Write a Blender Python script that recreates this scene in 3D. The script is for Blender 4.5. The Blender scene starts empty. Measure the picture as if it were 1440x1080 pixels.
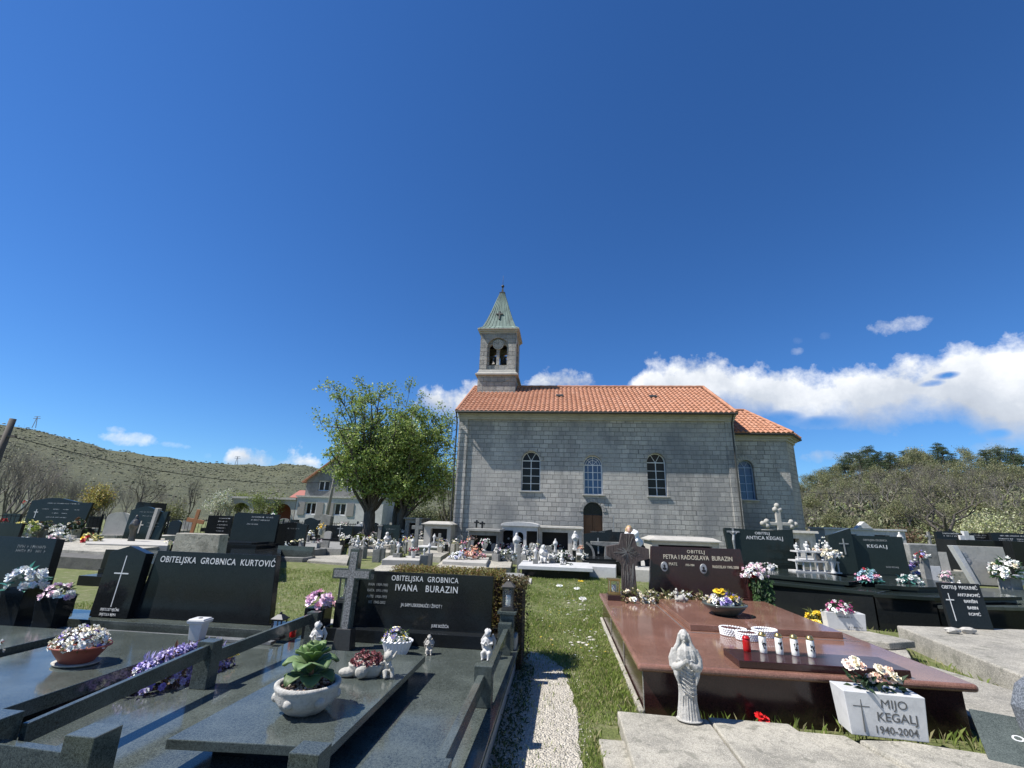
import bpy, math, random
from mathutils import Vector, Matrix
random.seed(7)
S = bpy.context.scene
COL = S.collection
PI = math.pi
R = math.radians
U = random.uniform

# ------------------------------------------------------------------ camera
F = 645.0; CH = 1.65
def _n(v):
    l = math.sqrt(sum(a*a for a in v)); return tuple(a/l for a in v)
_r = R(1.8); _vb = (67, 193)
_yc = _n((_vb[0], -_vb[1], -F))
_d = (F*F)/(_vb[1]*math.cos(_r)-_vb[0]*math.sin(_r))
_zc = _n((_d*math.sin(_r), _d*math.cos(_r), -F))
_xc = tuple(Vector(_yc).cross(Vector(_zc)))
cam_d = bpy.data.cameras.new('camera'); cam = bpy.data.objects.new('camera', cam_d)
COL.objects.link(cam); S.camera = cam
cam.matrix_world = Matrix.Translation((0, 0, CH)) @ Matrix((_xc, _yc, _zc)).to_4x4()
cam_d.sensor_width = 36; cam_d.lens = F/1440*36; cam_d.clip_end = 6000; cam_d.clip_start = .05
def ray(px, py):
    c = (px-720, -(py-540), -F)
    return [sum(a*b for a, b in zip(c, k)) for k in (_xc, _yc, _zc)]
def G(px, py, z=0):            # survey: photo point -> place on the level z
    v = ray(px, py); t = (z-CH)/v[2]; return (v[0]*t, v[1]*t, z)
def P(px, py, Y):              # survey: photo point -> place on the plane y=Y
    v = ray(px, py); t = Y/v[1]; return (v[0]*t, Y, CH+v[2]*t)

# ------------------------------------------------------------------ materials
MATS = {}
class NB:
    def __init__(s, name):
        m = bpy.data.materials.new(name); m.use_nodes = True; s.m = m; s.t = m.node_tree
        s.N = s.t.nodes; s.L = s.t.links; s.b = s.N['Principled BSDF']; MATS[name] = m
    def node(s, typ, **kw):
        n = s.N.new(typ)
        for k, v in kw.items():
            if k in n.inputs.keys():
                s.inp(n.inputs[k], v)
            else: setattr(n, k, v)
        return n
    def inp(s, sock, v):
        if isinstance(v, bpy.types.NodeSocket): s.L.new(v, sock)
        else: sock.default_value = v
    def coord(s, kind='Object', scale=(1, 1, 1)):
        if kind == 'Position': o = s.node('ShaderNodeNewGeometry').outputs['Position']
        else: o = s.node('ShaderNodeTexCoord').outputs[kind]
        if scale == (1, 1, 1): return o
        mp = s.node('ShaderNodeMapping'); s.L.new(o, mp.inputs[0]); mp.inputs['Scale'].default_value = scale
        return mp.outputs[0]
    def noise(s, vec, scale, detail=4, rough=.55, out='Fac', dist=0):
        n = s.node('ShaderNodeTexNoise'); s.L.new(vec, n.inputs['Vector'])
        n.inputs['Scale'].default_value = scale; n.inputs['Detail'].default_value = detail
        n.inputs['Roughness'].default_value = rough; n.inputs['Distortion'].default_value = dist
        return n.outputs[out]
    def vor(s, vec, scale, out='Distance', feature='F1', rnd=1):
        n = s.node('ShaderNodeTexVoronoi'); n.feature = feature; s.L.new(vec, n.inputs['Vector'])
        n.inputs['Scale'].default_value = scale; n.inputs['Randomness'].default_value = rnd
        return n.outputs[out]
    def ramp(s, fac, stops, interp='LINEAR'):
        n = s.node('ShaderNodeValToRGB'); s.L.new(fac, n.inputs[0]); cr = n.color_ramp; cr.interpolation = interp
        while len(cr.elements) < len(stops): cr.elements.new(.5)
        for e, (p, c) in zip(cr.elements, stops):
            e.position = p; e.color = (c, c, c, 1) if not hasattr(c, '__len__') else (*c, 1)
        return n.outputs[0]
    def mix(s, fac, a, b, mode='MIX'):
        n = s.node('ShaderNodeMix'); n.data_type = 'RGBA'; n.blend_type = mode
        s.inp(n.inputs[0], fac)
        for i, v in ((6, a), (7, b)):
            if isinstance(v, bpy.types.NodeSocket): s.L.new(v, n.inputs[i])
            else: n.inputs[i].default_value = (*v, 1)
        return n.outputs[2]
    def math(s, op, a, b=0, c=None, clamp=False):
        n = s.node('ShaderNodeMath'); n.operation = op; n.use_clamp = clamp
        s.inp(n.inputs[0], a); s.inp(n.inputs[1], b)
        if c is not None: s.inp(n.inputs[2], c)
        return n.outputs[0]
    def bump(s, h, strength=.3, dist=.01, normal=None):
        n = s.node('ShaderNodeBump'); s.L.new(h, n.inputs['Height'])
        n.inputs['Strength'].default_value = strength; n.inputs['Distance'].default_value = dist
        if normal: s.L.new(normal, n.inputs['Normal'])
        return n.outputs[0]
    def out(s, color=None, rough=None, normal=None, **kw):
        if color is not None:
            if isinstance(color, bpy.types.NodeSocket): s.L.new(color, s.b.inputs['Base Color'])
            else: s.b.inputs['Base Color'].default_value = (*color, 1)
        if rough is not None: s.inp(s.b.inputs['Roughness'], rough)
        if normal is not None: s.L.new(normal, s.b.inputs['Normal'])
        for k, v in kw.items(): s.b.inputs[k.replace('_', ' ')].default_value = v
        return s.m

def granite(name, dark, light, rough=.1, scale=260, grime=.35):
    b = NB(name); p = b.coord('Position')
    v = b.noise(p, scale, 3, .7); w = b.noise(p, scale*.35, 2, .6)
    f = b.math('ADD', b.math('MULTIPLY', v, .7), b.math('MULTIPLY', w, .3))
    c = b.ramp(f, [(.40, dark), (.52, tuple((a+x)/2 for a, x in zip(dark, light))), (.66, light)])
    big = b.noise(p, 2.2, 5, .6); dust = b.ramp(big, [(.45, 0.), (.75, grime)])
    c = b.mix(dust, c, tuple(min(1, x*1.5+.02) for x in light))
    ro = b.math('ADD', b.math('MULTIPLY', b.noise(p, 6, 5, .6), .16), rough-.05)
    return b.out(c, ro, b.bump(b.noise(p, 3, 2), .05, .01), Specular_IOR_Level=.22 if light[0] < .06 else .5)
granite('black_granite', (.004, .005, .0055), (.026, .029, .03), .09, 300, .08)  # darker tone for upright headstones; the shade on their fronts is in the colour
granite('dark_granite', (.017, .021, .018), (.115, .134, .118), .10, 230, .3)  # lightened for flat tops; their sun and sky brightness is in the colour
granite('green_granite', (.006, .010, .009), (.032, .042, .038), .12, 240, .1)
granite('grey_granite', (.05, .055, .055), (.26, .27, .27), .3, 260, .3)
granite('brown_granite', (.095, .046, .032), (.30, .155, .11), .08, 220, .25)
granite('maroon_granite', (.018, .007, .007), (.06, .022, .02), .14, 240, .1)

def stone(name, base, dark, rough=.85, stain=.6, sc=1.0, bump=.5, speck=.5):
    b = NB(name); p = b.coord('Position')
    n1 = b.noise(p, 1.7*sc, 6, .62); n2 = b.noise(p, 9*sc, 6, .7); n3 = b.noise(p, 70*sc, 4, .75)
    c = b.mix(b.ramp(n1, [(.42, 0.), (.72, stain)]), base, dark)
    c = b.mix(b.ramp(n2, [(.5, 0.), (.72, stain*.7)]), c, tuple(x*.7 for x in dark))
    c = b.mix(b.ramp(n3, [(.52, 0.), (.7, speck)]), c, tuple(x*.55 for x in base))
    if speck > .75:
        vv = b.vor(p, 120*sc, 'Color'); sp = b.node('ShaderNodeSeparateColor'); b.L.new(vv, sp.inputs[0])
        c = b.mix(b.ramp(sp.outputs[0], [(.62, 0.), (.85, .65)]), c, tuple(x*.4 for x in base)); c = b.mix(b.ramp(sp.outputs[1], [(.75, 0.), (.9, .4)]), c, tuple(min(1, x*1.5) for x in base))
        li = b.noise(p, 5*sc, 3, .5); c = b.mix(b.ramp(li, [(.60, 0.), (.66, .5)]), c, (.12, .12, .09))
    h = b.math('ADD', n2, b.math('MULTIPLY', n3, .5))
    return b.out(c, rough, b.bump(h, bump, .012))
stone('concrete', (.38, .355, .295), (.14, .135, .115), .9, .8, 1, .8, .9)
stone('old_concrete', (.44, .41, .335), (.13, .125, .105), .92, .85, 1.6, 1.0, 1.0)
stone('limestone', (.42, .40, .355), (.25, .24, .215), .85, .5, 1.5, .5, .4)
stone('grey_stone', (.25, .248, .23), (.09, .09, .08), .9, .7, 1.5, .8, .7)
stone('white_marble', (.60, .595, .575), (.36, .36, .35), .4, .4, 2, .15, .2)
stone('white_plaster', (.56, .55, .52), (.33, .32, .30), .6, .5, 5, .35, .25)
stone('pale_plaster', (.46, .44, .385), (.24, .225, .19), .75, .6, 4, .5, .25)
stone('house_wall', (.55, .54, .50), (.33, .325, .3), .9, .6, .5, .4, .3)
stone('rough_dark_stone', (.13, .125, .11), (.05, .05, .045), .95, .8, 2, 1, .8)

stone('weathered_white', (.58, .56, .51), (.30, .285, .25), .9, .75, 7, .9, .5)
def plain(name, col, rough=.5, var=.15, **kw):
    b = NB(name); p = b.coord('Position')
    n = b.noise(p, 40, 4, .6)
    c = b.mix(b.ramp(n, [(.35, 0.), (.7, var)]), col, tuple(x*.45 for x in col))
    m = b.out(c, rough, **kw); return m
plain('lettering', (.62, .62, .60), .35, .1)
plain('gold_lettering', (.62, .56, .42), .35, .1)
plain('engraved', (.10, .10, .095), .8, .1)
plain('faint_lettering', (.24, .25, .24), .4, .1)
plain('terracotta', (.30, .085, .055), .6, .2)
plain('bronze', (.10, .095, .085), .4, .4, Metallic=.7)
plain('dark_metal', (.03, .03, .032), .45, .2, Metallic=.5)
plain('grey_metal', (.34, .34, .33), .45, .3, Metallic=.4)
plain('gilt_metal', (.55, .40, .16), .28, .2, Metallic=.9)
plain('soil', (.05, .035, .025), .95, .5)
plain('white_paint', (.75, .75, .74), .5, .08)
plain('blue_paint', (.30, .40, .55), .5, .08)
plain('red_plastic', (.50, .012, .012), .15, .1, Transmission_Weight=.25)
plain('brown_wood', (.16, .07, .03), .6, .6)
plain('orange_wood', (.36, .15, .055), .6, .5)
plain('pole_wood', (.10, .085, .07), .85, .5)
plain('grey_wood', (.30, .28, .25), .85, .4)
plain('black_cloth', (.012, .012, .014), .9, .2)
plain('white_cloth', (.75, .75, .74), .9, .1)
plain('skin', (.55, .33, .24), .55, .05)
plain('blond_hair', (.45, .31, .15), .6, .5)
plain('candle_wax', (.78, .76, .70), .4, .05, Subsurface_Weight=.1)
plain('door_wood', (.20, .085, .03), .55, .6)
plain('red_cloth', (.45, .02, .02), .8, .2)
plain('copper_dark', (.035, .035, .03), .6, .3)
plain('interior_shade', (.01, .01, .01), .9, .1)  # near-black colour painted for the shade inside openings
plain('photo_print', (.35, .36, .38), .25, .8)
b = NB('lantern_glass'); b.out((.9, .92, .92), .03, Transmission_Weight=.95, IOR=1.1)
b = NB('window_glass'); b.out((.03, .026, .022), .12, Specular_IOR_Level=.18)
b = NB('blue_glass'); b.out((.05, .10, .20), .08, IOR=1.5)
b = NB('wood_relief'); p = b.coord('Object')        # rayed carving on the cross
n = b.noise(b.coord('Object', (30, 30, 3)), 3, 6, .7)
b.out(b.ramp(n, [(.35, (.035, .025, .022)), (.6, (.11, .085, .075)), (.8, (.2, .165, .15))]), .6, b.bump(n, 1, .02))
b = NB('coarse_granite'); p = b.coord('Position')
v = b.vor(p, 90); c = b.ramp(v, [(.1, (.05, .055, .06)), (.5, (.12, .13, .14)), (.9, (.22, .235, .25))])
b.out(c, .3)
b = NB('carved_granite'); p = b.coord('Position')
v = b.noise(p, 60, 5, .75); b.out(b.ramp(v, [(.35, (.06, .062, .06)), (.65, (.34, .34, .33))]), .75, b.bump(v, 1, .02))

# attribute-coloured petals / leaves
b = NB('petals'); a = b.node('ShaderNodeVertexColor'); a.layer_name = 'Col'
b.out(a.outputs[0], .6); b.b.inputs['Subsurface Weight'].default_value = 0
b = NB('leaves'); a = b.node('ShaderNodeVertexColor'); a.layer_name = 'Col'
b.out(a.outputs[0], .55)
tr = b.node('ShaderNodeBsdfTranslucent'); b.L.new(b.mix(.0, a.outputs[0], (0, 0, 0)), tr.inputs[0])
mx = b.node('ShaderNodeMixShader'); mx.inputs[0].default_value = .35
b.L.new(b.b.outputs[0], mx.inputs[1]); b.L.new(tr.outputs[0], mx.inputs[2]); b.L.new(mx.outputs[0], b.N['Material Output'].inputs[0])
b = NB('bark'); p = b.coord('Object', (1, 1, .25)); n = b.noise(p, 14, 5, .7)
b.out(b.ramp(n, [(.3, (.035, .03, .024)), (.7, (.13, .115, .095))]), .9, b.bump(n, .8, .03))
b = NB('grey_bark'); p = b.coord('Object', (1, 1, .25)); n = b.noise(p, 10, 4, .7)
b.out(b.ramp(n, [(.3, (.09, .08, .07)), (.7, (.24, .22, .19))]), .9)

def wall_stone(name, bw=.52, bh=.27, base=.36):
    b = NB(name)
    g = b.node('ShaderNodeNewGeometry'); sx = b.node('ShaderNodeSeparateXYZ'); b.L.new(g.outputs['Position'], sx.inputs[0])
    u = b.math('ADD', sx.outputs[0], sx.outputs[1])
    wob = b.math('MULTIPLY', b.math('SUBTRACT', b.noise(g.outputs['Position'], 1.1, 3), .5), .05)
    cv = b.node('ShaderNodeCombineXYZ'); b.L.new(u, cv.inputs[0]); b.L.new(b.math('ADD', sx.outputs[2], wob), cv.inputs[1])
    # rows of uneven lengths: shift u by a noise that changes with the row
    row = b.math('FLOOR', b.math('DIVIDE', b.math('ADD', sx.outputs[2], wob), bh))
    rc = b.node('ShaderNodeCombineXYZ'); b.L.new(b.math('MULTIPLY', u, .9), rc.inputs[0]); b.L.new(b.math('MULTIPLY', row, 7.31), rc.inputs[1])
    jit = b.math('MULTIPLY', b.math('SUBTRACT', b.noise(rc.outputs[0], 1.0, 2), .5), .55)
    cv2 = b.node('ShaderNodeCombineXYZ'); b.L.new(b.math('ADD', u, jit), cv2.inputs[0]); b.L.new(b.math('ADD', sx.outputs[2], wob), cv2.inputs[1])
    br = b.node('ShaderNodeTexBrick'); b.L.new(cv2.outputs[0], br.inputs['Vector'])
    br.inputs['Color1'].default_value = (base*.82, base*.78, base*.70, 1); br.inputs['Color2'].default_value = (base*1.22, base*1.155, base*1.03, 1)
    br.inputs['Mortar'].default_value = (base*.36, base*.345, base*.32, 1)
    br.inputs['Scale'].default_value = 1; br.inputs['Brick Width'].default_value = bw; br.inputs['Row Height'].default_value = bh
    br.inputs['Mortar Size'].default_value = .013; br.inputs['Mortar Smooth'].default_value = .3; br.offset = .5
    P_ = g.outputs['Position']
    st = b.noise(b.coord('Position', (1, 1, .35)), .55, 6, .65)
    c = b.mix(b.ramp(st, [(.40, 0.), (.62, .8)]), br.outputs[0], (base*.45, base*.46, base*.46))
    f = b.noise(P_, 14, 6, .75)
    st2 = b.noise(b.coord('Position', (1.6, 1.6, .16)), 1.1, 5, .7)
    c = b.mix(b.ramp(st2, [(.54, 0.), (.70, .55)]), c, (base*.36, base*.36, base*.35))
    pt = b.noise(P_, .35, 4, .6)
    c = b.mix(b.ramp(pt, [(.50, 0.), (.62, .35)]), c, (base*1.25, base*1.18, base*1.05))
    c = b.mix(b.ramp(f, [(.5, 0.), (.68, .55)]), c, (base*.5, base*.5, base*.47))
    h = b.math('ADD', b.math('MULTIPLY', br.outputs['Fac'], -1.6), b.math('MULTIPLY', f, 1.3))
    b.out(c, .95, b.bump(h, .75, .045))
wall_stone('church_stone', .42, .237, .44)
wall_stone('tower_stone', .46, .30, .40)

b = NB('roof_tile'); p = b.coord('Position')
n = b.noise(p, 3.5, 4, .7); v = b.vor(p, 4.5, 'Color'); sp = b.node('ShaderNodeSeparateColor'); b.L.new(v, sp.inputs[0])
c = b.ramp(sp.outputs[0], [(0, (.34, .15, .08)), (.35, (.39, .18, .10)), (.8, (.42, .20, .12)), (1, (.46, .25, .16))])
b.out(b.mix(b.ramp(n, [(.5, 0.), (.75, .5)]), c, (.22, .12, .085)), .85)
b = NB('old_copper'); p = b.coord('Object', (1, 1, .2)); n = b.noise(p, 3, 6, .7)
b.out(b.ramp(n, [(.3, (.06, .08, .068)), (.5, (.13, .185, .155)), (.7, (.22, .29, .245))]), .7)

b = NB('meadow'); p = b.coord('Position')
n = b.noise(p, .45, 6, .65); m2 = b.noise(p, 4.2, 6, .7); m3 = b.noise(p, 38, 4, .7)
c = b.mix(b.ramp(m3, [(.35, 0.), (.7, 1.)]), (.08, .10, .022), (.18, .21, .06))
c = b.mix(b.ramp(m2, [(.5, 0.), (.66, .85)]), c, (.27, .24, .14))
c = b.mix(b.ramp(n, [(.52, 0.), (.68, .5)]), c, (.19, .175, .1))
b.out(c, .95, b.bump(b.math('ADD', m3, m2), .8, .05))
b = NB('gravel'); p = b.coord('Position')
v = b.vor(p, 55, 'Color'); sp = b.node('ShaderNodeSeparateColor'); b.L.new(v, sp.inputs[0]); d = b.vor(p, 55)
c = b.ramp(sp.outputs[0], [(0, (.33, .30, .245)), (.6, (.44, .405, .335)), (1, (.54, .50, .42))])
c = b.mix(b.ramp(b.noise(p, 3, 4), [(.5, 0.), (.7, .5)]), c, (.35, .31, .24))
b.out(c, .9, b.bump(d, 1, -.02))
def hill(name, cols, bare, sc):
    b = NB(name); p = b.coord('Position')
    n = b.noise(p, .035*sc, 6, .65); m2 = b.noise(p, .22*sc, 6, .75); m3 = b.noise(p, .9*sc, 4, .7)
    c = b.ramp(m2, [(.3, cols[0]), (.5, cols[1]), (.68, cols[2])])
    c = b.mix(b.ramp(n, [(.45, 0.), (.65, .6)]), c, cols[3])
    c = b.mix(b.ramp(m3, [(.62, 0.), (.74, .8)]), c, bare)
    b.out(c, .95, b.bump(m2, 1, 3))
hill('scrub_hill', [(.065, .072, .032), (.095, .10, .048), (.13, .13, .065), (.11, .115, .055)], (.24, .225, .17), 1)
hill('wood_slope', [(.07, .075, .035), (.15, .145, .075), (.24, .22, .13), (.16, .155, .08)], (.33, .31, .25), 6)

# ------------------------------------------------------------------ objects
def tag(o, label=None, cat=None, group=None, kind=None):
    if label: o['label'] = label
    if cat: o['category'] = cat
    if group: o['group'] = group
    if kind: o['kind'] = kind
    return o
def thing(name, label, cat, loc=(0, 0, 0), rz=0, group=None, rx=0, ry=0):
    o = bpy.data.objects.new(name, None); COL.objects.link(o); o.empty_display_size = .1
    o.location = loc; o.rotation_euler = (rx, ry, rz)
    return tag(o, label, cat, group)
def dup(root, loc, rz=None, label=None, group=None, scale=None):
    r = root.copy(); COL.objects.link(r); r.location = loc
    if rz is not None: r.rotation_euler = (root.rotation_euler[0], root.rotation_euler[1], rz)
    if scale: r.scale = (scale,)*3 if not hasattr(scale, '__len__') else scale
    if label: r['label'] = label
    if group: r['group'] = group
    for ch in list(root.children):
        c = ch.copy(); COL.objects.link(c); c.parent = r
        for g in list(ch.children):
            d = g.copy(); COL.objects.link(d); d.parent = c
    return r

class MB:
    def __init__(s): s.v = []; s.f = []; s.c = []; s.col = (1, 1, 1)
    def add(s, vs, fs):
        o = len(s.v); s.v += [tuple(v) for v in vs]; s.f += [tuple(i+o for i in f) for f in fs]; s.c += [s.col]*len(vs); return s
    def box(s, x0, x1, y0, y1, z0, z1, tx=0, ty=0):       # tx,ty: top inset
        return s.add([(x0, y0, z0), (x1, y0, z0), (x1, y1, z0), (x0, y1, z0), (x0+tx, y0+ty, z1), (x1-tx, y0+ty, z1), (x1-tx, y1-ty, z1), (x0+tx, y1-ty, z1)],
                     [(0, 3, 2, 1), (4, 5, 6, 7), (0, 1, 5, 4), (1, 2, 6, 5), (2, 3, 7, 6), (3, 0, 4, 7)])
    def prism(s, poly, a0, a1, axis='y', lean=0):         # poly (u,v) CCW; 'y': u=x v=z ; 'z': u=x v=y ; 'x': u=y v=z
        n = len(poly)
        def q(u, v, a):
            if axis == 'y': return (u, a+lean*v, v)
            if axis == 'z': return (u, v, a)
            return (a, u, v)
        vs = [q(u, v, a0) for u, v in poly]+[q(u, v, a1) for u, v in poly]
        fs = [tuple(range(n)), tuple(range(2*n-1, n-1, -1))]
        for i in range(n):
            j = (i+1) % n; fs.append((i, i+n, j+n, j))
        return s.add(vs, fs)
    def tube(s, pts, rad, n=6, cap=True):
        if not hasattr(rad, '__len__'): rad = [rad]*len(pts)
        pts = [Vector(p) for p in pts]; vs = []; up = None
        for i, p in enumerate(pts):
            d = (pts[min(i+1, len(pts)-1)]-pts[max(i-1, 0)])
            if d.length < 1e-9: d = Vector((0, 0, 1))
            d.normalize()
            if up is None: up = d.orthogonal().normalized()
            up = (up-d*up.dot(d))
            up = up.normalized() if up.length > 1e-6 else d.orthogonal().normalized()
            w = d.cross(up)
            for k in range(n):
                a = 2*PI*k/n; vs.append(p+(up*math.cos(a)+w*math.sin(a))*rad[i])
        fs = []
        for i in range(len(pts)-1):
            for k in range(n):
                a, b_ = i*n+k, i*n+(k+1) % n; fs.append((a, b_, b_+n, a+n))
        if cap: fs += [tuple(reversed(range(n))), tuple(range((len(pts)-1)*n, len(pts)*n))]
        return s.add(vs, fs)
    def lathe(s, prof, c=(0, 0, 0), n=20, sx=1, sy=1, wave=None):
        vs = []; fs = []
        for i, (r, z) in enumerate(prof):
            for k in range(n):
                a = 2*PI*k/n; rr = r*(1+(wave(a, z) if wave else 0)); vs.append((c[0]+rr*sx*math.cos(a), c[1]+rr*sy*math.sin(a), c[2]+z))
        for i in range(len(prof)-1):
            for k in range(n):
                a, b_ = i*n+k, i*n+(k+1) % n; fs.append((a, b_, b_+n, a+n))
        fs += [tuple(reversed(range(n))), tuple(range((len(prof)-1)*n, len(prof)*n))]
        return s.add(vs, fs)
    def ball(s, c, r, n=8, m=5, jit=0):
        if not hasattr(r, '__len__'): r = (r, r, r)
        vs = [(c[0], c[1], c[2]-r[2])]
        for i in range(1, m):
            t = PI*i/m
            for k in range(n):
                a = 2*PI*k/n; q = 1+U(-jit, jit)
                vs.append((c[0]+r[0]*q*math.sin(t)*math.cos(a), c[1]+r[1]*q*math.sin(t)*math.sin(a), c[2]-r[2]*q*math.cos(t)))
        vs.append((c[0], c[1], c[2]+r[2])); e = len(vs)-1; fs = []
        for k in range(n): fs.append((0, 1+(k+1) % n, 1+k)); fs.append((e, e-n+k, e-n+(k+1) % n))
        for i in range(m-2):
            for k in range(n):
                a, b_ = 1+i*n+k, 1+i*n+(k+1) % n; fs.append((a, b_, b_+n, a+n))
        return s.add(vs, fs)
    def quad(s, a, b_, c, d): return s.add([a, b_, c, d], [(0, 1, 2, 3)])
    def mesh(s, name):
        me = bpy.data.meshes.new(name); me.from_pydata(s.v, [], s.f); me.update()
        if any(c != (1, 1, 1) for c in s.c):
            at = me.color_attributes.new('Col', 'FLOAT_COLOR', 'POINT'); fl = []
            for c in s.c: fl += [c[0], c[1], c[2], 1.0]
            at.data.foreach_set('color', fl)
        return me
    def build(s, name, mat, parent=None, bevel=0, smooth=False, remesh=0, loc=None, sm_iter=0, label=None, seg=2, sub=0):
        me = s.mesh(name); me.materials.append(MATS[mat])
        o = bpy.data.objects.new(name, me); COL.objects.link(o)
        if parent: o.parent = parent
        if loc: o.location = loc
        if remesh:
            m = o.modifiers.new('r', 'REMESH'); m.mode = 'VOXEL'; m.voxel_size = remesh; m.use_smooth_shade = True
            if sm_iter:
                k = o.modifiers.new('s', 'SMOOTH'); k.iterations = sm_iter; k.factor = .5
        if bevel:
            m = o.modifiers.new('b', 'BEVEL'); m.width = bevel; m.segments = seg; m.limit_method = 'ANGLE'; m.angle_limit = R(35)
        if sub:
            m = o.modifiers.new('u', 'SUBSURF'); m.levels = sub; m.render_levels = sub
        if smooth:
            me.polygons.foreach_set('use_smooth', [True]*len(me.polygons))
        if label: o['label'] = label
        return o

_vf = {}
def text(txt, size, loc, parent, mat='lettering', name='inscription', align='CENTER', sx=1.0, lean=0, ext=.002, rz=0, space=1.0, offset=0):
    cu = bpy.data.curves.new('t', 'FONT'); cu.body = txt; cu.size = size; cu.extrude = ext; cu.align_x = align
    cu.space_character = space; cu.resolution_u = 3; cu.offset = offset if offset else (size*.008 if size < .12 and 'M' not in txt else 0)
    o = bpy.data.objects.new('t', cu); COL.objects.link(o)
    bpy.context.view_layer.update()
    me = bpy.data.meshes.new_from_object(o.evaluated_get(bpy.context.evaluated_depsgraph_get()))
    bpy.data.objects.remove(o)
    me.materials.clear(); me.materials.append(MATS[mat]); me.name = name
    q = bpy.data.objects.new(name, me); COL.objects.link(q); q.parent = parent
    q.rotation_euler = (PI/2-lean, 0, rz); q.location = loc; q.scale = (sx, 1, 1)
    return q
# ------------------------------------------------------------------ flowers
W = (.80, .79, .74); CR = (.80, .72, .55); PK = (.78, .42, .52); LP = (.80, .60, .66); RD = (.50, .03, .04); YL = (.85, .62, .05)
PY = (.80, .74, .35); VI = (.30, .22, .55); LV = (.40, .35, .60); OR = (.75, .38, .25); MG = (.45, .05, .20); PE = (.85, .62, .48); DP = (.09, .07, .2)
GR = (.06, .12, .03); DG = (.025, .055, .02); BL = (.30, .42, .48); OL = (.16, .17, .06); TEAL = (.08, .26, .22); BR = (.16, .09, .05); RS = (.20, .055, .06)
def vary(c, a=.18):
    k = 1+U(-a, a); return tuple(min(1, max(0, x*k*(1+U(-.06, .06)))) for x in c)
def frame_of(n):
    n = Vector(n).normalized(); a = n.orthogonal().normalized(); return n, a, n.cross(a)
def bloom(mb, c, nrm, r, col, kind='rose'):
    n, a, b_ = frame_of(nrm); c = Vector(c); tw = U(0, 6)
    rings = {'rose': [(.35, .55, 5, 1.1), (.7, .35, 6, .6), (1, .05, 7, .15)], 'daisy': [(1, .15, 9, .05)], 'puff': [(.5, .6, 5, .8), (1, .2, 7, .1)], 'lump': [(1, .3, 5, .3)]}[kind]
    for (rr, h, k, curl) in rings:
        for i in range(k):
            t = tw+2*PI*i/k; w = PI/k*1.15
            mb.col = vary(col, .12)
            d = a*math.cos(t)+b_*math.sin(t); e = -a*math.sin(t)+b_*math.cos(t)
            p0 = c+n*(h*.1*r); p1 = c+d*rr*r*.55+e*math.sin(w)*rr*r*.7+n*r*(h*.6+.05); p2 = c+d*rr*r*.55-e*math.sin(w)*rr*r*.7+n*r*(h*.6+.05)
            p3 = c+d*rr*r*(1-curl*.3)+e*math.sin(w)*r*rr*.45+n*r*(h+curl*.3+U(-.1, .1)); p4 = c+d*rr*r*(1-curl*.3)-e*math.sin(w)*r*rr*.45+n*r*(h+curl*.3+U(-.1, .1))
            mb.add([p0, p1, p3, p4, p2], [(0, 1, 2, 3, 4)])
    if kind == 'daisy':
        mb.col = vary(YL); mb.ball(c+n*r*.15, r*.22, 5, 3)
    else:
        mb.col = vary(tuple(x*.8 for x in col)); mb.ball(c+n*r*.25, r*.33, 5, 3, .1)
def leaf(mb, c, d, up, l, w, col, bend=.3):
    c = Vector(c); d = Vector(d).normalized(); u = Vector(up); s = d.cross(u)
    s = s.normalized() if s.length > 1e-5 else d.orthogonal().normalized(); u = s.cross(d)
    mb.col = vary(col, .25)
    m = c+d*l*.5+u*l*bend*.4; e = c+d*l+u*(-l*bend*.3)
    mb.add([c, m-s*w, m+s*w, e], [(0, 1, 3, 2)] if False else [(0, 1, 3), (0, 3, 2)])
def rdir(zmin=-1):
    while True:
        v = Vector((U(-1, 1), U(-1, 1), U(-1, 1)))
        if .1 < v.length < 1:
            v.normalize()
            if v.z >= zmin: return v
def bouquet(root, cx, cy, cz, rx, ry, h, pal, n=30, bs=.03, kind='rose', leafcol=DG, nl=60, ll=.06, far=False, flat=False):
    """a mound of blooms over leaves; blooms and leaves are two parts"""
    f = MB(); g = MB()
    for i in range(n):
        d = rdir(-.05) if not flat else rdir(.3)
        q = U(.8, 1.05)
        p = (cx+d.x*rx*q, cy+d.y*ry*q, cz+max(0, d.z)*h*q+bs*.3)
        c = random.choices([x[0] for x in pal], [x[1] for x in pal])[0] if hasattr(pal[0][0], '__len__') else random.choice(pal)
        bloom(f, p, (d.x, d.y, d.z+.35), bs*U(.75, 1.2), c, kind)
    for i in range(nl):
        d = rdir(-.15); q = U(.45, 1.0)
        p = (cx+d.x*rx*q, cy+d.y*ry*q, cz+max(0, d.z)*h*q)
        leaf(g, p, d+rdir()*.5, (0, 0, 1), ll*U(.7, 1.4), ll*.22, leafcol)
    f.build('blooms', 'petals', root)
    if nl: g.build('leaves', 'leaves', root)
def pot_lathe(mb, prof, n=24, sx=1, sy=1, c=(0, 0, 0), wave=None):
    mb.lathe(prof, c, n, sx, sy, wave)

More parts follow.
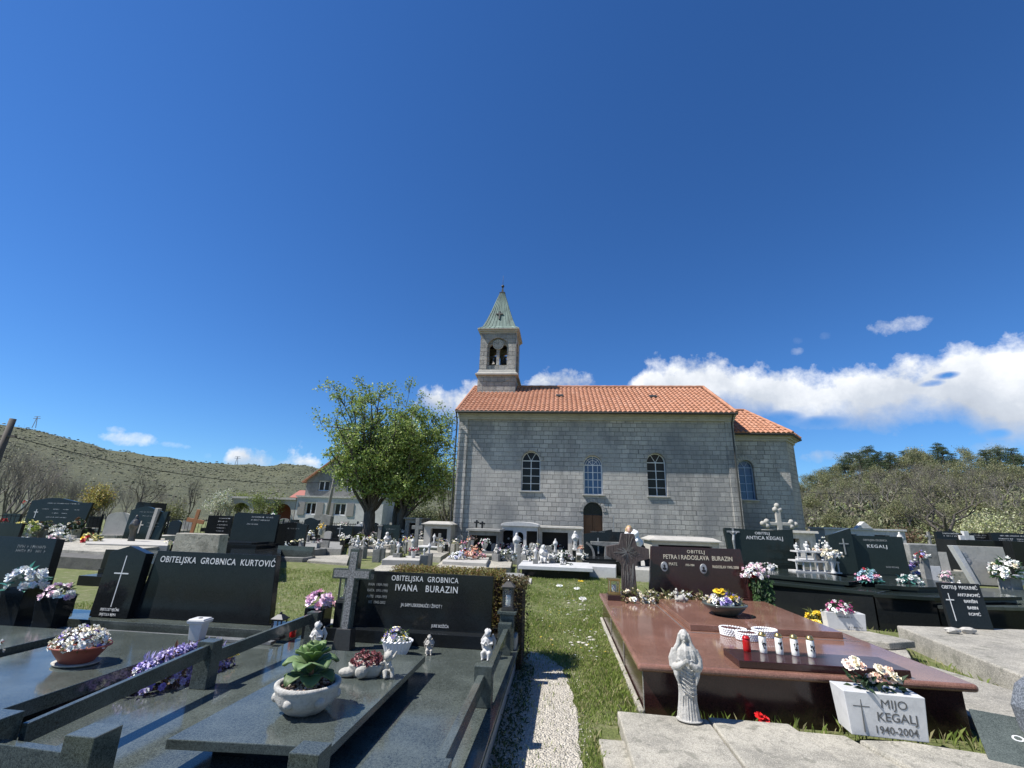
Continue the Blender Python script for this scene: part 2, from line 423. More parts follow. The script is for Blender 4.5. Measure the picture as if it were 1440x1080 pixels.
def vase_flowers(label, loc, r, pal, pot='stone', potmat='dark_granite', ph=.2, pr=.09, n=26, bs=.028, kind='rose', leafcol=DG, h=None, group=None, rz=0, cat='flower vase', ll=.06, nl=40, potname=None, flat=1):
    t = thing('flower_vase', label, cat, loc, rz, group)
    mb = MB()
    if pot == 'stone': mb.box(-pr*.8, pr*.8, -pr*.6, pr*.6, 0, ph, -pr*.2, -pr*.15)
    elif pot == 'box': mb.box(-pr, pr, -pr*.7, pr*.7, 0, ph)
    elif pot == 'round': mb.lathe([(pr*.6, 0), (pr*.8, ph*.5), (pr, ph*.95), (pr*1.06, ph), (pr*.9, ph*.99), (pr*.85, ph*.85)], n=18)
    elif pot == 'urn': mb.lathe([(pr*.65, 0), (pr*.65, ph*.08), (pr*.3, ph*.2), (pr*.35, ph*.35), (pr*.8, ph*.6), (pr*.95, ph*.95), (pr*1.1, ph), (pr*.9, ph*.97)], n=16)
    if pot: mb.build('pot', potmat, t, bevel=.003 if pot in ('stone', 'box') else 0, smooth=pot in ('round', 'urn'))
    bouquet(t, 0, 0, ph*.96 if pot else .01, r, r*.8, (h or r)*flat, pal, n, bs, kind, leafcol, nl, ll)
    return t

# ------------------------------------------------------------------ small cemetery things
def lantern(label, loc, w=.09, h=.22, mat='bronze', candle='candle_wax', rz=0, group=None, roof='pyramid'):
    t = thing('grave_lantern', label, 'lantern', loc, rz, group)
    b_ = MB(); b_.box(-w*.55, w*.55, -w*.55, w*.55, 0, h*.07); b_.box(-w*.48, w*.48, -w*.48, w*.48, h*.07, h*.12)
    for x in (-1, 1):
        for y in (-1, 1): b_.box(x*w*.43-w*.05, x*w*.43+w*.05, y*w*.43-w*.05, y*w*.43+w*.05, h*.12, h*.70)
    b_.box(-w*.5, w*.5, -w*.5, w*.5, h*.70, h*.74)
    b_.build('frame', mat, t, bevel=.0015)
    r_ = MB()
    if roof == 'pyramid':
        r_.box(-w*.62, w*.62, -w*.62, w*.62, h*.745, h*.77); r_.box(-w*.6, w*.6, -w*.6, w*.6, h*.77, h*.93, w*.42, w*.42); r_.ball((0, 0, h*.96), w*.14)
    else: r_.box(-w*.56, w*.56, -w*.56, w*.56, h*.745, h*.80)
    r_.build('roof', mat, t, bevel=.001)
    g_ = MB()
    for s in (-1, 1):
        g_.box(-w*.38, w*.38, s*w*.42-.001, s*w*.42+.001, h*.12, h*.70); g_.box(s*w*.42-.001, s*w*.42+.001, -w*.38, w*.38, h*.12, h*.70)
    g_.build('glass_pane', 'lantern_glass', t)
    c_ = MB(); c_.lathe([(w*.2, 0), (w*.22, h*.1), (w*.22, h*.34), (w*.12, h*.36)], (0, 0, h*.122), 10); c_.build('candle', candle, t, smooth=True)
    return t
def votive(label, loc, h=.17, r=.034, body='candle_wax', lid='gilt_metal', emblem=True, group=None):
    t = thing('grave_candle', label, 'candle', loc, U(-.2, .2), group)
    m = MB(); m.lathe([(r*.85, 0), (r*.95, h*.03), (r, h*.2), (r*.98, h*.7), (r*.9, h*.8), (r*.85, h*.81)], n=18); m.build('candle_jar', body, t, smooth=True)
    l = MB(); l.lathe([(r*.98, h*.812), (r*1.02, h*.83), (r*1.02, h*.9), (r*.8, h*.93), (r*.8, h*.96), (r*.55, h), (r*.3, h*1.0)], n=18); l.build('lid', lid, t, smooth=True)
    if emblem:
        e = MB()
        for k in range(7):
            a = U(-.5, .5)-PI/2; z = h*U(.25, .62); e.ball((math.cos(a)*r*1.0, math.sin(a)*r*1.0, z), (r*.2, r*.08, r*.24), 6, 4)
        for k in range(5):
            a = -PI/2+U(-.45, .45); a2 = a+U(-.2, .2); z = h*U(.2, .5)
            e.tube([(math.cos(a)*r*1.01, math.sin(a)*r*1.01, z), (math.cos(a2)*r*1.02, math.sin(a2)*r*1.02, z+h*.14)], r*.05, 4)
        e.build('printed_rose', 'grey_metal' if body != 'candle_wax' else 'dark_metal', t)
    return t
def robed(label, loc, h, mat='white_marble', rz=0, vox=.012, cat='statue', name='saint_statue', hands=True, group=None):
    t = thing(name, label, cat, loc, rz, group); m = MB()
    wv = lambda a, z: .06*math.sin(9*a+3*z)+.04*math.sin(5*a-11*z)+.045*abs(math.sin(11*a+4*z))*math.sin(23*a)
    m.lathe([(.118, 0), (.128, .015), (.120, .08), (.108, .2), (.104, .35), (.112, .48), (.128, .58), (.138, .66), (.138, .72), (.12, .775), (.075, .815), (.045, .84)], n=56, sx=1, sy=.78, wave=wv)
    m.lathe([(.16, 0), (.165, .012), (.15, .02)], n=20, sx=.95, sy=.75)
    m.tube([(0, 0, .80), (0, -.005, .88)], [.042, .036], 10)
    m.ball((0, -.012, .915), (.044, .052, .060), 14, 10)            # head
    m.ball((0, -.063, .908), (.008, .010, .014), 6, 5)              # nose
    m.ball((0, -.056, .872), (.016, .012, .012), 6, 5)              # chin
    m.ball((0, -.055, .935), (.030, .012, .008), 8, 5)              # brow
    m.ball((0, .012, .925), (.062, .062, .072), 14, 9)              # veil
    for s in (-1, 1):
        m.tube([(s*.048, -.01, .95), (s*.060, -.012, .90), (s*.075, -.02, .83), (s*.115, -.02, .76), (s*.12, -.05, .62)], [.02, .024, .03, .035, .02], 8)
        m.tube([(s*.115, 0, .765), (s*.155, -.01, .66), (s*.150, -.045, .575)], [.045, .05, .048], 10)      # upper arm
        m.tube([(s*.150, -.045, .575), (s*.095, -.115, .60), (s*.035, -.135, .645)], [.046, .038, .022], 10)  # forearm and sleeve
        m.tube([(s*.125, -.06, .58), (s*.12, -.085, .50), (s*.10, -.085, .40)], [.045, .03, .008], 8)         # hanging sleeve
        for k in range(4): m.tube([(s*.04, -.135, .64+k*.008), (s*.012, -.150, .655+k*.010), (-s*.01, -.150, .668+k*.010)], [.009, .008, .006], 6)
        m.tube([(s*.04, -.135, .65), (s*.02, -.15, .685)], [.009, .006], 6)
    for k in range(7):                                             # drapery swags
        z0 = .60-.045*k; m.tube([(-.11, -.045, z0+.05), (-.04, -.108, z0), (.05, -.105, z0-.05), (.115, -.04, z0-.03)], [.004, .008, .008, .004], 6)
    for k in range(6):
        x = -.075+.03*k; m.tube([(x*.8, -.088, .32), (x, -.092+abs(x)*.3, .12), (x*1.15, -.105+abs(x)*.4, .01)], [.004, .010, .013], 6)
    for k in range(12):
        a = -PI*.92+PI*.84*k/11; m.ball((.105*math.cos(a), .10*math.sin(a)-.035, .655+.02*math.sin(k)), .013, 6, 5)     # garland
    m.v = [(x*h, y*h, z*h) for x, y, z in m.v]
    m.build('figure', mat, t, remesh=vox*h)
    return t
def angel(label, loc, h, mat='white_marble', rz=0, vox=.02, seated=True, wings=True, cat='angel statue', group=None):
    t = thing('angel_statue', label, cat, loc, rz, group); m = MB()
    m.ball((0, 0, .05), (.20, .20, .07), 14, 8)
    m.lathe([(.17, .06), (.18, .15), (.15, .3), (.13, .42), (.14, .55), (.12, .64), (.055, .68)], n=24, sx=1, sy=.85, wave=lambda a, z: .05*math.sin(8*a+4*z))
    m.ball((0, -.03, .78), (.105, .115, .125), 14, 10); m.ball((0, -.145, .77), .018, 6, 5)
    for k in range(22):
        d = rdir(-.2)
        if d.y > -.45: m.ball((d.x*.105, -.01+d.y*.11, .80+d.z*.115), .034, 6, 5)          # curls
    for s in (-1, 1):
        m.tube([(s*.12, -.01, .60), (s*.19, -.08, .46), (s*.08, -.17, .46), (s*.02, -.17, .56)], [.05, .048, .04, .03], 8)
        for q in range(4): m.tube([(s*.02, -.17, .54+.012*q), (s*.008, -.185, .61+.01*q)], [.014, .01], 5)
        m.tube([(s*.08, -.06, .22), (s*.12, -.24, .20), (s*.10, -.26, .04)], [.075, .065, .04], 8); m.ball((s*.10, -.30, .03), (.035, .07, .028), 8, 5)
        if wings:
            for k in range(5):
                m.tube([(s*.06, .12, .50), (s*(.15+.018*k), .16, .70-.05*k), (s*(.25-.012*k), .15, .52-.05*k), (s*(.21-.02*k), .12, .24-.01*k)], [.03, .045, .04, .015], 6)
    m.v = [(x*h, y*h, z*h) for x, y, z in m.v]
    m.build('figure', mat, t, remesh=vox*h)
    return t
def cross_poly(w, h, arm, t, foot=0):                    # outline in XZ; arm = height of the arm centre, t = bar width
    a = t/2; return [(-a-foot, 0), (a+foot, 0), (a, arm-a), (w/2, arm-a), (w/2, arm+a), (a, arm+a), (a, h), (-a, h), (-a, arm+a), (-w/2, arm+a), (-w/2, arm-a), (-a, arm-a)]
def cross_boxes(m, w, h, arm, t, d, x=0, y=0, z=0):
    m.box(x-t/2, x+t/2, y-d/2, y+d/2, z, z+h); m.box(x-w/2, x-t/2, y-d/2+.002, y+d/2-.002, z+arm-t/2, z+arm+t/2); m.box(x+t/2, x+w/2, y-d/2+.002, y+d/2-.002, z+arm-t/2, z+arm+t/2)
def marks(parent, lines, y, mat='faint_lettering', name='inscription', hgt=.035):
    """rows of worn, unreadable letter strokes: lines = [(x0,x1,z)]"""
    m = MB()
    for x0, x1, z in lines:
        x = x0
        while x < x1:
            w = hgt*U(.35, .6)
            k = random.random()
            if k < .85:
                m.box(x, x+w*.25, y-.002, y, z, z+hgt)
                if random.random() < .7: m.box(x+w*.27, x+w, y-.002, y, z+hgt*random.choice((.0, .42, .8)), z+hgt*random.choice((.18, .6, .99)) if False else z+hgt*.99) if random.random() < .2 else m.box(x+w*.27, x+w, y-.002, y, z+hgt*.42, z+hgt*.6)
            x += w*1.35
    m.build(name, mat, parent)
def shape(kind, w, h):
    a = w/2
    if kind == 'flat': return [(-a, 0), (a, 0), (a, h), (-a, h)]
    if kind == 'trap': return [(-a*1.06, 0), (a*1.06, 0), (a*.96, h), (-a*.96, h)]
    if kind == 'peak': return [(-a, 0), (a, 0), (a, h*.9), (0, h), (-a, h*.9)]
    if kind == 'arch': return [(-a, 0), (a, 0)]+[(a*math.cos(t*PI/10), h*.78+h*.22*math.sin(t*PI/10)) for t in range(11)]
    if kind == 'wave': return [(-a, 0), (a*.9, 0)]+[(a*(1-2*t/12.), h*(.93+.07*math.cos(2*PI*(t/12.-.62)))) for t in range(13)]
    if kind == 'dip': return [(-a*.92, 0), (a*.94, 0), (a, h)]+[(a*(1-2*t/10.), h*(.955+.045*(1-2*t/10.)**2)) for t in range(1, 10)]+[(-a*.99, h*.985), (-a*1.0, h*.93)]
    if kind == 'slopeR': return [(-a, 0), (a, 0), (a, h*.86), (a*.2, h), (-a, h*.95)]
    if kind == 'slopeL': return [(-a, 0), (a, 0), (a, h), (-a, h*.82)]
    if kind == 'cut': return [(-a, 0), (a, 0), (a, h*.96), (-a*.85, h), (-a, h*.93)]
def headstone(root, kind, w, h, t, mat, x=0, y=0, z=0, lean=0, name='headstone', bevel=.004):
    m = MB(); m.prism(shape(kind, w, h), -t/2, t/2, 'y')
    o = m.build(name, mat, root, bevel=bevel); o.location = (x, y, z); o.rotation_euler = (-lean, 0, 0); return o
def grave(label, x, y, w, l, zb=.25, st=('flat', .9, .8, .1), mats=('dark_granite', 'dark_granite'), slab=True, kerb=.08, lines=None, cross=None, rz=0, lean=.06, group=None, plinth=.1, textmat='faint_lettering', cat='grave', frame=False):
    """grave whose headstone stands at (x,y) and whose bed runs l towards the path"""
    t = thing('grave', label, cat, (x, y, 0), rz, group)
    m = MB(); m.box(-w/2, w/2, -l, .12, -.05, zb*.7); m.build('base', mats[1], t, bevel=.006)
    m = MB()
    if kerb:
        for (a, b_, c, d) in ((-w/2, w/2, -l, -l+kerb), (-w/2, -w/2+kerb, -l+kerb+.002, -.1), (w/2-kerb, w/2, -l+kerb+.002, -.1)): m.box(a+.004, b_-.004, c+.004, d, zb*.7, zb)
        m.build('kerb', mats[1], t, bevel=.005)
    if slab:
        m = MB(); m.box(-w*.36, w*.36, -l*.86, -.22, zb*.7+.02, zb*1.0+.05); m.build('slab', mats[1], t, bevel=.006)
    m = MB(); m.box(-w/2+.02, w/2-.02, -.10, .12, zb*.7, zb*.7+plinth); m.build('plinth', mats[0], t, bevel=.005)
    if st:
        hs = headstone(t, st[0], st[1], st[2], st[3], mats[0], 0, .01, zb*.7+plinth, lean)
        if lines: marks(hs, [(a*st[1]/2, b_*st[1]/2, c*st[2]) for a, b_, c in lines], -st[3]/2-.001, textmat, hgt=.05 if lines and len(lines) < 4 else .04)
        if cross:
            cx, cz, ch, cm = cross; m = MB(); cross_boxes(m, ch*.55, ch, ch*.68, ch*.09, .016, cx*st[1]/2, -st[3]/2-.008, cz*st[2]); m.build('cross', cm, hs)
    return t
def slab_thing(label, pts, z0, z1, mat='concrete', cat='slab', name='stone_slab', bevel=.012, group=None, rough=0):
    c = (sum(p[0] for p in pts)/len(pts), sum(p[1] for p in pts)/len(pts))
    t = MB(); q = [(p[0]-c[0], p[1]-c[1]) for p in pts]; t.prism(q, z0, z1, 'z')
    o = t.build(name, mat, None, bevel=bevel); o.location = (c[0], c[1], 0); tag(o, label, cat, group); return o

# ------------------------------------------------------------------ trees
def grow(tm, tips, p, d, L, r, depth, maxd, spread, upw, sides=6, wob=.18, kids=(2, 4), ld=1):
    n = 4 if depth < 2 else 3; pts = [Vector(p)]; dd = Vector(d).normalized()
    for i in range(n):
        dd = (dd+rdir()*wob+Vector((0, 0, upw*.25))).normalized(); pts.append(pts[-1]+dd*L/n)
    r1 = r*.62
    tm.tube(pts, [r+(r1-r)*i/n for i in range(n+1)], max(3, sides-depth), cap=False)
    if depth >= maxd-ld:
        for q in pts[1:]: tips.append((q, dd))
    if depth >= maxd: return
    k = random.randint(*kids)
    for i in range(k):
        t = U(.35, 1) if i else 1.0
        j = min(n, max(1, int(t*n+.5))); b0 = pts[j]
        side = (rdir()*spread+dd*(1-spread*.5)+Vector((0, 0, upw))).normalized()
        grow(tm, tips, b0, side, L*U(.62, .85), r1*U(.6, .85) if i else r1*.95, depth+1, maxd, spread, upw, sides, wob, kids, ld)
def make_tree(name, label, loc, h, maxd=5, nleaf=4000, ls=.12, cols=(GR,), spread=.75, up=.35, trunk=.28, r=.16, bark='bark', lean=(0, 0), group=None, blossom=None, seed=1, leafspread=.35, stems=1, skirt=0, cat='tree', kids=(2, 4), wob=.18, zsq=1.0, nb=3, ld=1, bl=.27):
    random.seed(seed); t = thing(name, label, cat, loc, 0, group)
    tm = MB(); tips = []
    for s in range(stems):
        d0 = Vector((lean[0]+(U(-.35, .35) if stems > 1 else 0), lean[1]+(U(-.35, .35) if stems > 1 else 0), 1)).normalized()
        pts = [Vector((0, 0, -.1)), Vector((0, 0, -.1))+d0*h*trunk*.5, d0*h*trunk]
        tm.tube(pts, [r*1.25, r*.95, r*.85], 10, cap=False)
        for i in range(nb if stems == 1 else 2):
            a = 2*PI*(i+U(0, .6))/nb
            grow(tm, tips, pts[-1], (math.cos(a)*spread*.8+d0.x, math.sin(a)*spread*.8+d0.y, 1), h*bl*U(.85, 1.15), r*.62, 1, maxd, spread, up, wob=wob, kids=kids, ld=ld)
    for i in range(skirt):
        a = 2*PI*(i+U(0, .8))/skirt; z = h*U(trunk*.9, trunk*1.9)
        grow(tm, tips, (d0.x*z, d0.y*z, z), (math.cos(a), math.sin(a), U(.1, .4)), h*.125, r*.3, 2, maxd, spread, .02, wob=wob, kids=kids, ld=ld)
    tm.build('trunk', bark, t, smooth=True)
    if nleaf:
        m = MB()
        for i in range(nleaf):
            q, dd = random.choice(tips); q = q+rdir()*leafspread*random.random()**.5
            d = (rdir()+Vector((0, 0, -.2))).normalized(); s = d.cross(rdir()).normalized(); l = ls*U(.5, 1.2)
            col = random.choice(cols); m.col = vary(col, .3)
            m.add([q, q+d*l*.5+s*l*.32, q+d*l, q+d*l*.5-s*l*.32], [(0, 1, 2, 3)])
        m.build('crown', 'leaves', t)
    return t
# ------------------------------------------------------------------ sky, sun
S.world = bpy.data.worlds.new('World'); S.world.use_nodes = True
wt = S.world.node_tree
class WB(NB):
    def __init__(s): s.t = wt; s.N = wt.nodes; s.L = wt.links
w = WB(); bg = wt.nodes['Background']
SUN = Vector((-.56, -.168, .81)).normalized()
sky = w.node('ShaderNodeTexSky'); sky.sky_type = 'NISHITA'; sky.sun_disc = False
sky.sun_elevation = math.asin(SUN.z); sky.sun_rotation = math.atan2(SUN.x, SUN.y)
sky.altitude = 500; sky.air_density = 1.0; sky.dust_density = .1; sky.ozone_density = 3.0
hs = w.node('ShaderNodeHueSaturation'); hs.inputs['Saturation'].default_value = 1.15; hs.inputs['Value'].default_value = 1.0; hs.inputs['Hue'].default_value = .502
wt.links.new(sky.outputs[0], hs.inputs['Color'])
tc = w.node('ShaderNodeTexCoord').outputs['Generated']
sx = w.node('ShaderNodeSeparateXYZ'); wt.links.new(tc, sx.inputs[0])
az = w.math('ARCTAN2', sx.outputs[0], sx.outputs[1])
el = w.math('ARCSINE', sx.outputs[2])
def azel(px, py):
    v = ray(px, py); return math.atan2(v[0], v[1]), math.atan2(v[2], math.hypot(v[0], v[1]))
nz = w.noise(tc, 11, 8, .62); nz2 = w.noise(tc, 3.5, 5, .55)
wob = w.math('MULTIPLY', w.math('SUBTRACT', nz, .5), .15)
wob2 = w.math('MULTIPLY', w.math('SUBTRACT', nz2, .5), .05)
nz3 = w.noise(tc, 34, 6, .65)
dd = w.math('ADD', w.math('ADD', wob, wob2), w.math('MULTIPLY', w.math('SUBTRACT', nz3, .5), .035))
A0, A1 = -.95, .95; E1 = .8
def curve(pts):
    n = w.node('ShaderNodeFloatCurve'); c = n.mapping.curves[0]
    q = sorted([((a-A0)/(A1-A0), max(0, e)/E1) for a, e in pts])
    q = [(0., q[0][1])]+q+[(1., q[-1][1])]
    while len(c.points) < len(q): c.points.new(.5, .5)
    for p_, (a, b_) in zip(c.points, q): p_.location = (a, b_); p_.handle_type = 'VECTOR'
    n.mapping.update()
    w.L.new(w.math('DIVIDE', w.math('SUBTRACT', az, A0), A1-A0), n.inputs['Value'])
    return w.math('MULTIPLY', n.outputs[0], E1)
top = [(300, 662), (315, 642), (330, 624), (352, 621), (375, 628), (400, 631), (425, 634), (445, 642), (462, 668), (560, 670), (580, 556), (600, 538), (640, 545), (655, 530), (700, 530), (742, 538), (755, 524), (800, 524), (835, 530), (850, 560), (868, 562), (885, 540), (905, 512), (960, 503), (1005, 500), (1035, 517), (1090, 518), (1130, 528), (1160, 527), (1190, 512), (1240, 504), (1290, 495), (1330, 485), (1380, 482), (1440, 474), (1500, 470)]
bot = [(300, 668), (462, 672), (560, 676), (588, 572), (610, 592), (640, 600), (665, 600), (742, 560), (835, 556), (852, 570), (868, 572), (885, 560), (950, 575), (1040, 585), (1090, 592), (1130, 602), (1200, 600), (1250, 608), (1300, 604), (1345, 598), (1380, 618), (1440, 630), (1500, 650)]
ct = curve([azel(*p) for p in top]); cb = curve([azel(*p) for p in bot])
dtop = w.math('DIVIDE', w.math('ADD', w.math('SUBTRACT', ct, el), dd), .03, clamp=True)
dbot = w.math('DIVIDE', w.math('ADD', w.math('SUBTRACT', el, cb), w.math('MULTIPLY', dd, .6)), .045, clamp=True)
inside = w.math('GREATER_THAN', w.math('SUBTRACT', ct, cb), .009)
dens = w.math('MULTIPLY', w.math('MULTIPLY', dtop, dbot), inside)
# separate small clouds
for (px, py, hw, hh, k) in ((1258, 460, 58, 15, 1.0), (1290, 452, 26, 10, .8), (1120, 495, 9, 6, .6), (1161, 472, 9, 6, .35), (1122, 478, 8, 6, .3), (164, 604, 16, 6, .9), (187, 617, 42, 10, 1.), (248, 626, 26, 6, .75), (292, 641, 7, 5, .4), (1175, 642, 55, 10, .8), (1395, 632, 40, 14, .7), (1360, 560, 0, 0, 0)):
    if not k: continue
    a, e = azel(px, py); a2, _ = azel(px+hw, py); _, e2 = azel(px, py-hh)
    u = w.math('DIVIDE', w.math('SUBTRACT', az, a), abs(a2-a)); v = w.math('DIVIDE', w.math('SUBTRACT', el, e), abs(e2-e))
    q = w.math('SUBTRACT', 1.0, w.math('ADD', w.math('MULTIPLY', u, u), w.math('MULTIPLY', v, v)))
    q = w.math('MULTIPLY', w.math('ADD', q, w.math('MULTIPLY', w.math('SUBTRACT', w.math('ADD', w.math('MULTIPLY', nz, .5), w.math('MULTIPLY', nz3, .5)), .53), 7.)), .5*k, clamp=True)
    dens = w.math('MAXIMUM', dens, w.math('MULTIPLY', q, k))
# holes in the bank
for (px, py, hw, hh) in ((1305, 540, 26, 6), (1150, 594, 44, 10), (1100, 588, 34, 11), (1330, 528, 22, 6), (1400, 610, 24, 8)):
    a, e = azel(px, py); a2, _ = azel(px+hw, py); _, e2 = azel(px, py-hh)
    u = w.math('DIVIDE', w.math('SUBTRACT', az, a), abs(a2-a)); v = w.math('DIVIDE', w.math('SUBTRACT', el, e), abs(e2-e))
    q = w.math('SUBTRACT', 1.0, w.math('ADD', w.math('MULTIPLY', u, u), w.math('MULTIPLY', v, v)))
    q = w.math('ADD', q, w.math('MULTIPLY', w.math('SUBTRACT', nz, .5), 3.), clamp=True)
    dens = w.math('MULTIPLY', dens, w.math('SUBTRACT', 1.0, q))
body = w.noise(tc, 7, 7, .6)
base = w.math('DIVIDE', w.math('SUBTRACT', el, cb), w.math('MAXIMUM', w.math('SUBTRACT', ct, cb), .02), clamp=True)
shade = w.math('ADD', w.math('MULTIPLY', base, .45), w.math('MULTIPLY', w.math('SUBTRACT', body, .32), 1.5), clamp=True)
ccol = w.ramp(shade, [(0, (3.4, 3.8, 4.5)), (.45, (5.4, 5.8, 6.4)), (.9, (9.6, 9.7, 9.8))])
tint = w.mix(1.0, hs.outputs[0], (.52, .80, 1.08), 'MULTIPLY')
mixc = w.mix(w.math('MULTIPLY', dens, .97), tint, (1, 1, 1)); wt.links.new(ccol, mixc.node.inputs[7])
wt.links.new(mixc, bg.inputs[0]); bg.inputs[1].default_value = .084
sd = bpy.data.lights.new('sun', 'SUN'); so = bpy.data.objects.new('sun', sd); COL.objects.link(so)
sd.energy = 5.0; sd.angle = R(.53); sd.color = (1, .965, .92); so.rotation_euler = SUN.to_track_quat('Z', 'Y').to_euler()
so.location = SUN*50
S.view_settings.view_transform = 'Standard'; S.view_settings.look = 'None'; S.view_settings.exposure = .62

# ------------------------------------------------------------------ ground, path, hills
def struct(o): o['kind'] = 'structure'; return o
m = MB()
rs = [0, 2, 4, 7, 11, 16, 24, 36, 60, 120, 300, 900, 3500]
vs = [(0, 0, 0)]; fs = []
for r_ in rs[1:]:
    for k in range(48):
        a = 2*PI*k/48; vs.append((r_*math.cos(a), r_*math.sin(a)+5, 0))
for k in range(48): fs.append((0, 1+k, 1+(k+1) % 48))
for i in range(len(rs)-2):
    for k in range(48):
        a, b_ = 1+i*48+k, 1+i*48+(k+1) % 48; fs.append((a, a+48, b_+48, b_))
m.add(vs, fs); struct(m.build('ground', 'meadow'))
# worn gravel path, irregular edges
random.seed(3)
edge_l = [(-.49, 1.0), (-.49, 3.2), (-.49, 4.6), (-.49, 5.9), (-.46, 6.35), (-.38, 6.75)]
edge_r = [(.12, 1.0), (.13, 3.2), (.16, 3.9), (.15, 4.5), (.14, 5.0), (.10, 5.5), (.04, 6.1), (-.12, 6.5), (-.25, 6.7)]
poly = []
def jag(e):
    out = []
    for (x0, y0), (x1, y1) in zip(e, e[1:]):
        for i in range(6): out.append((x0+(x1-x0)*i/6+U(-.02, .02), y0+(y1-y0)*i/6))
    return out+[e[-1]]
L_ = jag(edge_l); R_ = jag(edge_r); poly = R_+L_[::-1]
m = MB(); m.add([(x, y, .006) for x, y in poly], [tuple(range(len(poly)))]); struct(m.build('gravel_path', 'gravel'))
def inpoly(x, y, pl):
    c = False; j = len(pl)-1
    for i in range(len(pl)):
        if (pl[i][1] > y) != (pl[j][1] > y) and x < (pl[j][0]-pl[i][0])*(y-pl[i][1])/(pl[j][1]-pl[i][1])+pl[i][0]: c = not c
        j = i
    return c
m = MB(); n_ = 0
while n_ < 7000:
    y = 2.9+4.2*random.random()**1.15; x = U(-.6, .26)
    if not inpoly(x, y, poly) and random.random() > .12: continue
    n_ += 1; s = U(.004, .011)*(1.5 if random.random() < .06 else 1)
    g_ = U(.62, .98); m.col = (.55*g_, .51*g_, .43*g_)
    a = U(0, 6); ca, sa = math.cos(a)*s, math.sin(a)*s; k = U(.5, .9)
    m.add([(x+ca, y+sa, .004), (x-sa*k, y+ca*k, .004), (x-ca, y-sa, .004), (x+sa*k, y-ca*k, .004), (x+U(-.3, .3)*s, y+U(-.3, .3)*s, .006+s*U(.5, .9))], [(0, 1, 4), (1, 2, 4), (2, 3, 4), (3, 0, 4)])
o = m.build('pebbles', 'petals'); tag(o, 'loose pale pebbles on the gravel path', 'gravel', kind='stuff')

def polar_hill(name, mat, sil, r0, r1, zfun, nr=60, na=220, noise=4., back=1.6, seed=2):
    """terrain rising from distance r0 to its crest at r1; sil = surveyed skyline"""
    random.seed(seed)
    pts = sorted([azel(*p) for p in sil]); az0, az1 = pts[0][0], pts[-1][0]; vs = []; fs = []
    ph = [(U(.5, 9), U(.5, 9), U(0, 6), U(0, 6)) for _ in range(14)]
    def crest(a):
        for (a0, e0), (a1, e1) in zip(pts, pts[1:]):
            if a0 <= a <= a1: return e0+(e1-e0)*(a-a0)/(a1-a0)
        return pts[-1][1]
    for i in range(nr+1):
        t = i/nr*back
        r_ = r0+(r1-r0)*t
        for k in range(na+1):
            a = az0+(az1-az0)*k/na; zc_ = CH+r1*math.tan(crest(a))
            nn = sum(math.sin(p*a*9+q*r_/(r1*.12)+u)*math.sin(q*a*7-p*r_/(r1*.1)+v) for p, q, u, v in ph)/14
            z = -.4+(zc_+.4)*zfun(t) + nn*noise*min(t, 1)*(1 if t < .98 else .25)
            if t > 1: z = min(z, zc_)*(1-(t-1)*.8)
            vs.append((r_*math.sin(a), r_*math.cos(a), z))
    for i in range(nr):
        for k in range(na):
            a = i*(na+1)+k; fs.append((a, a+1, a+na+2, a+na+1))
    mm = MB(); mm.add(vs, fs); o = mm.build(name, mat, smooth=True); struct(o)
    def at(a, t):
        r_ = r0+(r1-r0)*t; zc_ = CH+r1*math.tan(crest(a)); nn = sum(math.sin(p*a*9+q*r_/(r1*.12)+u)*math.sin(q*a*7-p*r_/(r1*.1)+v) for p, q, u, v in ph)/14
        return (r_*math.sin(a), r_*math.cos(a), -.4+(zc_+.4)*zfun(t)+nn*noise*min(t, 1))
    return at, az0, az1
silL = [(-400, 560), (-200, 572), (0, 597), (30, 601), (80, 612), (150, 631), (220, 643), (280, 650), (330, 654), (370, 655), (400, 653), (430, 654), (460, 661), (540, 676), (640, 690), (800, 700), (1000, 712), (1130, 722)]
hL, a0L, a1L = polar_hill('scrub_hill', 'scrub_hill', silL, 75, 520, lambda t: (max(0, t)**1.25 if t < 1 else 1), noise=7)
silR = [(1085, 722), (1120, 700), (1160, 678), (1230, 664), (1300, 662), (1380, 666), (1440, 668), (1600, 668), (1900, 660)]
hR, a0R, a1R = polar_hill('wooded_slope', 'wood_slope', silR, 42, 110, lambda t: (max(0, t)**.9 if t < 1 else 1), noise=1.2, nr=40, na=120)

# scrub on the far hill
random.seed(11); m = MB()
for i in range(5200):
    a = U(azel(-40, 600)[0], azel(660, 690)[0]); t = .12+.88*random.random()**.8
    p = hL(a, t); s = U(.25, .75)*(.5+t*1.0)
    c = random.choice(((.10, .11, .055), (.10, .11, .05), (.12, .12, .065), (.065, .078, .032), (.11, .10, .065), (.13, .13, .065)))
    m.col = vary(c, .25); m.ball((p[0], p[1], p[2]+s*.3), (s, s, s*.35), 6, 4, .3)
o = m.build('hill_scrub', 'petals'); tag(o, 'low scrub covering the far hill on the left', 'scrub', kind='stuff')

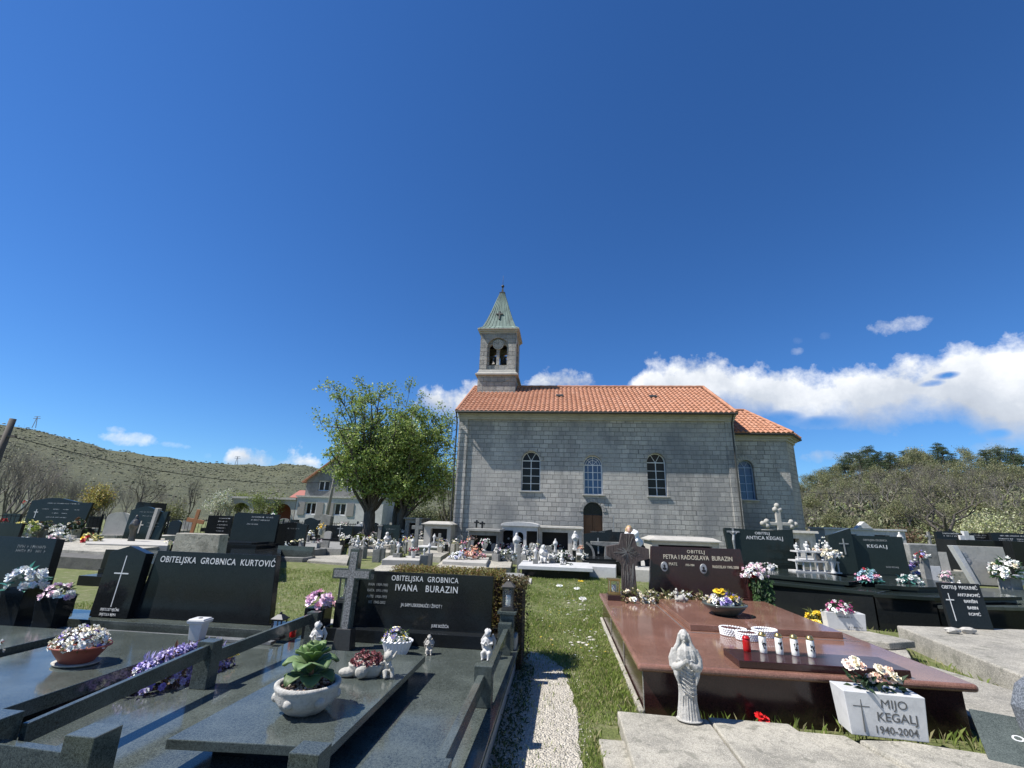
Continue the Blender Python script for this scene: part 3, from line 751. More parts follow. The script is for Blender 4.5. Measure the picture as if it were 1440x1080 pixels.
# ------------------------------------------------------------------ church
from mathutils.geometry import tessellate_polygon
def arch(x0, x1, z0, zt, n=10):                # arched opening outline (CCW)
    r_ = (x1-x0)/2; c = (x0+x1)/2; zs = zt-r_
    return [(x0, z0), (x1, z0)]+[(c+r_*math.cos(PI*i/n), zs+r_*math.sin(PI*i/n)) for i in range(n+1)]
def holed(mb, outer, holes, fn, depth):
    """sheet with openings and their reveals; fn(u,z,d) -> xyz"""
    loops = [outer]+holes; flat = [p for l in loops for p in l]
    tris = tessellate_polygon([[Vector((u, z, 0)) for u, z in l] for l in loops])
    mb.add([fn(u, z, 0) for u, z in flat], [tuple(t) for t in tris])
    for h in holes:
        n = len(h)
        mb.add([fn(u, z, 0) for u, z in h]+[fn(u, z, depth) for u, z in h], [(i, (i+1) % n, (i+1) % n+n, i+n) for i in range(n)])
church = thing('church', 'long pale stone church with orange tiled roofs and a bell tower', 'church', (1.8, 29.45, 0))
CX, CY = 1.8, 29.45
def cf(y): return lambda u, z, d: (u-CX, y+d-CY, z)
def bc(mb, x0, x1, y0, y1, z0, z1, *a): mb.box(x0-CX, x1-CX, y0-CY, y1-CY, z0, z1, *a)
wins = [(-2.06, -1.04, 3.15, 5.28), (1.26, 2.27, 3.05, 5.10), (4.58, 5.56, 3.05, 5.28)]
doorr = (1.22, 2.22, 0.05, 2.66)
m = MB()
holed(m, [(-5.4, -.2), (9.03, -.2), (9.03, 7.35), (-5.4, 7.35)], [arch(*q) for q in wins]+[arch(*doorr)], cf(25), .42)
# other sides
def cq(mb, *p): mb.add([(x-CX, y-CY, z) for x, y, z in p], [tuple(range(len(p)))])
cq(m, (9.03, 25, -.2), (9.03, 33.9, -.2), (9.03, 33.9, 7.35), (9.03, 29.45, 10.05), (9.03, 25, 7.35))
cq(m, (-5.4, 25, -.2), (-5.4, 33.9, -.2), (-5.4, 33.9, 7.35), (-5.4, 29.45, 10.05), (-5.4, 25, 7.35))
cq(m, (-5.4, 33.9, -.2), (9.03, 33.9, -.2), (9.03, 33.9, 7.35), (-5.4, 33.9, 7.35))
m.build('nave_wall', 'church_stone', church)
for q in ((-5.62, -5.12, 24.90), (8.72, 9.15, 24.93)):
    m = MB(); bc(m, q[0], q[1], q[2], 24.999, -.2, 7.0); m.build('corner_pilaster', 'church_stone', church)
m = MB()
bc(m, -5.66, 9.2, 24.86, 24.998, 7.0, 7.12); bc(m, -5.68, 9.24, 24.8, 24.998, 7.122, 7.24); bc(m, -5.7, 9.28, 24.7, 24.998, 7.242, 7.34)
m.build('cornice', 'limestone', church, bevel=.01)
m = MB(); bc(m, -5.7, 9.2, 24.9, 24.999, -.2, .5); m.build('wall_foot', 'grey_stone', church, bevel=.02)
def surround(mb, x0, x1, z0, zt, y, wd=.2, pr=.03, n=12, full=True):
    r_ = (x1-x0)/2; c = (x0+x1)/2; zs = zt-r_
    for i in range(n):
        a, b_ = PI*i/n+.02, PI*(i+1)/n-.02
        q = [(c+r_*math.cos(a), zs+r_*math.sin(a)), (c+(r_+wd)*math.cos(a), zs+(r_+wd)*math.sin(a)), (c+(r_+wd)*math.cos(b_), zs+(r_+wd)*math.sin(b_)), (c+r_*math.cos(b_), zs+r_*math.sin(b_))]
        mb.prism([(u-CX, v) for u, v in q], y-pr-CY, y+.05-CY, 'y')
def lattice_window(x0, x1, z0, zt, y, mat='white_paint', glass='window_glass', style=0, sill=True, label=None):
    wd = bpy.data.objects.new('window', None); COL.objects.link(wd); wd.parent = church; c = (x0+x1)/2; wd.location = (c-CX, y-CY, z0)
    r_ = (x1-x0)/2; zs = zt-r_-z0; fw = .045
    f = MB()
    for s in (-1, 1): f.box(s*r_-(fw if s > 0 else 0), s*r_+(0 if s > 0 else fw), -.03, .03, 0, zs)
    f.box(-r_+fw, r_-fw, -.03, .03, 0, fw); f.box(-r_+fw, r_-fw, -.032, .032, zs-fw/2, zs+fw/2)
    n = 14
    for i in range(n):
        a, b_ = PI*i/n, PI*(i+1)/n
        f.prism([((r_-fw)*math.cos(a), zs+(r_-fw)*math.sin(a)), (r_*math.cos(a), zs+r_*math.sin(a)), (r_*math.cos(b_), zs+r_*math.sin(b_)), ((r_-fw)*math.cos(b_), zs+(r_-fw)*math.sin(b_))], -.03, .03, 'y')
    f.box(-fw*.45, fw*.45, -.028, .028, fw, zs-fw/2)
    rows = 4
    for i in range(1, rows): f.box(-r_+fw, -fw*.45, -.02, .02, zs*i/rows-.015, zs*i/rows+.015); f.box(fw*.45, r_-fw, -.02, .02, zs*i/rows-.015, zs*i/rows+.015)
    if style == 0:
        for a in (R(60), R(120)): f.tube([(0, 0, zs), ((r_-fw*.5)*math.cos(a), 0, zs+(r_-fw*.5)*math.sin(a))], .018, 4)
    else:
        for rr in (.5, .75): f.tube([(rr*r_*math.cos(PI*i/10), 0, zs+rr*r_*math.sin(PI*i/10)) for i in range(11)], .014, 4)
        for a in (45, 90, 135): f.tube([(0, 0, zs), (r_*.95*math.cos(R(a)), 0, zs+r_*.95*math.sin(R(a)))], .014, 4)
        for s in (-1, 1): f.box(s*r_*.5-.012, s*r_*.5+.012, -.02, .02, fw, zs-fw)
        for s in (-1, 1): f.box(s*r_*.93-.04, s*r_*.93+.04, -.034, -.031, fw, zs-fw/2)
    f.build('window_frame', mat, wd)
    g = MB(); g.prism(arch(-r_+.01, r_-.01, .01, zt-z0-.01), .008, .014, 'y'); g.build('pane', glass, wd)
    if sill:
        s_ = MB(); s_.box(-r_-.08, r_+.08, -.37, -.04, -.07, .0); s_.build('window_sill', 'limestone', wd, bevel=.008)
    return wd
lattice_window(*wins[0], 25.3); lattice_window(*wins[1], 25.26, 'white_paint', 'blue_glass', 1); lattice_window(*wins[2], 25.3)
for q in wins+[doorr]:
    m = MB(); surround(m, *q, 25.0, .24 if q != doorr else .2); m.build('arch_stones', 'church_stone', church, bevel=.008)
# door
dr = bpy.data.objects.new('door', None); COL.objects.link(dr); dr.parent = church; dr.location = (1.72-CX, 25.36-CY, 0)
m = MB()
for s in (-1, 1):
    x0, x1 = sorted((s*.01, s*.49)); m.box(x0, x1, -.03, .03, .05, 2.0)
    for i in range(4):
        a = x0+.07; m.box(a, x1-.07, -.045, -.028, .15+.46*i, .15+.46*i+.36, .02, 0)
m.build('door_leaf', 'door_wood', dr, bevel=.004)
m = MB(); m.prism(arch(-.5, .5, 2.0, 2.64), .0, .02, 'y'); m.build('fanlight', 'window_glass', dr)
m = MB()
for a in (30, 60, 90, 120, 150): m.tube([(0, -.02, 2.12), (.48*math.cos(R(a)), -.02, 2.14+.48*math.sin(R(a)))], .012, 4)
m.box(-.5, .5, -.04, .01, 2.0, 2.06); m.build('fanlight_bars', 'dark_metal', dr)
# apse
ap = [(9.032, 26.2), (12.25, 26.2), (13.35, 27.7), (13.35, 31.2), (12.25, 32.7), (9.032, 32.7)]
m = MB(); aw = (9.62, 10.42, 3.05, 5.15)
holed(m, [(9.032, -.2), (12.25, -.2), (12.25, 6.55), (9.032, 6.55)], [arch(*aw)], cf(26.2), .4)
for (a, b_) in zip(ap[1:], ap[2:]): cq(m, (*a, -.2), (*b_, -.2), (*b_, 6.55), (*a, 6.55))
m.build('apse_wall', 'church_stone', church)
m = MB(); surround(m, *aw, 26.2, .22); m.build('arch_stones', 'limestone', church, bevel=.008)
lattice_window(*aw, 26.45, 'blue_paint', 'blue_glass', 0)
def off(poly, d):
    c = (11.0, 29.45); return [(x+(d if x > 9.1 else 0)*(1 if x > c[0] else -0), y+(d if y > c[1] else -d)) for x, y in poly]
m = MB()
for z0, z1, d in ((6.22, 6.34, .06), (6.342, 6.44, .14), (6.442, 6.54, .24)):
    m.prism([(x-CX, y-CY) for x, y in off(ap, d)], z0, z1, 'z')
m.build('apse_cornice', 'limestone', church, bevel=.01)

def tiles(mb, org, uv, vv, nrm, w, h, inside=None, pu=.26, pv=.40, amp=.075):
    """barrel tiles as geometry; org, unit vectors, width and height of the slope"""
    org, uv, vv, nrm = map(Vector, (org, uv, vv, nrm)); nu = int(w/pu); nv = int(h/pv); K = 6
    for r_ in range(nv):
        v0, v1 = r_*pv, (r_+1)*pv+.03
        for c_ in range(nu):
            if inside and not inside((c_+.5)*pu, (r_+.5)*pv): continue
            j1, j2 = U(-.006, .006), U(-.006, .012); vs = []
            for vv_, hh in ((v0, .045), (v1, .012)):
                for k in range(K+1):
                    s = k/K; a = amp*abs(math.sin(PI*s))*(1.0 if hh > .02 else .85)
                    vs.append(org+uv*((c_+s)*pu+j1)+vv*(vv_+j2)+nrm*(a+hh))
            fs = [(k, k+1, k+K+2, k+K+1) for k in range(K)]
            vs += [org+uv*((c_+k/K)*pu+j1)+vv*(v0+j2)+nrm*(-.01) for k in range(K+1)]
            fs += [(k, k+2*K+2, k+2*K+3, k+1) for k in range(K)]
            mb.add(vs, fs)
def slope(mb, pts, th=.06):
    a, b_, c = map(Vector, pts[:3]); n = (b_-a).cross(c-a).normalized()
    if n.z < 0: n = -n
    k = len(pts); mb.add([Vector(p) for p in pts]+[Vector(p)-n*th for p in pts], [tuple(range(k)), tuple(range(2*k-1, k-1, -1))]+[(i, i+k, (i+1) % k+k, (i+1) % k) for i in range(k)]); return n
rel = lambda x, y, z: (x-CX, y-CY, z)
random.seed(5)
m = MB(); ey, ez, rz_ = 24.46, 7.33, 10.14
pf = [rel(-5.75, ey, ez), rel(9.22, ey, ez), rel(9.22, 29.45, rz_), rel(-5.75, 29.45, rz_)]
n = slope(m, pf); m2 = MB(); slope(m, [rel(-5.75, 34.4, ez), rel(9.22, 34.4, ez), rel(9.22, 29.452, rz_), rel(-5.75, 29.452, rz_)])
m.build('roof_deck', 'brown_wood', church)
vv = (Vector(pf[3])-Vector(pf[0])); hh = vv.length; vv.normalize()
m = MB(); tiles(m, pf[0], (1, 0, 0), vv, n, 14.98, hh)
nb = Vector((0, -n.y, n.z)); vb_ = Vector((0, -vv.y, vv.z)); tiles(m, rel(9.22, 34.4, ez), (-1, 0, 0), vb_, nb, 14.98, hh, pu=.47, pv=.72)
roof = m.build('nave_roof', 'roof_tile', church)
m = MB(); m.tube([rel(-5.75+.3*i, 29.45, rz_+.06+(.015 if i % 2 else 0)) for i in range(51)], .11, 8)
for x in (9.2, -5.72): m.tube([rel(x, ey+(29.45-ey)*i/18, ez+(rz_-ez)*i/18+.07+(.012 if i % 2 else 0)) for i in range(19)], .09, 7)
m.build('ridge_tiles', 'roof_tile', church)
m = MB()
for i in range(12):
    q = i*PI/11; 
m.tube([rel(-5.75, ey-.04, ez-.02), rel(9.25, ey-.04, ez-.02)], .065, 8)
m.build('gutter', 'copper_dark', church)
for X in (-5.72, 9.02): m = MB(); m.tube([rel(X, ey, ez-.05), rel(X, 24.72, ez-.35), rel(X, 24.80, ez-.5), rel(X, 24.80, .3)], .04, 8); m.build('downpipe', 'copper_dark', church)
# roof hatches
for X, Y_ in ((.0, .58), (5.55, .56)):
    c0 = Vector(pf[0])+Vector((X+5.75, 0, 0))+vv*hh*Y_; k = MB(); k.box(-.22, .22, -.2, .2, .05, .13); k.box(-.17, .17, -.16, .16, .131, .14)
    o = k.build('roof_hatch', 'copper_dark', church); o.location = c0; o.rotation_euler = (math.atan2(vv.z, vv.y), 0, 0)
# apse roof
pk = Vector(rel(11.55, 29.45, 8.62)); az_ = 6.55; ao = off(ap, .36)
m = MB(); e0 = Vector(rel(9.035, ao[0][1], az_)); e1 = Vector(rel(ao[1][0]-.1, ao[1][1], az_)); r0_ = Vector(rel(9.035, 29.45, 8.62))
ring = [e0, e1, Vector(rel(ao[2][0], ao[2][1]+.2, az_)), Vector(rel(ao[3][0], ao[3][1]-.2, az_)), Vector(rel(ao[4][0]-.1, ao[4][1], az_)), Vector(rel(9.035, ao[5][1], az_))]
n1 = slope(m, [e0, e1, pk, r0_]); n2 = slope(m, [ring[1], ring[2], pk]); slope(m, [ring[2], ring[3], pk]); slope(m, [ring[3], ring[4], pk]); slope(m, [ring[4], ring[5], r0_, pk])
m.build('roof_deck', 'brown_wood', church)
m = MB(); v_ = (r0_-e0); H_ = v_.length; v_.normalize(); wE = e1.x-e0.x; wR = pk.x-e0.x
tiles(m, e0, (1, 0, 0), v_, n1, wE, H_, lambda u, v: u < wE+(wR-wE)*v/H_)
def tri_tiles(a, b_):
    u_ = (b_-a); L2 = u_.length; u_.normalize(); q = pk-a; s = q.dot(u_); v2 = q-u_*s; H2 = v2.length; v2.normalize(); nn = u_.cross(v2)
    if nn.z < 0: nn = -nn
    tiles(m, a, u_, v2, nn, L2, H2, lambda u, v: s*v/H2 < u < L2+(s-L2)*v/H2)
tri_tiles(ring[1], ring[2]); tri_tiles(ring[2], ring[3])
m.build('apse_roof', 'roof_tile', church)
m = MB()
for q in ring[1:5]: m.tube([q.lerp(pk, i/14)+Vector((0, 0, .07+(.012 if i % 2 else 0))) for i in range(15)], .085, 7)
m.tube([r0_+Vector((0, 0, .07)), pk+Vector((0, 0, .07))], .1, 7); m.build('ridge_tiles', 'roof_tile', church)
m = MB(); m.tube([p+Vector((0, 0, -.04)) for p in ring], .06, 6); m.build('gutter', 'copper_dark', church)
k = MB(); k.box(-.25, .25, -.2, .2, .05, .14); o = k.build('roof_hatch', 'white_paint', church); o.location = e0+Vector((.45, 0, 0))+v_*H_*.32; o.rotation_euler = (math.atan2(v_.z, v_.y), 0, 0)
# tower
TX, TY = -4.08, 29.43
tw = bpy.data.objects.new('bell_tower', None); COL.objects.link(tw); tw.parent = church; tw.location = (TX-CX, TY-CY, 0)
m = MB(); m.box(-1.24, 1.24, -1.24, 1.24, 8.6, 10.62); m.build('tower_base', 'tower_stone', tw)
m = MB(); m.box(-1.40, 1.40, -1.40, 1.40, 10.622, 10.74); m.box(-1.36, 1.36, -1.36, 1.36, 10.742, 10.84, .1, .1); m.box(-1.26, 1.26, -1.26, 1.26, 10.842, 11.02, .05, .05); m.build('tower_ledge', 'limestone', tw, bevel=.015)
m = MB(); zt = 13.62; hw = 1.19
for q in range(4):
    a = q*PI/2; ca, sa = math.cos(a), math.sin(a)
    fn = lambda u, z, d, ca=ca, sa=sa: (u*ca-(-hw+d)*sa, u*sa+(-hw+d)*ca, z)
    holed(m, [(-hw, 11.0), (hw, 11.0), (hw, zt), (-hw, zt)], [arch(-.72, .72, 11.06, 13.28, 14)], fn, .16)
    fn2 = lambda u, z, d, ca=ca, sa=sa: (u*ca-(-hw+.16+d)*sa, u*sa+(-hw+.16+d)*ca, z)
    holed(m, arch(-.73, .73, 11.05, 13.29, 14), [arch(-.60, -.10, 11.4, 12.85, 8), arch(.10, .60, 11.4, 12.85, 8)], fn2, .2)
m.build('belfry_wall', 'tower_stone', tw)
m = MB(); m.box(-1.0, 1.0, -1.0, 1.0, 10.9, 11.3); m.box(-1.0, 1.0, -1.0, 1.0, 13.3, 13.6); m.build('belfry_floor', 'interior_shade', tw)  # floor and ceiling coloured black, painting the belfry's inner shade
m = MB()
for x in (-.33, .33): m.lathe([(.26, 0), (.2, .1), (.15, .3), (.13, .42), (.04, .5)], (x, 0, 11.75), 16)
m.box(-1, 1, -.06, .06, 12.25, 12.37); m.build('bell', 'bronze', tw, smooth=False)
m = MB()
for z0, z1, w_ in ((13.62, 13.72, 1.24), (13.722, 13.82, 1.32), (13.822, 13.9, 1.40)): m.box(-w_, w_, -w_, w_, z0, z1)
m.build('tower_cornice', 'limestone', tw, bevel=.012)
m = MB(); cl = []
m.lathe([(.36, 0), (.36, .04), (.33, .05)], (0, 0, 0), 32); o = m.build('clock_face', 'limestone', tw); o.rotation_euler = (PI/2, 0, 0); o.location = (0, -1.19+.13, 12.83)
m = MB()
for i in range(12):
    a = i*PI/6; m.box(.27*math.cos(a)-.018, .27*math.cos(a)+.018, -.012, 0, .27*math.sin(a)-.022, .27*math.sin(a)+.022)
m.tube([(0, -.01, 0), (.05, -.01, .19)], .012, 4); m.tube([(0, -.012, 0), (-.2, -.012, .12)], .01, 4)
o = m.build('clock_hands', 'dark_metal', tw); o.location = (0, -1.19+.075, 12.83)
m = MB(); prof = [(1.40, 13.91), (1.12, 14.14), (.90, 14.7), (.66, 15.45), (.42, 16.3), (.17, 17.12)]
for (r0, z0), (r1, z1) in zip(prof, prof[1:]): m.box(-r0, r0, -r0, r0, z0, z1-.001, r0-r1, r0-r1)
m.build('spire', 'old_copper', tw)
m = MB()
for q in range(4):
    a = q*PI/2; ca, sa = math.cos(a), math.sin(a)
    for j in range(-4, 5):
        x = j/4.5
        pts = [(r_*x, -r_-.008, z) for r_, z in prof if abs(x) < 1.01]
        m.tube([(X*ca-Y_*sa, X*sa+Y_*ca, z) for X, Y_, z in pts], .014, 4)
m.build('spire_seams', 'old_copper', tw)
m = MB(); m.box(-.2, .2, -.2, .2, 17.12, 17.19); m.box(-.09, .09, -.09, .09, 17.19, 17.6, .05, .05); m.build('spire_cap', 'copper_dark', tw)
m = MB(); m.ball((0, 0, 17.74), .11, 12, 8); m.tube([(0, 0, 17.5), (0, 0, 18.6)], [.02, .008], 6); m.build('finial', 'copper_dark', tw, smooth=True)
m = MB(); cross_boxes(m, .46, .72, .48, .10, .06); o = m.build('cross', 'copper_dark', tw); o.location = (-.04, -.93, 14.75); o.rotation_euler = (-.30, 0, 0)
m = MB(); m.tube([(-1.0+.2*i, -1.27+.0, 10.15+.012*(i-5)**2*(1 if i > 5 else 1)) for i in range(12)], .012, 4)
m.tube([(1.19+.03, -1.24, 10.9), (1.22, -1.24, 13.6)], .015, 4); m.tube([(1.24, .9, 8.6), (1.24, .9, 13.6)], .02, 4)
m.build('lightning_wire', 'grey_metal', tw)
# ------------------------------------------------------------------ foreground: left tomb (two-line inscription, cross)
random.seed(21)
Z0 = .28
g1 = thing('family_tomb', 'large polished dark granite tomb with cross, low rails and OBITELJSKA GROBNICA IVANA BURAZIN headstone', 'tomb', (-1.7, 4.3, 0))
def b1(m, x0, x1, y0, y1, z0, z1, *a): m.box(x0+1.7, x1+1.7, y0-4.3, y1-4.3, z0, z1, *a)
m = MB(); b1(m, -2.93, -.50, 2.0, 6.15, -.05, .238); b1(m, -2.95, -.48, 5.62, 6.05, .285, .40); m.build('base', 'pale_plaster', g1)
m = MB(); b1(m, -2.98, -.455, 1.9, 6.2, .24, .28); m.build('platform', 'dark_granite', g1, bevel=.004)
m = MB(); b1(m, -2.66, -.68, 5.55, 6.02, .281, .41); m.build('plinth', 'black_granite', g1, bevel=.004)
# pool between platform edges and raised slab
m = MB(); b1(m, -2.02, -1.34, 3.0, 4.55, .281, .375); m.build('slab_support', 'black_granite', g1)
m = MB(); m.prism([(-2.17+1.7, 2.80-4.3), (-1.245+1.7, 2.86-4.3), (-1.225+1.7, 4.66-4.3), (-2.13+1.7, 4.66-4.3)], .376, .425, 'z'); m.build('slab', 'dark_granite', g1, bevel=.004)
hs = headstone(g1, 'flat', 1.70, .60, .10, 'black_granite', -1.62+1.7, 5.76-4.3, .405, .06)
text('OBITELJSKA  GROBNICA', .082, (.03, -.052, .508), hs, 'lettering', sx=.82, space=1.12)
text('IVANA   BURAZIN', .10, (.06, -.052, .400), hs, 'lettering', sx=.86, space=1.12)
text('JA SAM USKRSNUĆE I ŽIVOT !', .05, (.02, -.052, .235), hs, 'lettering', sx=.74)
text('IVAN  1909-1980', .042, (-.53, -.052, .44), hs, 'faint_lettering', sx=.8); text('KATA  1911-1990', .042, (-.53, -.052, .375), hs, 'faint_lettering', sx=.8)
text('ANTE  1938-1993', .042, (-.53, -.052, .31), hs, 'faint_lettering', sx=.8); text('IVE  1942-2002', .042, (-.52, -.052, .25), hs, 'faint_lettering', sx=.8)
text('JURE BOŽIĆA', .042, (.26, -.052, .035), hs, 'lettering', sx=.8)
# cross of the tomb: carved face set in a smooth frame
m = MB(); m.prism(cross_poly(.44, .86, .60, .105), -.05, .05, 'y'); cr = m.build('cross', 'dark_granite', g1, bevel=.004); cr.location = (-2.285+1.7, 5.28-4.3, .42); cr.rotation_euler = (-.04, 0, 0)
m = MB(); m.prism(cross_poly(.40, .83, .60, .075), -.056, -.0505, 'y'); m.build('carved_face', 'carved_granite', cr)
m = MB(); m.box(-.10, .10, -.08, .07, -.14, .06, .02, .01); m.build('cross_foot', 'bronze', cr, bevel=.004)
# posts and rails
def post(x, y, z1, w=.13, d=.13, tilt=0, z0=Z0+.001):
    m = MB(); m.prism([(x+1.7-w/2, y-4.3-d/2), (x+1.7+w/2, y-4.3-d/2), (x+1.7+w/2, y-4.3+d/2), (x+1.7-w/2, y-4.3+d/2)], z0, z1, 'z'); return m.build('post', 'dark_granite', g1, bevel=.004)
def rail(a, b_, w=.035, h=.10):
    a = Vector((a[0]+1.7, a[1]-4.3, a[2])); b_ = Vector((b_[0]+1.7, b_[1]-4.3, b_[2])); d = (b_-a).normalized(); s = Vector((d.y, -d.x, 0)).normalized()*w/2
    u = Vector((0, 0, -h)); m = MB(); m.add([a-s, a+s, a+s+u, a-s+u, b_-s, b_+s, b_+s+u, b_-s+u], [(0, 1, 2, 3), (7, 6, 5, 4), (0, 4, 5, 1), (1, 5, 6, 2), (2, 6, 7, 3), (3, 7, 4, 0)])
    return m.build('rail', 'dark_granite', g1, bevel=.003)
post(-2.90, 2.50, .60, .15, .13); post(-2.27, 2.43, .60, .16, .15); post(-1.19, 2.51, .57, .15, .13); post(-.58, 2.51, .55, .14, .12)
post(-2.87, 3.98, .62, .14, .12); post(-.585, 4.02, .56, .14, .10); post(-.585, 5.45, .58, .14, .10); post(-2.72, 5.40, .60, .13, .10)
rail((-2.80, 2.56, .545), (-2.85, 3.93, .60)); rail((-2.83, 4.04, .545), (-2.74, 5.36, .585)); rail((-2.82, 2.47, .50), (-2.35, 2.44, .50), .05, .11)
rail((-1.115, 2.51, .48), (-.65, 2.51, .47), .05, .1)
rail((-.60, 2.57, .48), (-.60, 3.97, .50), .05); rail((-.57, 4.08, .50), (-.57, 5.40, .53), .05)
# pillars for lanterns
m = MB(); b1(m, -.66, -.50, 5.58, 5.74, .281, .64); b1(m, -.685, -.475, 5.55, 5.77, .642, .672); m.build('pillar', 'dark_granite', g1, bevel=.004)
m = MB(); b1(m, -2.60, -2.42, 5.62, 5.80, .405, .66); m.build('pillar', 'black_granite', g1, bevel=.004)
m = MB(); b1(m, -2.93, -2.70, 5.56, 5.78, .281, .60); m.build('pillar', 'black_granite', g1, bevel=.004)
lantern('grey metal lantern with a peaked roof on the pillar right of the IVANA BURAZIN headstone', (-.58, 5.66, .674), .125, .32, 'bronze')
lantern('large brown metal lantern left of the carved granite cross', (-2.50, 5.70, .662), .17, .40, 'bronze')
lantern('small black lantern with a white candle by the foot of the Kurtović stone', (-3.13, 5.42, .30), .12, .27, 'dark_metal')
vase_flowers('pink carnations in a black granite vase beside the brown lantern', (-2.80, 5.66, .60), .15, [PK, LP, (.80, .55, .70)], None, n=26, bs=.05, kind='puff', h=.14, leafcol=(.02, .05, .04), nl=30)
votive('red glass grave candle behind the inner rail of the left tomb', (*G(411, 896, Z0)[:2], Z0), .13, .034, 'red_plastic', 'red_plastic', False)
angel('white angel figure sitting at the left end of the tomb beside the cross foot', (-2.52, 5.12, .28), .31, 'white_plaster', .1, .018)
angel('white angel figure with wings sitting by the right rail of the left tomb', (-.74, 5.26, .28), .30, 'white_plaster', -.1, .018)
angel('tiny grey-white cherub figure beside the white wicker basket of pansies', (-1.36, 5.28, .28), .20, 'limestone', .3, .022)
# planter bowl with succulent
t = thing('planter', 'white stone bowl planter holding a broad-leaved green succulent', 'planter', (-1.64, 3.30, .425))
wv = lambda a, z: (.05*abs(math.sin(4*a)) if z < .10 else .0)
m = MB(); m.lathe([(.10, 0), (.12, .012), (.155, .04), (.185, .085), (.192, .12), (.198, .135), (.205, .15), (.205, .165), (.19, .172), (.172, .165), (.168, .14), (.17, .13)], n=48, wave=wv)
for k in range(6):
    a = k*PI/3+.4; m.ball((.178*math.cos(a), .178*math.sin(a), .09), (.035, .035, .03), 8, 6)
m.build('bowl', 'weathered_white', t, smooth=True)
m = MB(); m.lathe([(.17, .12), (.165, .145), (.05, .152)], n=20); m.build('soil', 'soil', t)
m = MB()
for k in range(110):
    a, q = U(0, 6.3), U(.03, .155); m.col = vary(random.choice(((.30, .2, .13), (.4, .34, .26), (.2, .1, .07), (.45, .42, .38))), .3); m.ball((q*math.cos(a), q*math.sin(a), .155), (U(.007, .015), U(.007, .015), .008), 6, 4, .1)
m.build('pebbles', 'petals', t)
m = MB(); random.seed(4)
def fleaf(m, a, tilt, l, w, base, col, curl=.5):
    d = Vector((math.cos(a), math.sin(a), 0)); s = Vector((-math.sin(a), math.cos(a), 0)); N_ = 7; vs = []; fs = []
    for i in range(N_+1):
        t_ = i/N_; ang = tilt-curl*t_*t_*1.6; pos = Vector(base)
        for j in range(int(i)): 
            aa = tilt-curl*((j/N_)**2)*1.6; pos = pos+(d*math.cos(aa)+Vector((0, 0, 1))*math.sin(aa))*l/N_
        ww = w*(.28+.95*math.sin(PI*min(1, t_**1.5*.97)))*(1 if t_ < .99 else .55); nrm = (Vector((0, 0, 1))*math.cos(ang)-d*math.sin(ang))
        for k in (-1, -.5, 0, .5, 1): vs.append(pos+s*ww*k+nrm*(abs(k)*w*.35)); m_c = col
    for i in range(N_):
        for k in range(4): q = i*5+k; fs.append((q, q+1, q+6, q+5))
    o0 = len(m.v); m.col = vary(col, .15); m.add(vs, fs)
sg = (.16, .24, .10)
for k in range(5): fleaf(m, k*1.26+.2, 1.0, .16, .05, (0, 0, .24), (.14, .23, .07), .6)
for k in range(6): fleaf(m, k*1.05+.5, .85, .19, .058, (0, 0, .21), sg, 1.25)
for k in range(6): fleaf(m, k*1.05, .55, .17, .054, (.0, 0, .17), (.13, .20, .08), 1.3)
for k in range(4): fleaf(m, k*1.6+.9, 1.2, .13, .046, (.02, 0, .28), (.17, .27, .09), .5)
lf = m.build('leaves', 'leaves', t, smooth=True); q = lf.modifiers.new('so', 'SOLIDIFY'); q.thickness = .006
m = MB(); m.tube([(0, 0, .14), (.01, 0, .22), (0, .01, .30)], [.02, .016, .01], 8); m.build('stem', 'brown_wood', t)
# sedum planter with cherub
t = thing('planter', 'pale stone cherub planter filled with dark red sedum on the granite slab', 'planter', (-1.53, 4.02, .425), .12)
m = MB(); m.lathe([(.08, 0), (.10, .02), (.115, .06), (.12, .09), (.09, .09)], (0, 0, 0), 28, 1.25, .7, lambda a, z: .06*math.sin(7*a)); m.ball((-.14, -.04, .035), (.07, .04, .035), 10, 7); m.ball((-.02, -.085, .05), (.05, .03, .045), 8, 6)
m.build('bowl', 'pale_plaster', t, remesh=.006)
bouquet(t, 0, 0, .08, .13, .085, .09, [RS, (.26, .09, .09), (.16, .05, .05)], 90, .018, 'puff', (.10, .04, .035), 40, .03)
m = MB()
m.ball((.17, -.03, .15), .035, 10, 8); m.tube([(.17, -.02, .13), (.16, 0, .06), (.15, .01, .02)], [.025, .042, .04], 8); m.tube([(.18, -.03, .11), (.21, -.06, .07), (.18, -.08, .11)], [.014, .013, .01], 6); m.tube([(.15, -.02, .11), (.11, -.05, .10)], [.014, .012], 6)
m.tube([(.16, 0, .03), (.21, -.04, .06), (.22, -.06, .01)], [.024, .02, .014], 6); m.tube([(.14, 0, .03), (.16, -.06, .05), (.17, -.08, .01)], [.022, .02, .014], 6)
for k in range(12):
    d = rdir(-.1); m.ball((.17+d.x*.03, -.025+abs(d.y)*.03, .155+d.z*.034), .012, 6, 4)
for s in (-1, 1): m.tube([(.17, .02, .11), (.17+s*.03, .05, .13), (.17+s*.05, .05, .17)], [.012, .014, .006], 6)
m.build('cherub', 'pale_plaster', t, remesh=.005)
# white wicker basket
t = thing('flower_basket', 'white wicker basket of white and dark purple pansies in front of the wide dark headstone', 'basket', (-1.67, 5.16, .28))
m = MB(); m.lathe([(.10, 0), (.115, .03), (.135, .08), (.155, .13), (.165, .14), (.16, .15), (.145, .14), (.13, .10)], (0, 0, 0), 48, 1, .8, lambda a, z: .03*math.sin(24*a+(z*260))); m.build('basket', 'white_paint', t)
bouquet(t, -.02, 0, .13, .13, .10, .12, [(W, 5), (DP, 3), (YL, .5)], 44, .024, 'daisy', GR, 70, .05)

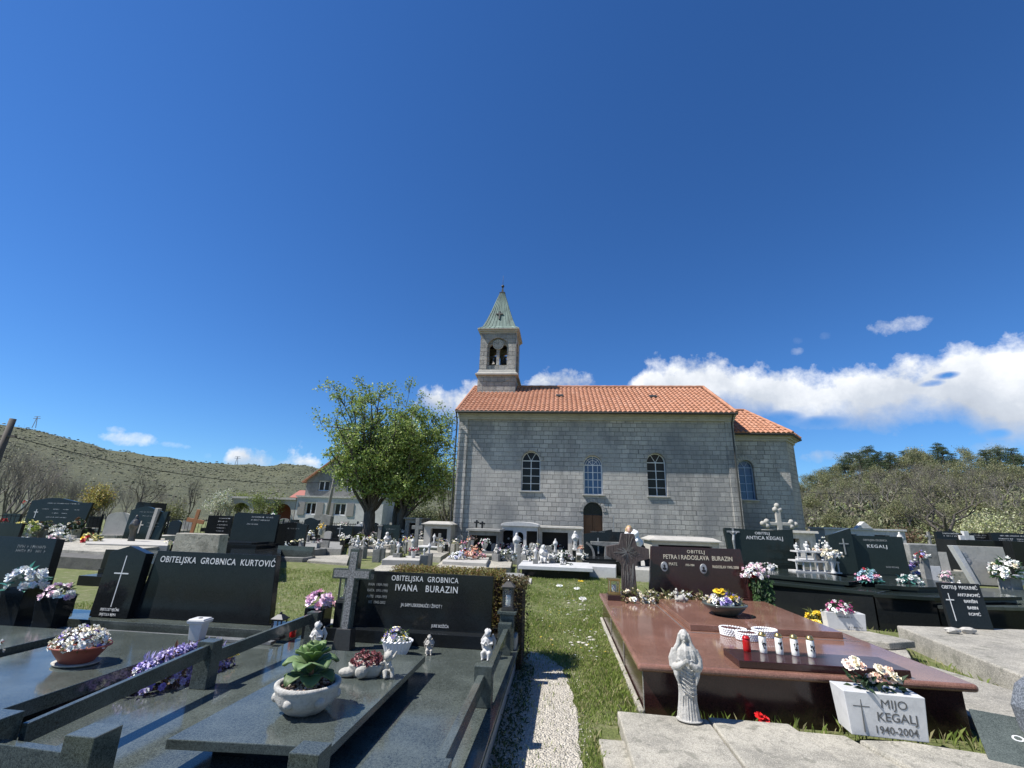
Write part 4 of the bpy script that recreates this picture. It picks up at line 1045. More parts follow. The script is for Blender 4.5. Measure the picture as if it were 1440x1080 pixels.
# ------------------------------------------------------------------ Kurtovic tomb
g2 = thing('family_tomb', 'wide black granite tomb with a pointed side stone and OBITELJSKA GROBNICA KURTOVIĆ headstone', 'tomb', (-4.6, 5.0, 0))
def b2(m, x0, x1, y0, y1, z0, z1, *a): m.box(x0+4.6, x1+4.6, y0-5.0, y1-5.0, z0, z1, *a)
m = MB(); b2(m, -6.0, -3.0, 1.6, 6.35, -.05, .20); m.build('base', 'dark_granite', g2, bevel=.004)
m = MB(); b2(m, -5.95, -3.04, 1.65, 5.45, .201, .235, .01, .01); m.build('platform', 'dark_granite', g2, bevel=.003)
m = MB(); b2(m, -6.05, -3.10, 5.62, 6.12, .236, .33); m.build('plinth', 'dark_granite', g2, bevel=.004)
m = MB(); b2(m, -5.92, -3.18, 5.40, 5.50, .236, .27); m.build('kerb', 'grey_granite', g2, bevel=.004)
m = MB(); b2(m, -4.72, -3.52, 2.0, 4.95, .30, .40); m.build('slab', 'dark_granite', g2, bevel=.005)
m = MB(); b2(m, -4.6, -3.64, 2.1, 4.85, .236, .30); m.build('slab_support', 'black_granite', g2)
hs = headstone(g2, 'trap', 1.72, .79, .11, 'black_granite', -4.42+4.6, 5.90-5.0, .33, .08)
text('OBITELJSKA  GROBNICA  KURTOVIĆ', .105, (.04, -.058, .655), hs, 'lettering', sx=.86, space=1.08)
o = headstone(g2, 'peak', .52, .84, .13, 'black_granite', -5.58+4.6, 5.82-5.0, .33, .08, name='cross_stone')
m = MB(); m.box(-.006, .006, -.068, -.065, .12, .72); m.box(-.10, .10, -.069, -.066, .50, .515); m.build('cross', 'lettering', o)
text('SVJETLOST VJEČNA', .042, (.0, -.068, .075), o, 'lettering', sx=.72); text('SVIJETLILA NJIMA', .042, (-.01, -.068, .02), o, 'lettering', sx=.72)
t = thing('flower_bowl', 'terracotta bowl full of small white and violet flowers on the black slab', 'flower bowl', (-3.98, 3.92, .40))
m = MB(); m.lathe([(.105, 0), (.115, .01), (.165, .08), (.185, .115), (.205, .12), (.205, .132), (.18, .13), (.165, .11)], (0, 0, .015), 36, 1.12, .9); m.build('bowl', 'terracotta', t, smooth=True)
m = MB(); m.lathe([(.12, 0), (.15, .006), (.16, .02), (.14, .018)], (0, 0, 0), 28, 1.1, .9); m.build('saucer', 'pale_plaster', t, smooth=True)
bouquet(t, 0, 0, .13, .20, .17, .14, [(W, 7), (CR, 3), (VI, 1.0)], 190, .022, 'puff', OL, 150, .04)
t = thing('flower_arrangement', 'low arrangement of violet, yellow and pink flowers lying beside the rail', 'flowers', (-3.24, 4.2, .24), 1.25)
bouquet(t, 0, 0, .02, .46, .15, .24, [(LV, 6), (VI, 3), ((.55, .5, .6), 1), (W, 1), (BR, 1.5)], 420, .026, 'puff', BR, 200, .06)
m = MB()
for k in range(150):
    a = U(-.3, .3); c0 = (a, U(-.08, .08), .19+U(-.02, .03)); leaf(m, c0, (U(-.3, .3), U(-.3, .3), 1), (0, 1, 0), U(.04, .09), .004, (.38, .34, .58))
m.build('tulle', 'petals', t)
f = MB()
for k in range(22): bloom(f, (.40+U(-.06, .08), U(-.08, .05), .08+U(0, .05)), (0, -.3, 1), .028, PK if k % 3 == 0 else YL, 'puff')
f.build('yellow_blooms', 'petals', t)
t = thing('marble_vase', 'square white marble vase, empty, near the black rail', 'vase', (-3.62, 4.80, .401), .1)
m = MB(); m.box(-.052, .052, -.052, .052, 0, .155, -.012, -.012); m.box(-.082, .082, -.075, .075, .156, .185, -.006, -.006); m.box(-.08, .08, -.073, .073, .186, .198, .006, .006); m.build('body', 'white_marble', t, bevel=.003)
m = MB(); m.lathe([(.02, 0), (.02, .003)], (0, 0, .1985), 14); m.build('hole', 'interior_shade', t)  # flat black disc painted on top as the shade of a hole

# ------------------------------------------------------------------ tomb at the left border
g3 = thing('family_tomb', 'low black granite tomb at the left edge with a dark headstone', 'tomb', (-7.2, 5.3, 0))
def b3(m, x0, x1, y0, y1, z0, z1, *a): m.box(x0+7.2, x1+7.2, y0-5.3, y1-5.3, z0, z1, *a)
m = MB(); b3(m, -9.2, -6.03, 1.5, 6.5, -.05, .25); m.build('base', 'dark_granite', g3, bevel=.004)
m = MB(); b3(m, -9.0, -6.7, 5.75, 6.35, .251, .36); m.build('plinth', 'black_granite', g3, bevel=.004)
m = MB(); b3(m, -9.0, -4.80, 1.8, 4.95, .252, .44); 
hs = headstone(g3, 'trap', 1.9, .84, .12, 'black_granite', -7.95+7.2, 6.12-5.3, .36, .1)
marks(hs, [(.35, .80, .70), (.35, .80, .645)], -.062, 'faint_lettering', hgt=.04)
m = MB(); b3(m, -8.6, -6.2, 2.0, 4.6, .251, .31); b3(m, -8.7, -6.1, 1.9, 4.7, .311, .41); m.build('slab', 'dark_granite', g3, bevel=.005)
vase_flowers('big white rose bouquet in a tapered black granite vase, left edge', (-6.55, 5.50, .25), .19, [W, (.75, .78, .80)], 'stone', 'black_granite', .42, .16, 34, .06, 'rose', TEAL, h=.24, nl=30, ll=.09)
vase_flowers('white and mauve bouquet in a black granite vase left of the pointed stone', (-5.98, 5.42, .25), .17, [(W, 3), (LP, 2), ((.5, .35, .5), 1)], 'stone', 'black_granite', .36, .15, 30, .045, 'rose', DG, h=.13)
vase_flowers('red and white flowers on the slab cut by the left edge of the picture', (-4.95, 3.95, .41), .16, [(RD, 4), (W, 2), (CR, 2)], None, n=70, bs=.025, kind='puff', h=.12)
o = None
m = MB(); m.prism([(0, 0), (1.5, 0), (1.5, 3.0), (0, 3.0)], 0, .14, 'z'); o = m.build('black_slab', 'dark_granite', None, bevel=.005); o.location = (-6.45, 1.85, .27); tag(o, 'thick polished black slab left of the terracotta bowl', 'slab')

# ------------------------------------------------------------------ brown tomb on the right of the path
g4 = thing('family_tomb', 'large polished red-brown granite tomb with a rounded top edge and PETRA i RADOSLAVA BURAZIN headstone', 'tomb', (2.1, 6.8, 0))
def b4(m, x0, x1, y0, y1, z0, z1, *a): m.box(x0-2.1, x1-2.1, y0-6.8, y1-6.8, z0, z1, *a)
m = MB(); b4(m, .76, 3.42, 4.86, 9.0, -.05, .375); m.build('base', 'maroon_granite', g4, bevel=.004)
m = MB()
for y in (4.86, 6.2, 7.6): b4(m, .752, .759, y, y+.02, 0, .37)
m.build('panel_joint', 'concrete', g4)
m = MB(); b4(m, .705, .751, 4.84, 9.0, -.02, .06); m.build('foot_strip', 'old_concrete', g4, bevel=.01)
m = MB(); m.prism([(.70-2.1, 4.77-6.8), (3.50-2.1, 4.77-6.8), (3.50-2.1, 9.06-6.8), (.70-2.1, 9.06-6.8)], .376, .44, 'z'); m.build('top_slab', 'brown_granite', g4, bevel=.03, seg=4, smooth=False)
m = MB(); b4(m, 1.50, 1.512, 6.3, 8.6, .4405, .442); b4(m, 1.5, 3.4, 6.2, 6.212, .4405, .442); m.build('slab_joint', 'grey_granite', g4)
m = MB(); b4(m, 1.56, 3.28, 6.30, 8.45, .441, .51); m.build('raised_slab', 'brown_granite', g4, bevel=.006)
m = MB(); b4(m, 1.56, 3.10, 8.58, 8.90, .441, .52); m.build('plinth', 'maroon_granite', g4, bevel=.004)
hs = headstone(g4, 'trap', 1.56, .76, .10, 'maroon_granite', 2.35-2.1, 8.75-6.8, .52, .05)
text('OBITELJ', .075, (0, -.052, .665), hs, 'gold_lettering', sx=.95, space=1.25); text('PETRA I RADOSLAVA  BURAZIN', .102, (0.02, -.052, .56), hs, 'gold_lettering', sx=.80)
text('MATE', .07, (-.40, -.052, .455), hs, 'gold_lettering', sx=.8); text('1955-1984', .05, (-.12, -.052, .455), hs, 'gold_lettering', sx=.7)
text('RADOSLAV 1945-2008', .062, (.47, -.052, .44), hs, 'gold_lettering', sx=.72)
for x, z in ((-.55, .43), (.10, .42)):
    m = MB(); m.lathe([(.068, 0), (.075, .006), (.066, .012)], (0, 0, 0), 24, .8, 1.1); q = m.build('portrait_rim', 'grey_metal', hs); q.rotation_euler = (PI/2, 0, 0); q.location = (x, -.051, z)
    m = MB(); m.lathe([(.06, .0), (.06, .003)], (0, 0, 0), 24, .8, 1.1); q = m.build('portrait', 'photo_print', hs); q.rotation_euler = (PI/2, 0, 0); q.location = (x, -.062, z)
    m = MB(); m.ball((0, 0, .015), (.018, .003, .022), 10, 7); m.ball((0, 0, -.03), (.035, .003, .022), 10, 7); q = m.build('portrait_face', 'dark_metal', hs); q.location = (x, -.066, z)
m = MB(); m.prism([(-.12, 0), (.13, 0), (.115, .42), (.16, .50), (.36, .56), (.36, .72), (.16, .76), (.12, .96), (-.10, .96), (-.14, .78), (-.36, .74), (-.36, .58), (-.15, .50), (-.11, .42)][::1], -.05, .05, 'y'); m.v = [(x*1.0, y, z*1.0) for x, y, z in m.v]
cr = m.build('cross', 'wood_relief', g4, bevel=.006); cr.location = (1.17-2.1, 8.62-6.8, .52)
m = MB(); random.seed(8)
for k in range(70):
    a = U(0, 2*PI); l = U(.10, .30); cx_, cz_ = 0, .65; L2 = min(l, .33 if abs(math.sin(a)) < .35 or abs(math.cos(a)) < .4 else .13)
    m.tube([(cx_+.02*math.cos(a), -.052, cz_+.02*math.sin(a)), (cx_+L2*math.cos(a), -.054, cz_+L2*math.sin(a))], [.003, .0012], 3)
for k in range(26):
    x = U(-.10, .10); z = U(.02, .3); m.tube([(x, -.052, z), (x+U(-.01, .01), -.053, z+U(.1, .25))], [.0015, .002], 3)
m.build('carved_rays', 'grey_stone', cr)
m = MB(); b4(m, .98, 1.38, 8.52, 8.78, .441, .52); m.build('cross_base', 'maroon_granite', g4, bevel=.004)
m = MB(); m.prism([(0, 0), (1.42, 0), (1.42, .42), (0, .42)], 0, .06, 'z'); q = m.build('candle_tray', 'maroon_granite', g4, bevel=.005); q.location = (1.60-2.1, 4.83-6.8, .443)
lantern('square brass lantern with glass sides at the foot of the carved brown cross', (.90, 8.42, .52), .17, .30, 'gilt_metal', roof='flat', rz=.1)
tag(slab_thing('small dark base block under the brass lantern', [(.78, 8.26), (1.06, 8.26), (1.06, 8.54), (.78, 8.54)], .441, .519, 'maroon_granite', 'base block', 'lantern_base', .004))
votive('red plastic grave candle at the left end of the candle row', (*G(1051, 916, .503)[:2], .503), .135, .036, 'red_plastic', 'red_plastic', False)
for k, (px, py, lb) in enumerate(((1093, 925, 'first white candle, beside the red one'), (1118, 928, 'second of the four white candles in the row'), (1141, 930, 'third of the four white candles in the row'), (1142, 932, ''))):
    pass
for x, y, lb in ((*G(1074, 918, .503)[:2], 'white grave candle with gold lid right beside the red candle'), (*G(1097, 920, .503)[:2], 'second white grave candle with gold lid from the red one'), (*G(1119, 922, .503)[:2], 'third white grave candle with gold lid from the red one'), (*G(1142, 924, .503)[:2], 'white grave candle with gold lid at the right end of the candle row')):
    votive(lb, (x, y, .503), .18, .034, group='white candles on the brown tomb')
# round bowl
t = thing('flower_bowl', 'wide shallow dark bowl with yellow, white and violet flowers on the brown slab', 'flower bowl', (2.22, 7.05, .51))
m = MB(); m.lathe([(.13, 0), (.17, .02), (.26, .10), (.285, .13), (.285, .145), (.23, .145), (.21, .12)], n=44); m.build('bowl', 'dark_granite', t, smooth=True)
bouquet(t, .02, 0, .13, .20, .17, .13, [(W, 4), (CR, 2), (VI, 2), (LV, 1), (YL, .6)], 64, .04, 'rose', OL, 90, .08)
f = MB()
for k in range(9): bloom(f, (-.06+U(-.06, .06), -.05+U(-.04, .04), .27+U(0, .02)), (0, -.4, 1), .05, YL, 'puff')
f.build('yellow_blooms', 'petals', t)
# crocheted baskets
def crochet(label, x, y, r, rz, heart=False, fill=True):
    t = thing('crochet_basket', label, 'basket', (x, y, .441), rz)
    m = MB(); n = 30
    for j in range(4):
        for i in range(n):
            a = 2*PI*(i+.5*(j % 2))/n; k = 1+(.18*math.cos(a*1) if heart else 0)
            m.ball((r*k*math.cos(a)*(1+.02*j), r*.8*math.sin(a)*(1+.02*j), .012+.02*j), (r*.13, r*.13, .013), 5, 4)
    m.build('basket', 'white_paint', t, smooth=True)
    if fill:
        f = MB()
        for i in range(40):
            a, q = U(0, 6.3), U(0, r*.8); f.col = vary((.09, .035, .03), .3); f.ball((q*math.cos(a), q*.8*math.sin(a), .062), (U(.012, .03), U(.012, .03), .02), 5, 4, .2)
        f.build('filling', 'petals', t)
crochet('white crocheted heart-shaped basket at the left, filled with dark cones', *G(1028, 893, .441)[:2], .13, -.3, True)
crochet('white crocheted round basket in the middle with dark filling', *G(1052, 900, .441)[:2], .115, 0)
crochet('white crocheted ring basket behind the white candles, empty', *G(1076, 895, .441)[:2], .125, .2, fill=False)
# wreath along the stone
random.seed(31)
t = thing('flower_garland', 'long garland of cream flowers and dry leaves along the foot of the brown headstone', 'garland', (1.55, 8.25, .44))
for cx_, cy_, rr in ((-.35, -.05, .20), (-.08, .0, .15), (.2, .05, .13), (.45, .1, .15), (.72, .05, .12)):
    bouquet(t, cx_, cy_, .0, rr, rr*.7, .19 if cx_ < -.2 else .15, [(CR, 4), (W, 3), ((.6, .55, .35), 2), (BR, 1)], 26, .035, 'puff', OL, 60, .09)
vase_flowers('cascading bouquet of white and pink flowers at the right end of the brown headstone', (3.20, 8.55, .85), .20, [(W, 4), (LP, 3), (CR, 2)], None, n=60, bs=.04, h=.17)
t = thing('trailing_plant', 'long trailing green stems hanging below the pink and white bouquet', 'plant', (3.28, 8.50, .86)); m = MB()
for k in range(420):
    x = U(-.14, .16); z = -U(0, .42); leaf(m, (x+.02*math.sin(z*20), U(-.05, .05), z), (U(-.6, .6), -.5, -.6), (0, -1, 0), .07, .02, random.choice((GR, DG, (.08, .16, .05))))
m.build('leaves', 'leaves', t)
m = MB(); m.tube([(-.05, 0, 0), (-.04, 0, -.42)], .006, 5); m.tube([(.06, 0, 0), (.08, 0, -.4)], .006, 5); m.build('stem', 'brown_wood', t)
tag(slab_thing('narrow maroon stand behind the cascading bouquet', [(3.12, 8.60), (3.36, 8.60), (3.36, 8.76), (3.12, 8.76)], .441, .84, 'maroon_granite', 'stand', 'flower_stand', .004))
votive('tall red grave candle standing above the cascading bouquet', (3.24, 8.68, .842), .24, .05, 'red_plastic', 'grey_metal', False)
t = thing('cherub_head', 'small grey cherub head figurine lying before the garland', 'figurine', (1.88, 7.98, .51)); m = MB()
m.ball((0, 0, .05), .05, 12, 8); m.ball((.07, .02, .035), (.04, .03, .03), 8, 6); m.ball((-.06, .02, .03), (.04, .03, .03), 8, 6); m.ball((0, -.05, .045), .009, 6, 4); m.build('figure', 'limestone', t, remesh=.006)
angel('small grey angel figurine peeking over the cherub head', (1.86, 8.22, .52), .17, 'limestone', .2, .03)
# Mary
robed('white statue of a veiled robed woman holding a garland, standing on the slab edge', (1.055, 4.50, .125), .67, 'weathered_white', -.12, .0062, name='madonna_statue')
# Mijo vase
t = thing('marble_flower_box', 'white marble flower box engraved MIJO KEGALJ 1940-2004 with a black cross', 'flower box', (2.53, 4.52, .13), -.10)
m = MB(); m.box(-.26, .26, -.11, .11, 0, .30, -.02, -.015); m.build('box', 'white_marble', t, bevel=.004)
m = MB(); m.box(-.17, -.164, -.1225, -.1095, .03, .27); m.box(-.225, -.11, -.1215, -.1185, .20, .206); o = m.build('cross', 'engraved', t); o.rotation_euler = (0, 0, 0)
text('MIJO', .085, (.06, -.1215, .205), t, 'engraved', sx=1.05, ext=.001, lean=-.05); text('KEGALJ', .085, (.07, -.1172, .115), t, 'engraved', sx=1.0, ext=.001, lean=-.05); text('1940-2004', .072, (.05, -.1132, .03), t, 'engraved', sx=.95, ext=.001, lean=-.05)
t = thing('rose_bouquet', 'pale peach artificial roses standing in the white marble flower box', 'flowers', (2.53, 4.50, .42), 0)
f = MB(); g_ = MB(); random.seed(6)
for i in range(15):
    x = U(-.19, .20); z = .10+U(-.02, .07)+(.07 if x < -.1 else 0); y = U(-.07, .07); bloom(f, (x, y, z), (x*2, -.7, .8), U(.036, .046), random.choice((PE, CR, (.85, .70, .60))), 'rose')
for i in range(70): leaf(g_, (U(-.17, .2), U(-.08, .08), U(.0, .09)), rdir(-.3), (0, 0, 1), .08, .022, DG)
f.build('blooms', 'petals', t); g_.build('leaves', 'leaves', t)

# ------------------------------------------------------------------ slabs at the front right
random.seed(41)
slab_thing('weathered concrete step beside the grass path, lowest of the front slabs', [(.30, 4.22), (.50, 4.22), (.64, 3.0), (.33, 3.0)], -.05, .055, 'old_concrete')
slab_thing('weathered concrete grave slab with the robed statue on its rear edge', [(.49, 4.62), (1.22, 4.58), (1.22, 3.0), (.49, 3.0)], -.05, .115, 'old_concrete')
slab_thing('weathered concrete grave slab between the statue and the marble flower box', [(1.23, 4.60), (1.86, 4.58), (2.05, 3.0), (1.235, 3.0)], -.05, .125, 'old_concrete')
slab_thing('weathered concrete grave slab at the left of the marble flower box', [(1.88, 4.52), (2.24, 4.50), (2.56, 3.2), (2.06, 3.2)], -.05, .10, 'old_concrete')
slab_thing('cracked rounded concrete slab under the marble flower box', [(2.26, 4.36), (2.6, 4.40), (3.2, 4.25), (3.5, 3.9), (3.5, 3.0), (2.58, 3.0)], -.05, .13, 'old_concrete', bevel=.02)
votive('red flower-shaped candle on the ground before the brown tomb', (1.72, 4.72, 0.0), .12, .045, 'red_plastic', 'red_plastic', False)
t = thing('red_flower', 'bright red artificial flower by the statue slab', 'flower', (1.68, 4.66, .13)); f = MB()
for i in range(3): bloom(f, (U(-.04, .04), U(-.02, .02), U(-.02, .01)), (0, -.5, 1), .04, (.6, .01, .01), 'puff')
f.build('blooms', 'petals', t)
# dark plaque and rounded stone in the corner
t = thing('headstone', 'coarse grey rounded granite stone with a flat black plaque, right bottom corner', 'headstone', (3.42, 4.05, 0))
m = MB(); m.prism([(-.10, 0), (.6, 0), (.6, .60), (.2, .66), (.02, .64), (-.10, .56), (-.16, .42)], -.12, .12, 'y'); o = m.build('stone', 'coarse_granite', t, bevel=.03, seg=3); o.location = (.10, .18, .02)
m = MB(); m.box(-.36, .40, -.26, .26, 0, .02); o = m.build('plaque', 'dark_granite', t, bevel=.003); o.location = (-.0, .12, .20); o.rotation_euler = (.45, 0, -.5)
q = text('OB', .075, (-.12, .02, .022), o, 'lettering', sx=1.2); q.rotation_euler = (0, 0, 0)
# long slabs behind the brown tomb
slab_thing('long weathered concrete slab right behind the brown tomb', [(3.72, 8.9), (4.45, 9.2), (4.95, 8.0), (4.35, 6.9), (3.72, 6.9)], -.05, .16, 'concrete')
slab_thing('dark broken edge of a concrete slab behind the brown tomb', [(3.90, 7.9), (4.62, 7.7), (4.75, 7.4), (4.3, 7.2), (3.9, 7.4)], .165, .25, 'concrete')
slab_thing('lower concrete slab running beside the right flank of the brown tomb', [(3.6, 6.8), (4.5, 6.8), (5.2, 4.2), (3.65, 4.2)], -.05, .10, 'concrete')
slab_thing('large thick concrete slab at the right border in front of the black terrace', [(5.20, 8.45), (8.6, 8.8), (8.6, 5.6), (4.75, 5.75)], -.05, .26, 'concrete', bevel=.02)
# grass blades
random.seed(77); m = MB(); n_ = 0
def blade(x, y, h, z=0):
    a = U(0, 2*PI); w = U(.0022, .0042)*(1+y*.09); l = U(.2, .7)*h; dx, dy = math.cos(a), math.sin(a)
    m.col = random.choice(((.18, .25, .045), (.24, .31, .07), (.14, .20, .04), (.30, .35, .10), (.42, .38, .20)))
    m.add([(x-dy*w, y+dx*w, z), (x+dy*w, y-dx*w, z), (x+dx*l*.4, y+dy*l*.4, z+h*.7), (x+dx*l, y+dy*l, z+h)], [(0, 1, 2), (0, 2, 3) if False else (1, 3, 2)])
def dens_(x, y): return .5+.5*math.sin(x*2.7+1.3*math.sin(y*1.9))*math.sin(y*2.1+1.7*math.sin(x*2.3+1))
blocks = [(.72, 3.55, 4.8, 9.1), (-2.95, -.45, 1.9, 6.2), (-6.1, -3.0, 1.6, 6.3), (.3, 3.5, 3, 4.62), (-9.2, -6.0, 1.5, 6.5)]
while n_ < 95000:
    r_ = random.random()
    if r_ < .62: y = 3.2+12.5*random.random()**1.5; x = U(-.55, .75)+(U(-1.3, 1.6) if y > 9.3 else 0)
    elif r_ < .78: x = U(-8.5, -2.5); y = U(6.6, 14.5)
    elif r_ < .9: x = U(-4, 6); y = U(9.2, 17)
    else: x = U(-7.0, -5.6); y = U(6.3, 8)
    if any(a < x < b_ and c < y < d for a, b_, c, d in blocks): continue
    if inpoly(x, y, poly) and random.random() > .03+.6*max(0, (y-5.6)): continue
    d = dens_(x, y)
    if random.random() > .22+.78*d: continue
    blade(x, y, U(.02, .055)*(.7+.7*d)); n_ += 1
for k in range(150): blade(U(.95, 3.4), U(4.66, 4.84), U(.03, .13))
for k in range(500): blade(U(.48, .72), U(4.4, 6.0), U(.04, .1))
for k in range(200): blade(U(.22, .34), U(3.0, 4.4), U(.04, .09))
for k in range(120): blade(U(4.55, 4.9), U(6.2, 8.0), U(.05, .12))
for k in range(70): blade(U(3.2, 3.7), U(4.2, 4.9), U(.05, .14))
o = m.build('grass', 'leaves'); tag(o, 'short spring grass between the graves', 'grass', kind='stuff')
m = MB(); random.seed(9)
for k in range(190):
    x, y = (U(-.3, .75), U(6.5, 14)) if k % 2 else (U(-7.5, -3), U(7, 13)); bloom(m, (x, y, .05), (0, 0, 1), .012, YL if k % 3 == 0 else W, 'lump')
o = m.build('daisies', 'petals'); tag(o, 'tiny daisies scattered through the grass', 'wildflowers', kind='stuff')
m = MB()
for k in range(60):
    x, y = U(.1, .6), U(6.3, 11.5); s = U(.01, .04); m.col = (.5, .47, .4); m.ball((x, y, .01), (s, s*.8, s*.4), 6, 4, .2)
o = m.build('ground_stones', 'petals'); tag(o, 'pale little stones lying in the grass strip', 'stones', kind='stuff')
# leafy weeds on the shaded platform foot
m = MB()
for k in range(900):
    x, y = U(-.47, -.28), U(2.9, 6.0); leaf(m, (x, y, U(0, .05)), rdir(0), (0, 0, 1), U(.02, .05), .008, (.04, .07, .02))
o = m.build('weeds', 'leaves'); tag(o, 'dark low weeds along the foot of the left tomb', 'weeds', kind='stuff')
# ------------------------------------------------------------------ rows of graves further back
random.seed(101)
def sz(px0, px1, pyt, pyf, zf):
    c = G((px0+px1)/2, pyf, zf); Y = c[1]; return c[0], Y, P(px1, pyf, Y)[0]-P(px0, pyf, Y)[0], P((px0+px1)/2, pyt, Y)[2]-zf
def pg(label, px0, px1, pyt, pyf, zf, kind='flat', ms='dark_granite', mb_=None, l=1.7, lines=None, cross=None, wx=1.25, slab=True, kerb=.08, rz=0, th=.12, tm='faint_lettering', lean=.05, dx=0):
    x, y, w_, h = sz(px0, px1, pyt, pyf, zf); zb = max(.06, (zf-.1)/.7)
    t = grave(label, x, y, w_*wx, l, zb, (kind, w_, h, th), (ms, mb_ or ms), slab, kerb, lines, cross, rz, lean, None, .1, tm); return t
T3 = [(-.6, .6, .80), (-.7, -.1, .62), (.1, .7, .62), (-.7, -.1, .5), (.1, .7, .5)]
T2 = [(-.6, .6, .82), (-.45, .45, .68)]
pg('black granite headstone with a wavy top and rows of name plates, far left', 32, 120, 700, 742, .5, 'wave', 'black_granite', l=1.6, lines=[(-.45, .6, .80), (-.55, -.35, .6), (-.2, .0, .6), (.12, .3, .6), (.5, .65, .6), (-.2, .0, .47), (.12, .3, .47), (-.35, .3, .33)], cross=(-.72, .3, .45, 'lettering'), tm='lettering')
pg('small pale tilted headstone with a peaked cap and a dot portrait', 146, 176, 720, 752, .35, 'arch', 'limestone', 'concrete', l=.8, slab=False, rz=.15)
t = pg('grey green granite headstone with a wavy top, pale frame and a crucifix', 172, 226, 712, 760, .35, 'wave', 'green_granite', 'concrete', l=1.4, lines=[(-.5, .5, .82), (-.3, .4, .7), (.1, .7, .5), (.1, .7, .4)], cross=(-.25, .2, .5, 'limestone'), lean=.08)
m = MB(); x, y, w_, h = sz(170, 178, 713, 762, .35); m.box(-.07, .07, -.1, .1, 0, h); o = m.build('side_pillar', 'limestone', t, bevel=.005); o.location = (x-t.location.x, 0, .35); o.rotation_euler = (0, .10, 0)
pg('dark flat-topped headstone just behind the wavy grey green one', 184, 226, 706, 738, .45, 'cut', 'black_granite', l=.7, slab=False)
t = thing('headstone', 'broad pale concrete headstone block with worn engraving and stains, above the Kurtović stone', 'headstone', (*G(272, 812, .2)[:2], 0)); m = MB()
xx, yy = t.location.x, t.location.y; hh_ = P(272, 750, yy)[2]
m.prism([(-.62, .05), (.58, .05), (.53, hh_), (-.55, hh_)], -.12, .16, 'y'); m.build('block', 'old_concrete', t, bevel=.01)
marks(t, [(-.38, .3, hh_*.5)], -.121, 'engraved', hgt=.07)
pg('small black headstone covered with lines of names beside the wooden cross', 287, 322, 725, 756, .45, 'flat', 'black_granite', l=1.3, lines=[(-.1, .8, .86), (-.1, .6, .72), (-.1, .7, .56), (-.1, .6, .42), (-.1, .5, .28)], tm='lettering')
pg('wide dark granite headstone with rounded corner behind a small brown lantern', 322, 386, 721, 764, .45, 'cut', 'black_granite', l=1.5, lines=[(-.2, .75, .84), (-.2, .6, .74), (-.35, .15, .6)], tm='lettering')
pg('dark granite headstone with light gabled cap and oval portrait', 386, 428, 734, 768, .35, 'peak', 'black_granite', l=1.3, lines=[(-.3, .5, .7)])
pg('black wavy headstone below the pale house, left of the peaked one', 425, 447, 728, 752, .4, 'wave', 'black_granite', l=1.2)
pg('pale stone block with a gabled top in front of the house', 440, 464, 723, 748, .45, 'peak', 'grey_stone', 'concrete', l=.8, slab=False, th=.5)
pg('long low black headstone left of the white angel group', 456, 494, 739, 758, .35, 'flat', 'black_granite', l=1.6, cross=(.1, .2, .6, 'faint_lettering'))
pg('long low black headstone directly left of the tree trunk', 488, 524, 740, 756, .35, 'flat', 'black_granite', l=1.4)
pg('white grave with a small cross and figures at the foot of the big tree', 497, 519, 736, 757, .3, 'arch', 'white_plaster', 'pale_plaster', l=1.0, slab=False)
t = pg('dark green headstone with a side pillar right of the tree trunk', 535, 560, 738, 766, .3, 'flat', 'green_granite', 'concrete', l=1.6, lines=[(-.5, .5, .75)])
m = MB(); m.box(-.62, -.45, -.08, .1, .2, 1.15); m.box(-.66, -.41, -.12, .14, 1.151, 1.2); m.build('side_pillar', 'grey_stone', t, bevel=.006)
pg('low dark grave with a stone bed beneath the gabled black headstone', 390, 440, 768, 779, .2, 'flat', 'dark_granite', 'grey_stone', l=.8, slab=False, wx=1.1)
pg('low black headstone at the left edge behind the red flowers', -30, 25, 735, 760, .35, 'flat', 'black_granite', l=1.0)
pg('dark headstone half hidden behind the pointed Kurtović stone', 143, 178, 773, 800, .3, 'flat', 'black_granite', l=.5, slab=False, wx=1.0, kerb=0)
